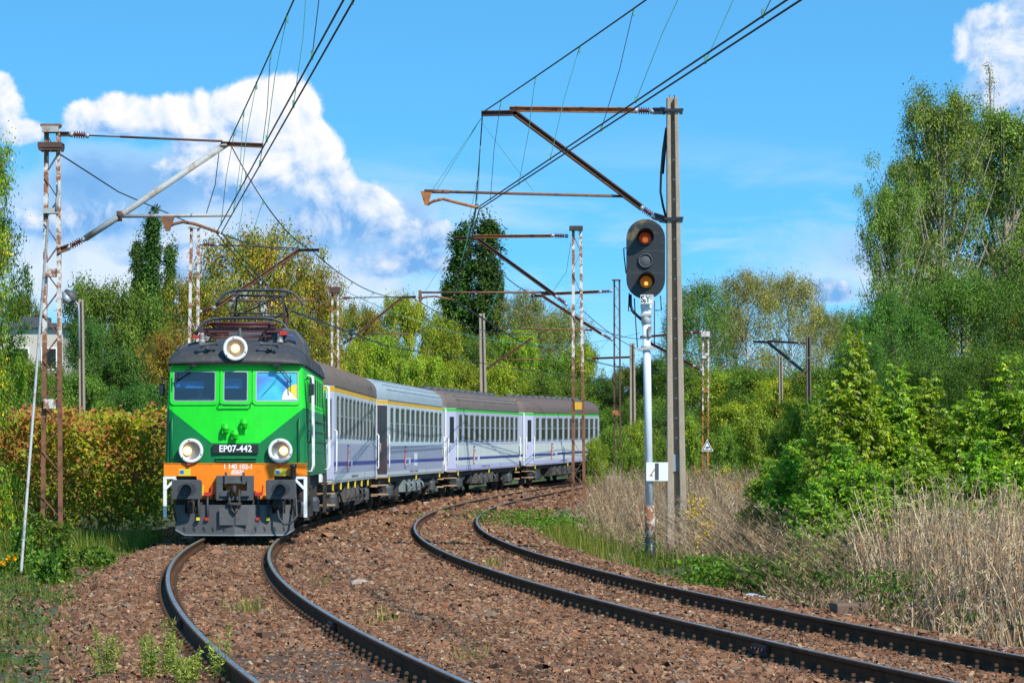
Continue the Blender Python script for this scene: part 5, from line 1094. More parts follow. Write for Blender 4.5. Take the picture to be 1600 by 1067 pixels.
# ------------------------------------------------------------------ the signal
Y = 68.5; base = at(1016, 868, Y); T = root('railway_signal', base, 'railway signal with a black rounded head and two lit lamps on a white post', 'railway signal')
k = Y / FPX
def sp(px, py, dy=0): c_ = at(px, py, Y) - base; return Vector((c_.x, dy, c_.z))
mb = MB(); mb.tube([sp(1015.8, 842), sp(1014.8, 790)], .088, 20); mb.build('post_foot', M('flaking_white_over_rust', (.55, .53, .50), .75, 0, .15, 8, .2, dirt=(.24, .09, .035), dlo=.45, dhi=.52, dscale=7), T)
mb = MB(); mb.tube([sp(1014.8, 790), sp(1011.5, 600), sp(1009.6, 505)], .070, 20); mb.build('post', M('grey_white_post_paint', (.68, .72, .74), .55, 0, .12, 6, .1, dirt=(.38, .28, .2), dlo=.62, dhi=.75, dscale=4), T)
mb = MB(); mb.tube([sp(1009.6, 506), sp(1009.3, 478)], .088, 20).box(sp(1001,0).x, sp(1018,0).x, -.09, .09, sp(0, 482).z, sp(0, 466).z); mb.build('post_collar', mat['white'], T)
mb = MB(); mb.tube([sp(1015.9, 869) - Vector((0,0,.25)), sp(1015.8, 841)], .10, 20); mb.build('post_base', mat['black'], T)
# head: a slab with round ends
def capsule(x, z0, z1, r, n=14): return [(x + r*math.cos(R(a)), z1 - r + r*math.sin(R(a))) for a in np.linspace(0, 180, n)] + [(x + r*math.cos(R(a)), z0 + r + r*math.sin(R(a))) for a in np.linspace(180, 360, n)]
hx = sp(1008.5, 0).x; zt_, zb_ = sp(0, 343).z, sp(0, 468).z; r_ = 30.2*k
m_, q, p = principled('black_signal_enamel_with_ochre_wear'); co = objco(q); sxyz = q.n('ShaderNodeSeparateXYZ'); q.put(sxyz.inputs[0], co)
wear = q.smooth(q.noise(co, 2.6, 8, .62), .52, .68); wear = q.m('MULTIPLY', wear, q.smooth(sxyz.outputs[2], zt_ - .75, zt_ - .25))
q.put(p.inputs['Base Color'], q.mixc(wear, q.mixc(q.noise(co, 5, 5, .6), (.009, .010, .012, 1), (.022, .024, .027, 1)), (.15, .11, .05, 1))); p.inputs['Roughness'].default_value = .5; mat['sig'] = m_
HD = MB().prism(capsule(hx, zb_, zt_, r_), 'xz', -.16, -.12).build('head', mat['sig'], T, .006)
mb = MB(); mb.box(hx - r_*.8, hx + r_*.8, -.12, .12, zb_ + .14, zt_ - .16); mb.build('lamp_case', mat['black'], HD)
mb = MB()
for py in (392.5, 427.5): mb.box(hx - r_ + .004, hx + r_ - .004, -.163, -.159, sp(0, py).z - .004, sp(0, py).z + .004)
for px_, py in ((983, 380), (1034, 380), (983, 395), (1034, 395), (983, 424), (1033, 424), (984, 432), (1033, 432), (998, 348), (1020, 350), (996, 424), (1019, 424)): c_ = sp(px_, py); mb.box(c_.x - .01, c_.x + .01, -.167, -.16, c_.z - .01, c_.z + .01)
mb.build('seam', mat['dgrey'], HD)
mat['sig_red'] = emis('dim_orange_red_lens', (.5, .06, .01), .10); mat['sig_amb'] = emis('amber_lens', (.6, .16, .012), .15); mat['sig_core'] = emis('amber_lamp_core', (1, .45, .05), 1.3); mat['sig_rc'] = emis('orange_lamp_glow', (1, .2, .02), .35)
for px_, py, kind in ((1007.5, 373, 'r'), (1008, 408, 'off'), (1009, 441, 'a')):
    c_ = sp(px_, py); c_.y = -.16
    ln = MB(); ln.lathe([(.135, 0), (.135, .03), (.118, .035), (.11, .02), (.10, .0)], c_, (0, -1, 0), 28); L_ = ln.build('lamp_ring', mat['black'], HD)
    l2 = MB(); l2.lathe([(.112, .008), (.08, .022), (.04, .03), (.001, .032)], c_, (0, -1, 0), 24); l2.build('lens', {'r': mat['sig_red'], 'a': mat['sig_amb'], 'off': mat['dgrey']}[kind], L_)
    if kind == 'off': MB().lathe([(.122, .03), (.128, .05), (.112, .05), (.106, .03)], c_, (0, -1, 0), 28).build('lens_rim', mat['dgrey'], L_)
    else:
        MB().lathe([(.05 if kind == 'r' else .035, .031), (.03, .036), (.001, .038)], c_ + Vector((0, 0, -.03)), (0, -1, 0), 14).build('glow', mat['sig_rc' if kind == 'r' else 'sig_core'], L_)
        # visor: the upper half of a tube, longest at the top
        v, f = [], []; n = 18
        for rr in (.138, .150):
            for i in range(n + 1):
                a = R(-12 + 204*i/n); s_ = max(0, math.sin(a)); ln_ = .07 + .36*s_**.8
                v += [c_ + Vector((rr*math.cos(a), .0, rr*math.sin(a))), c_ + Vector((rr*math.cos(a)*1.02, -ln_, rr*math.sin(a) + .01))]
        for o_ in (0, 2*(n+1)):
            for i in range(n): f.append((o_ + 2*i, o_ + 2*i + 1, o_ + 2*i + 3, o_ + 2*i + 2))
        for i in range(n): f.append((2*i + 1, 2*(n+1) + 2*i + 1, 2*(n+1) + 2*i + 3, 2*i + 3))
        MB().add(v, f, 0, True).build('visor', mat['black'], L_)
z0, z1 = sp(0, 476).z, sp(0, 461).z; x0, x1 = sp(1000, 0).x, sp(1020.5, 0).x
PL = MB().prism(rrect(x0, x1, z0, z1, .02), 'xz', -.20, -.185).build('name_plate', mat['white'], T)
mb = MB(); ring_prism(mb, rrect(x0 + .008, x1 - .008, z0 + .008, z1 - .008, .015), rrect(x0 + .014, x1 - .014, z0 + .014, z1 - .014, .012), -.203, -.199); mb.build('plate_border', mat['plate'], PL)
zc = (z0 + z1)/2
for s_, sz, dx_, dz_ in (('S', .155, -.078, 0), ('p', .10, -.032, -.02), ('Y', .155, .018, 0), ('2', .075, .072, .03)): text_obj('lettering', s_, sz, mat['plate'], PL, ((x0+x1)/2 + dx_, -.202, zc + dz_), depth=.002, sx=.8)
tubes_ = MB(); tubes_.tube([sp(978.5, 388, -.05), sp(974.5, 388, -.05), sp(975, 400, -.05), sp(978, 427, -.05), sp(981, 428, -.05)], .012, 6); tubes_.tube([sp(1032, 462, 0), sp(1033.5, 485, 0), sp(1024, 485, 0)], .012, 6).tube([sp(983, 458, 0), sp(982, 486, 0), sp(991, 486, 0)], .012, 6); tubes_.build('hand_loop', mat['black'], T)
MB().tube([sp(985, 460, .02), sp(985.5, 478, .02), sp(989, 487, 0), sp(1003, 500, 0)], .026, 8).build('signal_cable', mat['black'], T)
mb = MB(); mb.tube([sp(991, 466, -.02), sp(993, 500, -.02), sp(996, 543, -.02)], .012, 6).tube([sp(1022.5, 470, -.02), sp(1022.5, 543, -.02)], .012, 6); mb.build('stay_rod', mat['rust_dark'], T)
mb = MB(); mb.box(sp(995, 0).x, sp(1024, 0).x, -.11, -.075, sp(0, 547).z, sp(0, 543).z).tube([sp(1010, 545), sp(1010, 540)], .095, 18); mb.build('bracket', mat['pipe_paint'], T); mb = MB().box(sp(1001, 0).x, sp(1018, 0).x, -.10, .1, sp(0, 494).z, sp(0, 490).z); mb.build('bracket', mat['pipe_paint'], T)
mb = MB(); mb.box(sp(1013, 0).x, sp(1017.5, 0).x, -.13, .02, sp(0, 526).z, sp(0, 510).z).tube([sp(1010, 528), sp(1010, 524)], .082, 18); mb.build('junction_box', mat['pipe_paint'], T)
z0, z1 = sp(0, 751).z, sp(0, 722).z
BX = MB().box(sp(1009.5, 0).x, sp(1043.5, 0).x, -.115, -.09, z0, z1).build('marker_board', mat['white'], T); MB().box(sp(1023, 0).x, sp(1029, 0).x, -.119, -.115, z0 + .015, z1 - .015).build('board_gap_shade', mat['dgrey'], BX)  # dark strip painted on for the shaded gap between plate and box
mb = MB(); mb.prism([(sp(1013,0).x, sp(0,745).z), (sp(1016,0).x, sp(0,741).z), (sp(1023,0).x, sp(0,731).z), (sp(1022.5,0).x, sp(0,735).z), (sp(1018,0).x, sp(0,740).z), (sp(1020,0).x, sp(0,744).z), (sp(1016,0).x, sp(0,743).z)], 'xz', -.118, -.1155); mb.build('rust_stain', mat['rust_orange'], BX)
# ---- triangular warning sign
Y = 148.; base = at(1105, 735, Y); T = root('warning_sign', base, 'small triangular white warning sign with a black border by the goldenrod', 'sign'); k = Y / FPX
def tri(s): return [(-9.5*k*s, 36.3*k - 6.3*k*s), (9.5*k*s, 36.3*k - 6.3*k*s), (0, 36.3*k + 12.7*k*s)]
MB().prism(tri(1.0), 'xz', -.04, -.02).build('sign_plate', mat['white'], T); mb = MB(); ring_prism(mb, tri(.86), tri(.64), -.045, -.041); S_ = mb.build('sign_border', mat['plate'], T)
mb = MB(); zz = 36*k; mb.box(-.06, .05, -.046, -.041, zz - .03, zz + .03).box(.05, .09, -.046, -.041, zz, zz + .04).box(-.05, -.03, -.046, -.041, zz - .07, zz - .03).box(.02, .04, -.046, -.041, zz - .07, zz - .03); mb.build('sign_symbol', mat['plate'], T)
MB().tube([(0, .0, -.4), (0, .0, 49*k)], .03, 8).build('sign_post', mat['rust_orange'], T)
# ---- street lamp on the left
Y = 110.; base = at(129, 690, Y); T = root('street_lamp', base, 'street lamp on a concrete pole above the autumn hedge', 'street lamp')
concrete_pole(T, base, Y, 126.5, 129, 468, 690, 8, 9.5, mat['conc'], .22)
tubes('lamp_arm', T, base, [([at(124, 560, Y - .2), at(123.5, 490, Y - .2), at(122, 476, Y - .2), at(117, 470, Y - .2)], .03)], mat['insul_cap'])
c_ = at(109, 461, Y - .2); mb = MB(); a, b = at(117.5, 471, Y - .2), at(101, 454, Y - .2); d_ = (b - a); mb.tube([a, a + d_*.15, a + d_*.55, b], [.05, .15, .17, .07], 12); o = rel(mb, base).build('lamp_head', mat['dgrey'], T)
mb = MB(); u_ = Vector((-.08, -.08, -.09)); mb.tube([a + d_*.2 + u_, a + d_*.55 + u_, b + u_*.4], [.10, .13, .05], 12); rel(mb, base).build('lamp_glass', mat['insul_cap'], T)
# ---- flat-roofed building on the left
Y = 185.; base = at(55, 690, Y); T = root('building', base, 'pale flat-roofed building showing between the left mast and the trees', 'building')
x0, x1 = at(-40, 0, Y).x - base.x, at(98, 0, Y).x - base.x; zt2 = at(0, 512, Y).z - base.z
m_ = M('cream_render', (.50, .45, .38), .9, 0, .12, 2, dirt=(.3, .26, .22), dlo=.6, dhi=.8)
MB().box(x0, x1, 0, 9, -.5, zt2).build('wall', m_, T); MB().box(x0 - .3, x1 + .3, -.3, 9.3, zt2, zt2 + .22).box(x1 - 2.2, x1 - .9, 1, 3, zt2 + .22, zt2 + .55).build('roof', mat['dgrey'], T)
for j in range(3):
    for i in range(3):
        xx = x0 + .9 + i*1.35; zz = zt2 - 1.5 - j*1.9
        if zz < .6: continue
        w_ = MB(); ring_prism(w_, rrect(xx - .4, xx + .4, zz - .55, zz + .55, .02), rrect(xx - .33, xx + .33, zz - .48, zz + .48, .02), -.04, .02); wo_ = w_.build('window', mat['white'], T); MB().box(xx - .33, xx + .33, -.012, -.004, zz - .48, zz + .48).build('pane', mat['coach_glass'], wo_)
# ---- small things on the ballast
Y_ = 44.; c_ = at(1331, 972, Y_); c_.z = float(zt(Y_)) - .12; o = MB().prism([(-.20, -.12), (.20, -.12), (.20, .05), (.17, .07), (-.17, .07), (-.20, .05)], 'yz', -.22, .22).build('cable_box', M('brown_rusty_box', (.16, .10, .07), .85, 0, .25, 6), None, .01, tuple(c_)); o.rotation_euler = (0, 0, .15)
tag(o, 'low brown box lying beside the outer rail of the empty track', 'box')
c_ = at(1172, 931, 49.5); mb = MB(); random.seed(4); v = []
for i in range(5):
    for j in range(9): v.append((-.2 + j*.05, -.1 + i*.05, .05*math.exp(-((i-2)/1.3)**2)*(1 - abs(j-4)/5) + random.uniform(0, .025)))
mb.add(v, [(i*9+j, i*9+j+1, (i+1)*9+j+1, (i+1)*9+j) for i in range(4) for j in range(8)], 0, True); o = mb.build('plastic_bag', M('bluish_plastic', (.45, .55, .66), .35, 0, .1, 8), None, 0, (c_.x, c_.y, float(zt(49.5)) - .2)); tag(o, 'crumpled pale blue plastic bag at the edge of the dry stems', 'plastic bag')
def boulder(px, py, Y, s, col, label):
    c_ = at(px, py, Y); n1, n2 = 8, 6; v = []; rr = np.random.default_rng(int(px))
    for i in range(n2 + 1):
        for j in range(n1):
            a, b2 = 2*math.pi*j/n1, math.pi*i/n2; k_ = rr.uniform(.8, 1.1); v.append((s*1.5*k_*math.cos(a)*math.sin(b2), s*k_*math.sin(a)*math.sin(b2), s*.75*k_*math.cos(b2)))
    f = [(i*n1+j, i*n1+(j+1) % n1, (i+1)*n1+(j+1) % n1, (i+1)*n1+j) for i in range(n2) for j in range(n1)]
    o = MB().add(v, f).build('boulder', M('stone_%d' % px, col, .9, 0, .3, 8, .4), None, 0, (c_.x, c_.y, c_.z + s*.2)); tag(o, label, 'stone')
boulder(562, 914, 52., .10, (.42, .32, .25), 'large pale stone on the ballast between the two tracks')
boulder(950, 1016, 37.8, .085, (.19, .20, .22), 'grey flat stone on the ballast left of the empty track')
# ------------------------------------------------------------------ vegetation
def unit(v): return v / np.maximum(np.linalg.norm(v, axis=-1, keepdims=True), 1e-9)
def leaf_quads(P, L, asp, r, up=.35, droop=.2, out=None, fold=0):
    n = len(P); N = unit(r.normal(0, 1, (n, 3)) + np.array([0, 0, up]) + (0 if out is None else out*.6)); D = r.normal(0, 1, (n, 3)); D[:, 2] -= droop
    if out is not None: D += out*.5
    D = unit(D - N*(D*N).sum(1, keepdims=True)); S = np.cross(N, D); L = L[:, None]
    return np.stack([P, P + D*L*.45 + S*L*asp*.5, P + D*L - N*L*.12, P + D*L*.45 - S*L*asp*.5], 1).reshape(-1, 3), np.arange(4*n).reshape(n, 4)
def pick(r, pal, w, n, jit=.25):
    pal = np.array(pal, float); w = np.array(w, float); return pal[r.choice(len(pal), n, p=w/w.sum())] * r.uniform(1-jit, 1+jit, (n, 1))
PROTO = {}
def proto(key, H, Rr, cb, shape, nl, leaf, nleaf, pal, w, sig, seed, elev=(20, 60), bark='bark', droop=.2, sub=7, asp=.55, trunk_r=None, inner=.35, up=.35, clumpvar=.4, bare=0):
    kf = {'robinia': (.9, 1.5), 'open': (.85, 1.9), 'lime': (1.15, 1.5), 'bush': (.85, 1.5)}.get(key.split('_')[0], (.70, 2.2)); leaf *= kf[0]; nleaf = int(nleaf*kf[1])
    r = np.random.default_rng(seed); tr = MB(); n = 9; wx, wy = r.normal(0, .012*H, 2)
    tr0 = trunk_r or H*.016
    tpts = [Vector((wx*math.sin(t*2.6), wy*math.sin(t*3.1), t*H*.95)) for t in np.linspace(0, 1, n)]
    tr.tube(tpts, [tr0*(1.12 - t) + .012 for t in np.linspace(0, 1, n)], 8)
    sig *= .74; cl = []; outs = []
    for k in range(nl):
        t = cb + (1 - cb)*((k + .5)/nl)**.9*.98; t = min(.98, t + r.normal(0, .02)); s = (t - cb)/(1 - cb); s = min(max(s, 0), 1)
        prof = {'oval': math.sqrt(max(.03, 1 - ((s - .42)/.60)**2)), 'column': min(1, .5 + 2*s)*((1 - s)**1.05 + .02), 'spread': (min(1, .55 + 1.3*s))*(math.sqrt(max(.04, 1 - (max(0, s - .3)/.72)**2))), 'dome': math.sqrt(max(.04, 1 - s*s)), 'cone': 1.05 - s*.95}[shape]
        L = Rr*prof*r.uniform(.72, 1.12); az = k*2.39996 + r.normal(0, .3); el = R(elev[0] + (elev[1] - elev[0])*s + r.normal(0, 7))
        p0 = Vector((wx*math.sin(t*2.6), wy*math.sin(t*3.1), t*H*.93)); d = Vector((math.cos(az)*math.cos(el), math.sin(az)*math.cos(el), math.sin(el)))
        sag = droop*L*.5; rise = min(L*math.tan(el), (H*.99 - p0.z)*r.uniform(.7, 1.0)); pts = [p0 + Vector((math.cos(az)*L*q_, math.sin(az)*L*q_, rise*q_**1.15 - sag*q_*q_)) for q_ in (0, .35, .7, 1)]
        pts = [p_ if p_.z < H*1.0 else Vector((p_.x, p_.y, H*1.0)) for p_ in pts]
        rb = tr0*.42*(1 - .6*s); tr.tube(pts, [rb, rb*.7, rb*.45, rb*.15], 5)
        for j in range(sub):
            q_ = inner + (1 - inner)*r.random(); i0 = min(2, int(q_*3)); c = pts[i0].lerp(pts[i0+1], min(1, q_*3 - i0))
            v = Vector(r.normal(0, 1, 3)); v.z = abs(v.z)*.5 - droop*.6; e = c + v.normalized()*L*r.uniform(.12, .38)
            if j % 2 == 0: tr.tube([c, c.lerp(e, .5) + Vector((0, 0, .03*L)), e], [rb*.35, rb*.2, rb*.06], 4)
            if bare and t > 1 - bare and r.random() < .93: continue
            cl.append(e); o_ = Vector((e.x, e.y, (e.z - H*(cb + .3*(1-cb)))*.6)); outs.append(o_.normalized() if o_.length > 1e-3 else Vector((0, 0, 1)))
    cl = np.array([tuple(c) for c in cl]); outs = np.array([tuple(c) for c in outs]); m = len(cl)
    wgt = r.uniform(.4, 1.6, m); wgt /= wgt.sum(); ci = r.choice(m, nleaf, p=wgt)
    sg = sig*r.uniform(.6, 1.4, m)[ci][:, None]; off = r.normal(0, 1, (nleaf, 3))*sg*np.array([1, 1, .75])
    if droop > .5: off[:, 2] -= np.abs(r.normal(0, 1, nleaf))*sig*1.1
    P = cl[ci] + off; P[:, 2] = np.maximum(P[:, 2], .05)
    oo_ = unit(unit(off)*1.0 + outs[ci]*.7)*2.2
    V, F = leaf_quads(P, leaf*r.uniform(.65, 1.35, nleaf), asp, r, up + .5, droop, oo_)
    cc = r.uniform(1 - clumpvar, 1 + clumpvar, (m, 1)); col = pick(r, pal, w, nleaf) * cc[ci]
    # clumps of one tint
    tint = pick(r, pal, w, m, .1); mix = r.random((nleaf, 1)) < .45; col = np.where(mix, tint[ci]*cc[ci], col)
    me_t = bpy.data.meshes.new('trunk'); me_t.from_pydata(tr.v, [], tr.f); me_t.materials.append(mat[bark]); me_t.polygons.foreach_set('use_smooth', tr.sm); me_t.update()
    me_c = np_mesh('crown', V, F, [mat['leaf']], col)
    PROTO[key] = (H, Rr, me_t, me_c)
G1, G2, G3 = (.075, .135, .022), (.05, .10, .02), (.10, .17, .028)
proto('poplar_a', 15, 1.7, .06, 'column', 70, .24, 15000, [(.022,.062,.018),(.035,.085,.022),(.05,.10,.025)], [3,3,1], .25, 11, (55, 78), sub=7)
proto('poplar_b', 15, 1.8, .06, 'column', 64, .24, 15000, [(.025,.066,.02),(.038,.085,.022),(.055,.10,.025)], [3,3,1], .26, 12, (55, 78), sub=7)
proto('walnut_a', 10, 4.6, .18, 'spread', 34, .21, 13000, [(.10,.115,.02),(.22,.16,.025),(.20,.085,.03),(.07,.10,.02),(.34,.26,.02)], [4,2.2,2,3,1], .42, 13, (25, 65), sub=9, inner=.3)
proto('walnut_b', 9, 4.2, .15, 'spread', 30, .21, 14000, [(.10,.12,.02),(.20,.16,.025),(.17,.085,.03),(.07,.11,.02),(.34,.27,.02)], [4,2,1.4,4,1], .42, 14, (20, 65), sub=9, inner=.3)
proto('bright_a', 7.5, 3.4, .08, 'oval', 34, .22, 17000, [(.155,.215,.022),(.11,.175,.02),(.24,.25,.025),(.08,.14,.02)], [4,4,1.5,1.5], .40, 15, (15, 65))
proto('bright_b', 7.5, 3.2, .06, 'oval', 34, .20, 17000, [(.17,.23,.022),(.12,.185,.02),(.27,.26,.03),(.08,.145,.02)], [4,4,2,1.5], .38, 16, (15, 70))
proto('mid_a', 8, 3.2, .10, 'oval', 34, .20, 16000, [G1, G2, G3, (.14,.16,.03)], [4,3,2,.6], .38, 17, (15, 65))
proto('mid_b', 8, 3.0, .08, 'spread', 34, .20, 16000, [G1, G2, G3, (.16,.15,.03)], [3,4,2,.5], .40, 18, (15, 65))
proto('dark_a', 8, 3.2, .06, 'oval', 34, .20, 16000, [(.03,.075,.02),(.045,.095,.022),(.065,.12,.025)], [4,3,1.5], .40, 19, (15, 65))
proto('birch_a', 13, 3.6, .16, 'oval', 64, .19, 15000, [(.12,.15,.045),(.085,.12,.035),(.17,.17,.05),(.20,.16,.05)], [4,4,2,1], .40, 20, (30, 75), 'bark_pale', droop=.75, sub=8, trunk_r=.14)
proto('birch_b', 13, 3.6, .16, 'oval', 64, .18, 13000, [(.15,.145,.055),(.12,.125,.045),(.19,.15,.06),(.10,.12,.04)], [4,3,2,2], .42, 21, (30, 75), 'bark_pale', droop=.7, sub=8, trunk_r=.14)
proto('birch_g', 13, 3.6, .12, 'oval', 64, .19, 16000, [(.05,.10,.028),(.07,.12,.03),(.10,.135,.035)], [4,3,1.5], .42, 22, (30, 75), 'bark_pale', droop=.75, sub=8, trunk_r=.14)
proto('robinia_a', 9, 4.6, .10, 'spread', 36, .15, 30000, [(.045,.10,.018),(.065,.13,.02),(.028,.068,.014),(.16,.09,.025)], [4,3,3,.25], .42, 23, (5, 60), droop=.35, sub=9, asp=.42, clumpvar=.35)
proto('robinia_b', 9, 4.4, .06, 'spread', 36, .15, 30000, [(.05,.11,.018),(.07,.135,.02),(.032,.072,.014)], [4,3,3], .42, 24, (0, 60), droop=.35, sub=9, asp=.42, clumpvar=.35)
proto('open_a', 14, 3.3, .10, 'oval', 66, .14, 30000, [(.095,.15,.035),(.07,.12,.03),(.13,.18,.045),(.15,.15,.06)], [4,3,3,1], .32, 25, (35, 72), sub=10, trunk_r=.30, inner=.25, bark='bark_light')
proto('open_b', 14, 3.0, .10, 'oval', 66, .14, 30000, [(.085,.15,.035),(.065,.12,.03),(.12,.18,.045)], [4,3,3], .30, 26, (40, 74), sub=10, trunk_r=.28, inner=.25, bark='bark_light')
proto('bare_top', 15, 1.5, .2, 'column', 46, .12, 6000, [(.12,.13,.06),(.14,.11,.06)], [2,1], .25, 27, (50, 78), sub=10, trunk_r=.12, bare=.42, bark='bark_light')
proto('lime', 12, 3.4, .03, 'oval', 70, .12, 46000, [(.13,.20,.022),(.10,.165,.02),(.07,.125,.02),(.45,.33,.02)], [4,4,3,.8], .42, 28, (0, 40), sub=9)
proto('bush_a', 3, 2.0, .04, 'dome', 26, .13, 11000, [(.09,.17,.025),(.065,.13,.022),(.13,.20,.03)], [4,4,2], .26, 29, (5, 70), trunk_r=.05)
proto('bush_b', 3, 2.0, .04, 'dome', 26, .14, 11000, [(.14,.21,.025),(.10,.17,.022),(.21,.23,.03)], [4,4,1.5], .26, 30, (5, 70), trunk_r=.05)
_r = random.Random(9)
def plant(key, px, py, wpx, Y, label, group, name='tree', cat='tree', zb=None):
    H0, R0, mt, mc = PROTO[key]; X = (px - 800)/FPX*Y; z0 = float(gz(X, Y)) - .05; H = HC + (YH - py)/FPX*Y - z0; Rr = wpx/2/FPX*Y
    T = empty(name, (X, Y, z0)); tag(T, label, cat, group); s = Rr/R0*1.0
    T.rotation_euler = (0, 0, _r.uniform(0, 6.28)); T.scale = (s, s, H/H0)
    link('trunk', mt, T); link('crown', mc, T); return T
LB = {
 'poplar': ('dark columnar poplar far behind, left of centre sky', 'far dark poplars'),
}
# left of the line
plant('lime', -30, 215, 128, 74, 'bright yellow-green tree with yellow leaves cut by the left edge of the photo', None)
plant('mid_b', 30, 462, 80, 200, 'mid green tree peeping over the flat-roofed building', None)
for px, py, w in ((240, 318, 84), (214, 360, 52), (265, 366, 52)): plant('poplar_a' if px == 240 else 'poplar_b', px, py, w, 240, ('left short spire' if px < 240 else 'right short spire') + ' of the clump of three dark poplars' if px != 240 else 'tallest dark columnar poplar of the clump of three behind the street lamp', 'dark poplar clump behind the street lamp')
L_GL = ['highest green tree left of the rusty-leaved walnuts, right of the street lamp', 'dark green tree directly behind the street lamp', 'green tree below the clump of three dark poplars', 'dark tree halfway between the street lamp and the locomotive roof', 'green tree below the flat-roofed building', 'dark green tree touching the walnut left of the locomotive', 'green tree by the left edge of the photo behind the bright one', 'low green tree behind the lower part of the street lamp', 'low dark tree above the hedge right beside the locomotive cab', 'low dark tree above the hedge behind the left mast']
GL = 'green trees behind the autumn hedge'
for i, (k_, px, py, w, Y) in enumerate((('mid_a', 165, 448, 130, 150), ('dark_a', 135, 500, 70, 140), ('mid_b', 215, 470, 120, 160), ('dark_a', 190, 545, 120, 132), ('mid_a', 60, 572, 110, 130), ('dark_a', 255, 535, 110, 138), ('mid_b', 10, 555, 120, 128), ('mid_a', 130, 590, 110, 122), ('dark_a', 230, 600, 110, 120), ('dark_a', 40, 610, 110, 116))):
    plant(k_, px, py, w, Y, L_GL[i], GL)
L_WN = ['tallest rusty and yellow leaved walnut above the locomotive roof', 'rusty-leaved walnut behind the two-legged mast on the left', 'walnut right of the tallest one, twigs reaching the dark mast arm', 'yellowish walnut directly above the cab roof', 'walnut seen through the raised pantograph', 'rusty walnut low at the left of the locomotive roof', 'thin walnut behind the pale lattice mast']
for i, (k_, px, py, w, Y) in enumerate((('walnut_a', 395, 358, 210, 140), ('walnut_b', 305, 432, 130, 134), ('walnut_a', 478, 415, 130, 152), ('walnut_b', 345, 470, 150, 128), ('walnut_b', 450, 490, 140, 136), ('walnut_a', 270, 515, 110, 125), ('walnut_b', 515, 470, 90, 160))):
    plant(k_, px, py, w, Y, L_WN[i], None if i == 0 else 'autumn walnuts behind the locomotive')
# behind the coaches
L_GB = ['yellow-green tree just right of the pale lattice mast with a box', 'highest yellow-green tree of the thicket, under the end of a left mast arm', 'yellow-green tree in front of the left wide dark poplar', 'yellow-green tree just left of the plain concrete mast', 'yellow-green tree right of the plain concrete mast, below the pale birches', 'yellow-green tree left of the lattice mast with the yellow plate', 'yellow-green tree directly behind the lattice mast with the yellow plate', 'yellow-green tree above the far end of the first coach', 'low yellow-green tree above the near end of the pale coach roof', 'low yellow-green tree above the far end of the pale coach roof', 'low yellow-green tree above the near end of the seamed brown roof', 'low yellow-green tree right behind the foot of the plain concrete mast', 'green tree above the joint between the last two coaches', 'green tree above the last coach, left of the rusty lattice mast', 'yellow-green tree close behind the rear of the locomotive roof']
GB = 'bright thicket behind the coaches'
for i, (k_, px, py, w, Y) in enumerate((('walnut_b', 562, 478, 96, 200), ('bright_b', 632, 464, 92, 205), ('bright_a', 692, 500, 86, 208), ('mid_a', 742, 532, 84, 212), ('bright_a', 805, 518, 84, 218), ('mid_b', 852, 556, 80, 224), ('bright_a', 905, 540, 76, 230), ('bright_b', 536, 536, 84, 190), ('bright_a', 596, 528, 84, 192), ('bright_b', 660, 558, 88, 198), ('bright_a', 718, 568, 84, 204), ('bright_b', 775, 566, 84, 208), ('mid_a', 835, 590, 100, 214), ('mid_b', 890, 600, 90, 220), ('bright_a', 505, 560, 80, 182))):
    plant(k_, px, py, w, Y, L_GB[i], GB)
for k_, px, py, w, lb in (('poplar_a', 722, 343, 112, 'left one of two wide dark poplars behind the coaches'), ('poplar_b', 763, 324, 106, 'taller right one of two wide dark poplars behind the coaches'), ('poplar_b', 698, 425, 40, 'short dark poplar at the left foot of the two wide ones'), ('poplar_a', 782, 420, 34, 'short dark poplar at the right foot of the two wide ones')): plant(k_, px, py, w, 265, lb, None)
L_PB = ['pale drooping birch beside the wide dark poplars', 'pale drooping birch behind the lattice mast with the yellow plate', 'olive birch half hidden between the two pale ones']
for i, (k_, px, py, w, Y) in enumerate((('birch_a', 822, 438, 90, 248), ('birch_a', 878, 466, 90, 252), ('birch_b', 850, 480, 80, 258))): plant(k_, px, py, w, Y, L_PB[i], 'pale birches right of the poplars')
# right of the line, far
plant('birch_g', 1092, 425, 115, 222, 'dark green birch just right of the big concrete mast', None)
plant('birch_b', 1170, 405, 120, 226, 'tall pale brownish birch with a white trunk, left of two', None); plant('birch_b', 1232, 410, 120, 232, 'tall pale brownish birch, right of two', None)
L_SB = ['smaller birch between the dark green birch and the tall pale ones', 'pale birch just right of the tall brownish ones', 'pale birch tip just left of the dark robinias', 'green birch directly behind the big concrete mast']
for i, (px, py, w, Y) in enumerate(((1135, 470, 90, 236), (1285, 462, 70, 240), (1322, 470, 60, 246), (1060, 470, 60, 236))): plant('birch_a' if px != 1060 else 'birch_g', px, py, w, Y, L_SB[i], 'smaller birches on the right')
L_GR = ['dark green tree at the end of the last coach', 'green tree behind the weathered concrete mast left of the signal', 'dark tree directly behind the signal post', 'green tree right behind the big concrete mast', 'yellow-green tree right of the orange rusted mast', 'green tree under the thin far concrete poles', 'yellow-green tree behind the slim grey concrete pole', 'green tree right of the dark mast with an arm', 'lower green tree left of the signal post', 'lower dark tree between the big concrete mast and the orange one', 'lower yellow-green tree left of the slim grey concrete pole', 'lower yellow-green tree between the slim pole and the dark mast', 'small green tree just right of the last coach', 'dark tree behind the tip of the tallest box elder']
GR = 'green bushes and trees behind the dry stems'
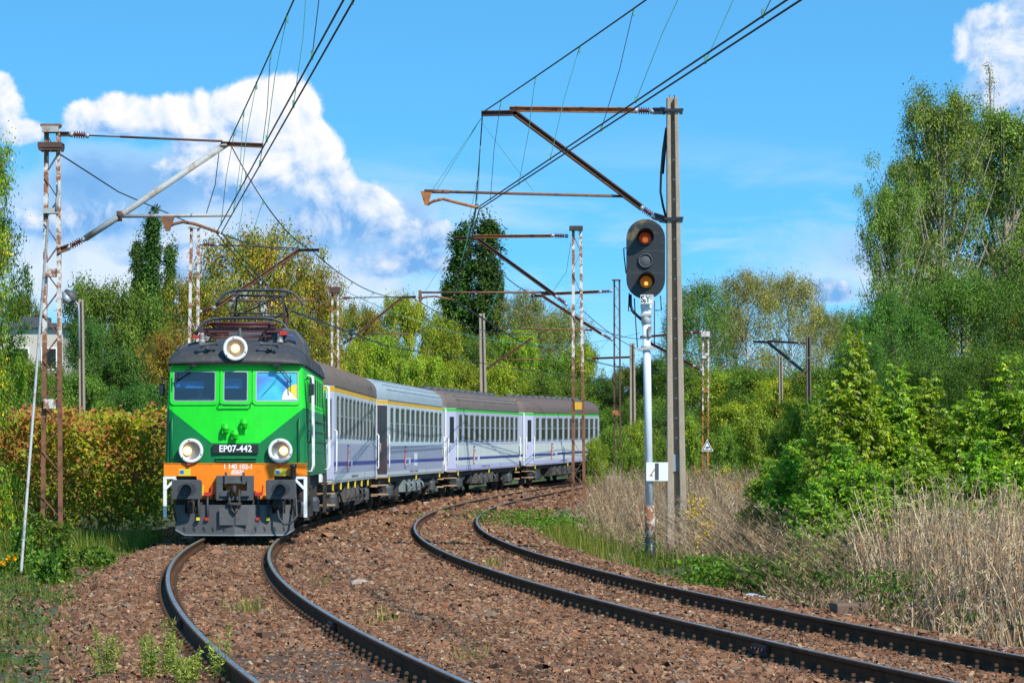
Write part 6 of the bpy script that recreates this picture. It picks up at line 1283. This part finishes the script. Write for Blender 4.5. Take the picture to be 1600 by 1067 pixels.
for i, (k_, px, py, w, Y) in enumerate((('dark_a', 945, 590, 80, 228), ('mid_b', 985, 575, 90, 232), ('dark_a', 1030, 560, 100, 228), ('mid_a', 1075, 575, 100, 214), ('bright_a', 1130, 585, 120, 200), ('mid_a', 1190, 580, 120, 196), ('bright_b', 1235, 590, 120, 188), ('mid_b', 1290, 575, 110, 184), ('mid_a', 1010, 625, 90, 190), ('dark_a', 1060, 640, 90, 176), ('bright_b', 1160, 630, 110, 172), ('bright_a', 1225, 625, 100, 162), ('mid_a', 960, 640, 70, 205), ('dark_a', 1320, 600, 100, 160))):
    plant(k_, px, py, w, Y, L_GR[i], GR)
L_GS = ['round bush right behind the end of the last coach', 'pale green bush just left of the signal post', 'pale green bush left of the triangular sign', 'green bush right of the triangular sign', 'bright bush at the foot of the slim grey pole', 'green bush above the leftmost box elder', 'green bush behind the big concrete mast foot', 'bright bush below the dark mast with an arm', 'green bush left of the tallest box elder', 'low bush left of the signal post behind the dry stems', 'small bright bush between the last coach and the lattice mast']
GS = 'bushes at the back of the dry stems'
for i, (k_, px, py, w, Y) in enumerate((('bush_a', 958, 668, 60, 186), ('bush_b', 1000, 665, 60, 160), ('bush_b', 1078, 660, 44, 138), ('bush_a', 1135, 672, 70, 150), ('bush_b', 1180, 655, 90, 140), ('bush_a', 1230, 660, 90, 128), ('bush_a', 1040, 690, 50, 128), ('bush_b', 1265, 640, 100, 118), ('bush_a', 1300, 620, 110, 106), ('bush_a', 985, 700, 46, 140), ('bush_b', 930, 690, 40, 175))):
    plant(k_, px, py, w, Y, L_GS[i], GS, 'bush', 'bush')
# right edge
plant('open_a', 1470, 135, 160, 112, 'tall airy poplar with pale leaves, tallest leafy crown at the right', None); plant('open_b', 1555, 165, 190, 118, 'airy poplar behind the tallest one at the right edge', None)
plant('open_b', 1440, 235, 130, 119, 'airy poplar filling the gap left of the tallest one', None)
plant('open_b', 1395, 282, 110, 110, 'slender airy poplar with a leaning tip, left of the tall ones', None); plant('bare_top', 1546, 72, 84, 128, 'thin bare-topped tree rising above the right-hand poplars', None); plant('open_a', 1620, 260, 160, 122, 'airy poplar cut by the right edge of the photo', None)
L_RB = ['feathery robinia left below the slender poplar', 'highest feathery robinia below the tallest poplar', 'feathery robinia high at the right edge of the photo', 'feathery robinia behind the tip of the tallest box elder', 'lower feathery robinia behind the middle box elders', 'lower feathery robinia behind the right-hand box elders', 'feathery robinia cut by the right edge behind the box elders']
GRB = 'dark robinias at the right edge'
for i, (k_, px, py, w, Y) in enumerate((('robinia_a', 1395, 462, 190, 92), ('robinia_b', 1500, 425, 210, 96), ('robinia_a', 1600, 430, 210, 98), ('robinia_b', 1345, 520, 110, 90), ('robinia_a', 1460, 540, 170, 84), ('robinia_b', 1560, 540, 180, 82), ('robinia_a', 1640, 560, 160, 80))): plant(k_, px, py, w, Y, L_RB[i], GRB)
# a far wood closing the horizon: one mass
def far_wood():
    r = np.random.default_rng(77); VS, CS = [], []
    for k in range(46):
        px, py, Y = -700 + k*72 + r.uniform(-20, 20), 590 + r.uniform(-25, 25), 330 + r.uniform(-20, 40); H0, R0, mt, mc = PROTO[('mid_a', 'dark_a', 'mid_b', 'birch_g')[k % 4]]
        n = len(mc.polygons); V = np.empty(n*12, np.float32); mc.vertices.foreach_get('co', V); V = V.reshape(n, 4, 3); c = np.empty(n*4, np.float32); mc.attributes['col'].data.foreach_get('color', c); c = c.reshape(n, 4)[:, :3]
        V, c = V[::4], c[::4]; m = V.mean(1, keepdims=True); V = m + (V - m)*1.9; X = (px - 800)/FPX*Y; H = HC + (YH - py)/FPX*Y - float(gz(X, Y)); s_ = 135/2/FPX*Y/R0
        VS.append((V*np.array([s_, s_, H/H0]) + np.array([X, Y, float(gz(X, Y))])).reshape(-1, 3)); CS.append(c)
    V = np.concatenate(VS); return np_mesh('far_wood', V, np.arange(len(V)).reshape(-1, 4), [mat['leaf']], np.concatenate(CS))
tag(link('far_wood', far_wood()), kind='stuff')
# ---- box elder shrubs with real leaflets
def box_elder(key, H, Rr, nst, ncl, seed, pal, w):
    r = np.random.default_rng(seed); st = MB(); B, D = [], []
    for k in range(nst):
        az = r.uniform(0, 6.28); rad = Rr*r.uniform(.15, .95)*.85 if k > 2 else Rr*.09*k; h = H*(1 - .40*(rad/Rr)**1.5)*r.uniform(.58, 1.0) if k else H
        p0 = Vector((math.cos(az)*rad*.3, math.sin(az)*rad*.3, 0)); p3 = Vector((math.cos(az)*rad, math.sin(az)*rad, h)); p1 = p0.lerp(p3, .4) + Vector((0, 0, .12*h)); pts = [p0, p1, p0.lerp(p3, .75) + Vector((0, 0, .08*h)), p3]
        st.tube(pts, [.028, .02, .012, .004], 5)
        nb = int(ncl/nst/8) + 1
        for j in range(nb):
            t = .12 + .88*(j + r.random())/nb; i0 = min(2, int(t*3)); c = pts[i0].lerp(pts[i0+1], min(1, t*3 - i0)); a2 = r.uniform(0, 6.28); ln = r.uniform(.25, .75)*(1.15 - t)*Rr*.8 + .1
            e = c + Vector((math.cos(a2)*ln, math.sin(a2)*ln, ln*r.uniform(.15, .7))); st.tube([c, e], [.009, .003], 4)
            for q_ in range(8):
                u = .25 + .75*q_/7; B.append(tuple(c.lerp(e, u))); d = (e - c).normalized(); z_ = r.uniform(0, 6.28); D.append((d.x*.5 + math.cos(z_), d.y*.5 + math.sin(z_), r.uniform(-.2, .5)))
    B = np.array(B); D = unit(np.array(D)); n = len(B); Vs, cols = [], []
    Lr = r.uniform(.09, .17, n)[:, None]; side = unit(np.cross(D, np.array([0, 0, 1.]))); dn = np.array([0, 0, -1.])
    base_c = pick(r, pal, w, n, .22)
    tip = B + D*Lr + dn*Lr*.25
    for (f_, sgn, dd) in ((.45, -1, .9), (.45, 1, .9), (.8, -1, .75), (.8, 1, .75), (1.0, 0, .35)):
        P = B + D*Lr*f_ + dn*Lr*.22*f_; ax = unit(D*(.55 if sgn else 1) + side*sgn*.75 + dn*dd*r.uniform(.5, 1.3, (n, 1)) + r.normal(0, .15, (n, 3))); L = r.uniform(.05, .095, n)[:, None]
        nn = unit(np.cross(ax, side) + r.normal(0, .35, (n, 3))); S = unit(np.cross(nn, ax)); Vs.append(np.stack([P, P + ax*L*.4 + S*L*.27, P + ax*L, P + ax*L*.4 - S*L*.27], 1)); cols.append(base_c*r.uniform(.85, 1.15, (n, 1)))
    V = np.concatenate(Vs).reshape(-1, 3); F = np.arange(len(V)).reshape(-1, 4)
    ms = bpy.data.meshes.new('stems'); ms.from_pydata(st.v, [], st.f); ms.materials.append(mat['bark']); ms.update()
    PROTO[key] = (H, Rr, ms, np_mesh('leaves', V, F, [mat['leaf_thin']], np.concatenate(cols)))
BEP = [(.165,.265,.018),(.12,.215,.016),(.08,.16,.015),(.24,.31,.03)]
box_elder('elder_a', 3.2, .8, 12, 3600, 41, BEP, [4,4,3,1.5]); box_elder('elder_b', 3.0, 1.2, 16, 5200, 42, BEP, [4,4,3,1.2]); box_elder('elder_c', 2.2, 1.2, 16, 4400, 43, BEP, [3,4,4,.8])
def shrub(key, px, py, w, Y, label, group='bright box elder shrubs'):
    H0, R0, ms, ml = PROTO[key]; X = (px - 800)/FPX*Y; z0 = float(gz(X, Y)) + .05; H = HC + (YH - py)/FPX*Y - z0; Rr = w/2/FPX*Y
    T = empty('box_elder_shrub', (X, Y, z0)); tag(T, label, 'shrub', group); T.rotation_euler = (0, 0, px*.37); T.scale = (Rr/R0, Rr/R0, H/H0); link('stems', ms, T); link('leaves', ml, T)
for px, py, w, Y, lb in ((1334, 526, 140, 56, 'tallest bright box elder shrub, its pointed tip above the others'), (1400, 575, 120, 56.5, 'upright box elder shoot just right of the tallest one'), (1578, 560, 140, 54.5, 'tall upright box elder near the right edge with a pale tip')): shrub('elder_a', px, py, w, Y, lb)
for i, (k_, px, py, w, Y, lb) in enumerate((('elder_b', 1290, 618, 150, 58, 'loose box elder left of the tallest one, below the dark steel mast'), ('elder_c', 1240, 690, 140, 59, 'broad low box elder at the left of the shrub row'), ('elder_c', 1196, 716, 120, 60, 'lowest leftmost box elder with a branch drooping over the dry stems'), ('elder_b', 1455, 592, 190, 57, 'loose box elder in the middle of the right-hand row'), ('elder_b', 1525, 612, 190, 56.5, 'loose box elder left of the pale-tipped one'), ('elder_b', 1625, 590, 190, 55, 'box elder cut by the right edge of the photo'),
      ('elder_b', 1370, 620, 200, 57.5, 'dense box elder behind the two upright shoots'), ('elder_c', 1318, 695, 180, 54, 'broad low box elder in front of the tallest one'), ('elder_c', 1432, 700, 190, 53, 'broad low box elder above the brown box'), ('elder_c', 1540, 690, 190, 54, 'low box elder behind the palest dry stems'), ('elder_c', 1275, 748, 130, 52, 'low box elder among thin leaning stems, left of the brown box'), ('elder_c', 1365, 758, 160, 50.5, 'lowest box elder, right behind the brown box'), ('elder_c', 1470, 760, 150, 50, 'low box elder by the yellow tansy'))): shrub(k_, px, py, w, Y, lb)
# ---- knotweed hedge on the left
def hedge():
    r = np.random.default_rng(51); n = 76000; X = r.uniform(-18, -7.6, n); Y = 86 + 30*r.random(n)**1.9; rx = -7.75 - np.clip(Y - 86, 0, 40)*.02 - .5*np.clip((88 - Y)/4, 0, 1)
    top = 2.72 + .42*wob(X*.9, Y*.5) + .22*wob(X*3.1, Y*1.7, 1, 2) + np.clip(Y - 90, 0, 20)*.012
    zf = r.random(n); Z = np.where(r.random(n) < .38, top - np.abs(r.normal(0, .12, n)), top*(.10 + .88*zf**.75))
    yy = Y + .55*wob(X*1.5, Z*2) ; yy = np.where(Y < 90, 84.2 - (Z/2.6)*1.2 + r.random(n)**1.6*2.8 + 1.0*wob(X*1.1, Z*1.3) + .45*wob(X*3.3, Z*3.9, 1, 2), yy)
    ok = X < rx + .25*wob(yy*1.3, Z*2.5); P = np.stack([X, yy, Z + zt(yy) - .3], -1)[ok]; n = len(P)
    hh = np.clip(P[:, 2]/2.1, 0, 1); a = pick(r, [(.20,.225,.02),(.135,.185,.02),(.30,.26,.03),(.24,.11,.05),(.33,.10,.06)], [5,4.5,1.5,1.4,.8], n, .22); b = pick(r, [(.27,.115,.055),(.20,.15,.04),(.32,.19,.09)], [2.4,1.6,1], n, .25)
    patch = (wob(P[:, 0]*.9, P[:, 2]*2.2 + P[:, 1]*.4, 1, 1.3) + r.normal(0, .35, n) > .38 - .4*(P[:, 0] < -10.2) + .9*(P[:, 2] < 1.1))[:, None]; gr_ = pick(r, [(.13,.19,.02),(.09,.14,.018),(.19,.21,.02)], [3,2,1], n, .22); lowz = (r.random(n) < np.clip(1.25 - P[:, 2]*.62, .12, .9))[:, None]; a = np.where(lowz, gr_, a); col = np.where(patch, b, a)
    V, F = leaf_quads(P, r.uniform(.075, .155, n), .66, r, .7, .5, np.array([[.3, -.9, .4]]))
    c0 = (-10., 90., float(zt(90)) - .35); T = empty('knotweed_hedge', c0); tag(T, 'tall knotweed hedge with yellow-green and rusty leaves along the left of the track', 'hedge'); link('foliage', np_mesh('foliage', V - np.array(c0), F, [mat['leaf']], col), T)
    mb = MB()
    for k in range(420):
        x = -8.3 - 8*r.random()**.6; y = r.uniform(84, 88); l = r.uniform(1.3, 2.2); mb.tube([(x - c0[0], y - c0[1], -.1), (x - c0[0] + r.normal(-.05, .15), y - c0[1] + r.normal(0, .1), l*.55), (x - c0[0] + r.normal(.1, .3), y - c0[1] + r.normal(0, .2), l)], [.012, .010, .006], 4, 0, False)
    mb.build('stems', M('knotweed_stems', (.30, .18, .085), .8, 0, .3, 3), T)
hedge()
# ---- strips of stems and blades
def strands(P, H, lean, rad, r, segs=3, curl=.25, sides=3):
    n = len(P); az = r.uniform(0, 6.28, n); d = np.stack([np.cos(az), np.sin(az)], -1)*np.abs(r.normal(0, curl, n))[:, None] + lean; rings = []
    for i in range(segs + 1):
        t = i/segs; c = P + np.concatenate([d*(t**1.6)*H[:, None], (H*t*(1 - .25*t*np.linalg.norm(d, axis=1)))[:, None]], 1); rr = rad*(1 - .75*t)
        if sides == 2: rings.append(np.stack([c + np.stack([np.cos(az + 1.57)*rr, np.sin(az + 1.57)*rr, 0*rr], -1), c - np.stack([np.cos(az + 1.57)*rr, np.sin(az + 1.57)*rr, 0*rr], -1)], 1))
        else: rings.append(np.stack([c + np.stack([np.cos(az + k_*2.0944)*rr, np.sin(az + k_*2.0944)*rr, 0*rr], -1) for k_ in range(3)], 1))
    V = np.stack(rings, 1); ns = 2 if sides == 2 else 3; V = V.reshape(-1, 3); b = np.arange(n)[:, None, None, None]*(segs + 1)*ns; i = np.arange(segs)[None, :, None, None]; kk = np.arange(1 if sides == 2 else 3)[None, None, :, None]
    q_ = np.concatenate([b + i*ns + kk, b + i*ns + (kk + 1) % ns, b + (i + 1)*ns + (kk + 1) % ns, b + (i + 1)*ns + kk], -1); return V, q_.reshape(-1, 4), segs*(1 if sides == 2 else 3), V.reshape(n, segs + 1, ns, 3).mean(2)
def right_field(r, n, y0, y1, o0, o1, pw=1.):
    Y = y0 + (y1 - y0)*r.random(n)**pw; off = gap(Y) + o0 + (o1 - o0)*r.random(n); X, Yw, Z = tp(0, Y, off); ok = (X/Yw < .15) & (X/Yw > -.02); return X[ok], Yw[ok], gz(X, Yw)[ok], (off - gap(Y))[ok]
def dry():
    r = np.random.default_rng(61); VS, FS, CS, o = [], [], [], 0
    for n, y0, y1, o0, o1, h0, h1, ln in ((12000, 62, 118, 3.25, 9.8, 1.1, 2.0, (-.12, -.05)), (1500, 46, 62, 2.5, 4.8, .6, 1.35, (-.3, 0)), (4600, 37, 46.5, 2.2, 5.0, 1.1, 2.0, (-.03, 0)), (2900, 46, 68, 2.35, 4.8, 1.0, 1.8, (-.65, -.2))):
        X, Y, Z, of = right_field(r, n, y0, y1, o0, o1)
        kk_ = ~((X - 2.44*Y/68.5 > -.35) & (X - 2.44*Y/68.5 < .95) & (Y > 53) & (Y < 69)); X, Y, Z, of = X[kk_], Y[kk_], Z[kk_], of[kk_]
        dens_ = .5 + .5*wob(X*1.3, Y*.7, 1, 8); keep = r.random(len(X)) < np.clip(2.1*dens_ - .25, .08, 1); X, Y, Z, of = X[keep], Y[keep], Z[keep], of[keep]; m = len(X)
        edge = np.clip((of - o0)/.9, .25, 1); H = r.uniform(h0, h1, m)*edge*r.uniform(.7, 1, m); lean = np.array(ln) + np.stack([.22*wob(X*.8, Y*.5, 1, 4), .1*wob(X*.7, Y*.6, 1, 6)], -1)
        V, F, fp, mid = strands(np.stack([X, Y, Z - .05], -1), H, lean, r.uniform(.004, .0115, m), r); col = pick(r, [(.40,.285,.165),(.26,.175,.105),(.46,.36,.23),(.30,.155,.08),(.18,.13,.09)], [4,4,2.5,1.8,2], m, .3) * ((1.3 if y1 == 46.5 else 1.0)*(1 + .28*wob(X*1.6, Y*.9, 1, 11)))[:, None]
        VS.append(V); FS.append(F + o); CS.append(np.repeat(col, fp, 0)); o += len(V)
        tips = mid[:, -1]; prev = mid[:, -2]
        for j in range(5):          # seed heads and side sprays
            t = r.uniform(.35, 1, (m, 1)); P = prev + (tips - prev)*t; D = unit(np.stack([r.normal(0, .6, m), r.normal(0, .6, m), r.uniform(.2, 1.2, m)], -1)); L = r.uniform(.03, .12, (m, 1)); S = unit(np.cross(D, r.normal(0, 1, (m, 3))))*r.uniform(.003, .007, (m, 1))
            V = np.stack([P, P + D*L*.5 + S, P + D*L, P + D*L*.5 - S], 1).reshape(-1, 3); VS.append(V); FS.append(np.arange(len(V)).reshape(-1, 4) + o); CS.append(col*r.uniform(.75, 1.15, (m, 1))); o += len(V)
    return np_mesh('dry_stems', np.concatenate(VS), np.concatenate(FS), [mat['stem']], np.concatenate(CS))
tag(link('dry_stems', dry()), kind='stuff')
def grass():
    r = np.random.default_rng(62); VS, FS, CS, o = [], [], [], 0; GP = [(.065,.105,.018),(.05,.08,.015),(.11,.125,.03),(.19,.155,.065)]
    def put(X, Y, Z, h0, h1, rad, pal=GP, w=(4,3,2.5,2.2), curl=.45):
        nonlocal o
        m = len(X); V, F, fp, _ = strands(np.stack([X, Y, Z - .02], -1), r.uniform(h0, h1, m), np.zeros((m, 2)), r.uniform(rad*.6, rad*1.3, m), r, 2, curl, 2); VS.append(V); FS.append(F + o); CS.append(np.repeat(pick(r, pal, w, m), fp, 0)); o += len(V)
    X, Y, Z, of = right_field(r, 15000, 64, 108, 2.0, 4.0); k = wob(X*1.5, Y*.6, 1, 3) > .0; k &= ~((Y > 90) & (of < 2.4)); put(X[k], Y[k], Z[k] + .03, .12, .42, .006)
    X, Y, Z, of = right_field(r, 6000, 40, 62, 2.2, 4.0); k = wob(X*2.2, Y*.9, 1, 2) > .45; put(X[k], Y[k], Z[k], .15, .5, .006)
    X, Y, Z, of = right_field(r, 16000, 70, 200, 6, 30); put(X, Y, Z, .4, 1.1, .012, [(.12,.18,.03),(.09,.15,.025),(.25,.21,.09)], (3,3,2))
    n = 42000; Y = r.uniform(30, 80, n); off = -1.8 - 6.5*r.random(n)**.8; X, Yw, Z = tp(0, Y, off); Z = gz(X, Yw); k = (wob(X*1.6, Yw*.55, 1, 9) + (-2.3 - off)*.4 > .1) & (X/Yw > -.15); put(X[k], Yw[k], Z[k], .05, .22, .005)
    n = 14000; Y = r.uniform(78, 84.5, n); X = r.uniform(-14, -7.6, n); put(X, Y, gz(X, Y), .15, .55, .007, [(.06,.11,.02),(.10,.15,.03),(.20,.16,.07)], (4,3,1.5))
    # tufts on the ballast
    for px, py, Yt, k_ in ((395, 960, 44.2, 70), (372, 958, 44.6, 30), (595, 984, 40.8, 26), (770, 878, 63, 60), (498, 914, 53, 24), (613, 930, 50, 16), (740, 1047, 33.6, 24), (655, 795, 110, 80), (625, 800, 106, 40), (690, 788, 116, 40), (600, 972, 42.5, 20), (925, 898, 57, 30), (812, 800, 104, 200)):
        c_ = at(px, py, Yt); m = k_; put(c_.x + r.normal(0, .10, m), c_.y + r.normal(0, .35, m), np.full(m, float(zt(Yt)) - .17), .08, .26, .007)
    return np_mesh('grass', np.concatenate(VS), np.concatenate(FS), [mat['leaf']], np.concatenate(CS))
tag(link('grass', grass()), kind='stuff')
def ground_cover():
    r = np.random.default_rng(63); PS, LS, CS = [], [], []; GC = [(.05,.095,.03),(.04,.075,.025),(.075,.115,.035),(.13,.12,.05)]
    n = 42000; Y = r.uniform(30, 78, n); off = -1.85 - 6*r.random(n)**.9; X, Yw, Z = tp(0, Y, off); k = (wob(X*1.9, Yw*.8, 1, 4) + (-2.5 - off)*.45 > .1) & (X/Yw > -.15); X, Yw = X[k], Yw[k]; m = len(X); PS.append(np.stack([X, Yw, gz(X, Yw) + np.abs(r.normal(0, .06, m))], -1)); LS.append(r.uniform(.04, .09, m)); CS.append(pick(r, GC, (4,4,2,1), m))
    X, Y, Z, of = right_field(r, 22000, 40, 70, 2.3, 4.6); k = wob(X*1.8, Y*.9, 1, 7) - np.where(Y > 52, .5, .0) > .05; X, Y, Z, of = X[k], Y[k], Z[k], of[k]; m = len(X); hump = np.clip(.45 + .35*wob(X*1.8, Y*.9, 1, 7), .05, 1); PS.append(np.stack([X, Y, Z + r.random(m)*hump], -1)); LS.append(r.uniform(.04, .10, m)); CS.append(pick(r, [(.045,.095,.02),(.035,.075,.018),(.07,.13,.02)], (4,4,2), m))
    for px, py, Yt, rx, h in ((1300, 915, 51, .4, .6), (1230, 908, 53, .4, .6), (1385, 905, 50, .35, .8), (1330, 890, 53, .4, .7), (1410, 945, 46, .3, .6), (1450, 960, 44, .26, .6), (1565, 985, 40.5, .20, .30), (1475, 945, 45, .3, .6), (1150, 910, 53.5, .35, .5), (1130, 898, 55.5, .3, .55), (820, 795, 104, .9, .5), (860, 812, 96, .7, .45)):
        c_ = at(px, py, Yt); m = 2300; PS.append(np.stack([c_.x + r.normal(0, rx, m), c_.y + r.normal(0, rx*1.3, m), float(gz(c_.x, c_.y)) + h*r.random(m)**.8], -1)); LS.append(r.uniform(.04, .10, m)); CS.append(pick(r, [(.06,.13,.02),(.045,.10,.018),(.10,.19,.02)], (4,3,1 if px != 1565 else 8), m))
    P = np.concatenate(PS); V, F = leaf_quads(P, np.concatenate(LS), .55, r, 1.0, 0); return np_mesh('ground_cover', V, F, [mat['leaf']], np.concatenate(CS))
tag(link('ground_cover', ground_cover()), kind='stuff')
# ---- single weeds one can point at
def weed(name, px, Y, h, spread, n, leaf, asp, pal, w, seed, label, cat, group=None, flower=None, nst=6, zoff=0, up=.2, out=.3):
    r = np.random.default_rng(seed); X = (px - 800)/FPX*Y; z0 = float(max(gz(X, Y), 0*X + gz(X, Y))) + zoff; T = empty(name, (X, Y, z0)); tag(T, label, cat, group); mb = MB(); P, O, FL = [], [], []
    for k in range(nst):
        a = r.uniform(0, 6.28); l = h*r.uniform(.65, 1.0) if k else h; d = spread*r.uniform(.2, 1); p3 = np.array([math.cos(a)*d, math.sin(a)*d, l]); pts = [Vector((0, 0, 0)), Vector(p3*.5) + Vector((0, 0, .06*h)), Vector(p3)]; mb.tube(pts, [.006, .005, .002], 4)
        t = r.random(n//nst)**.8; c = np.where(t[:, None] < .5, np.array(pts[0])*(1 - 2*t[:, None]) + np.array(pts[1])*2*t[:, None], np.array(pts[1])*(2 - 2*t[:, None]) + np.array(pts[2])*(2*t[:, None] - 1)); sp_ = (1.08 - t)[:, None]*spread*out; o_ = r.normal(0, 1, c.shape)*np.array([1, 1, .5]); P.append(c + o_*sp_*.6); O.append(unit(o_))
        if flower: m = 46; FL.append(p3 + r.normal(0, 1, (m, 3))*np.array([.05, .05, .07])*h*.7 - np.array([0, 0, .05]))
    P = np.concatenate(P); O = np.concatenate(O); m = len(P); V, F = leaf_quads(P, leaf*r.uniform(.6, 1.4, m), asp, r, up, -.15, O); mb.build('stems', M('weed_stem_%d' % seed, (.10, .13, .04), .9), T); link('leaves', np_mesh('leaves', V, F, [mat['leaf_thin']], pick(r, pal, w, m)), T)
    if flower: FLp = np.concatenate(FL); V, F = leaf_quads(FLp, r.uniform(.02, .05, len(FLp)), .8, r, .6); link('blossoms', np_mesh('blossoms', V, F, [mat['leaf']], pick(r, [flower, tuple(x*.7 for x in flower)], (2, 1), len(FLp))), T)
MUG = [(.20,.24,.07),(.14,.19,.05),(.25,.28,.10)]
for i, (px, Y, h, lb) in enumerate(((165, 31.6, .55, 'feathery light green weed near the bottom left corner'), (232, 31.0, .52, 'feathery weed just left of the outer rail, bottom of the photo'), (255, 31.8, .62, 'tallest feathery weed just left of the outer rail'), (285, 30.8, .40, 'small feathery weed touching the rail end at the bottom'), (345, 30.6, .62, 'thin feathery weed standing in front of the outer rail'), (300, 30.5, .35, 'low feathery weed between the taller two at the rail'))): weed('feathery_weed', px, Y, h, .16, 1100 if px != 345 else 420, .034, .32, MUG, (3, 3, 2), 70 + i, lb, 'weed', 'feathery weeds by the outer rail', nst=8 if px != 345 else 4, out=.35)
GW = [(.085,.15,.025),(.06,.115,.02),(.12,.18,.03)]
for i, (px, Y, h, s_, lb) in enumerate(((60, 63, 1.05, .3, 'tall leafy weed at the foot of the left mast'), (85, 61, .95, .28, 'bright leafy weed right of the stay pole foot'), (72, 58, .55, .3, 'bushy weed in front of the left mast'), (32, 62, .8, .3, 'leafy weed around the stay pole foot'), (100, 60, .7, .2, 'slender leafy weed right of the left mast'), (135, 68, .4, .35, 'low spreading weed before the hedge shadow'), (165, 66, .35, .3, 'small weed at the edge of the hedge shadow'))): weed('leafy_weed', px, Y, h, s_, 1500, .085, .42, GW, (3, 4, 2), 80 + i, lb, 'weed', 'green weeds around the left mast', nst=7, out=.55)
for i, (px, Y, h, lb) in enumerate(((1092, 66, 1.25, 'yellow goldenrod between the dry stems right of the concrete mast'), (1106, 62, .9, 'lower yellow goldenrod nearest the dry stems edge'), (1098, 120, 1.6, 'yellow goldenrod under the triangular sign'), (1122, 118, 1.6, 'yellow goldenrod right of the triangular sign'), (1140, 92, 1.3, 'thin goldenrod deep among the dry stems'), (6, 61, .42, 'yellow flowering weed at the left edge'), (1425, 47, .85, 'small yellow tansy before the box elders'), (1492, 43.5, .42, 'short yellow tansy near the outer rail on the right'))): weed('goldenrod', px, Y, h, .22 if Y < 100 else .5, 500, .08, .25, GW, (3, 3, 1), 90 + i, lb, 'flower', 'yellow flowering weeds', flower=(.62, .40, .01), nst=7 if Y < 100 else 12)
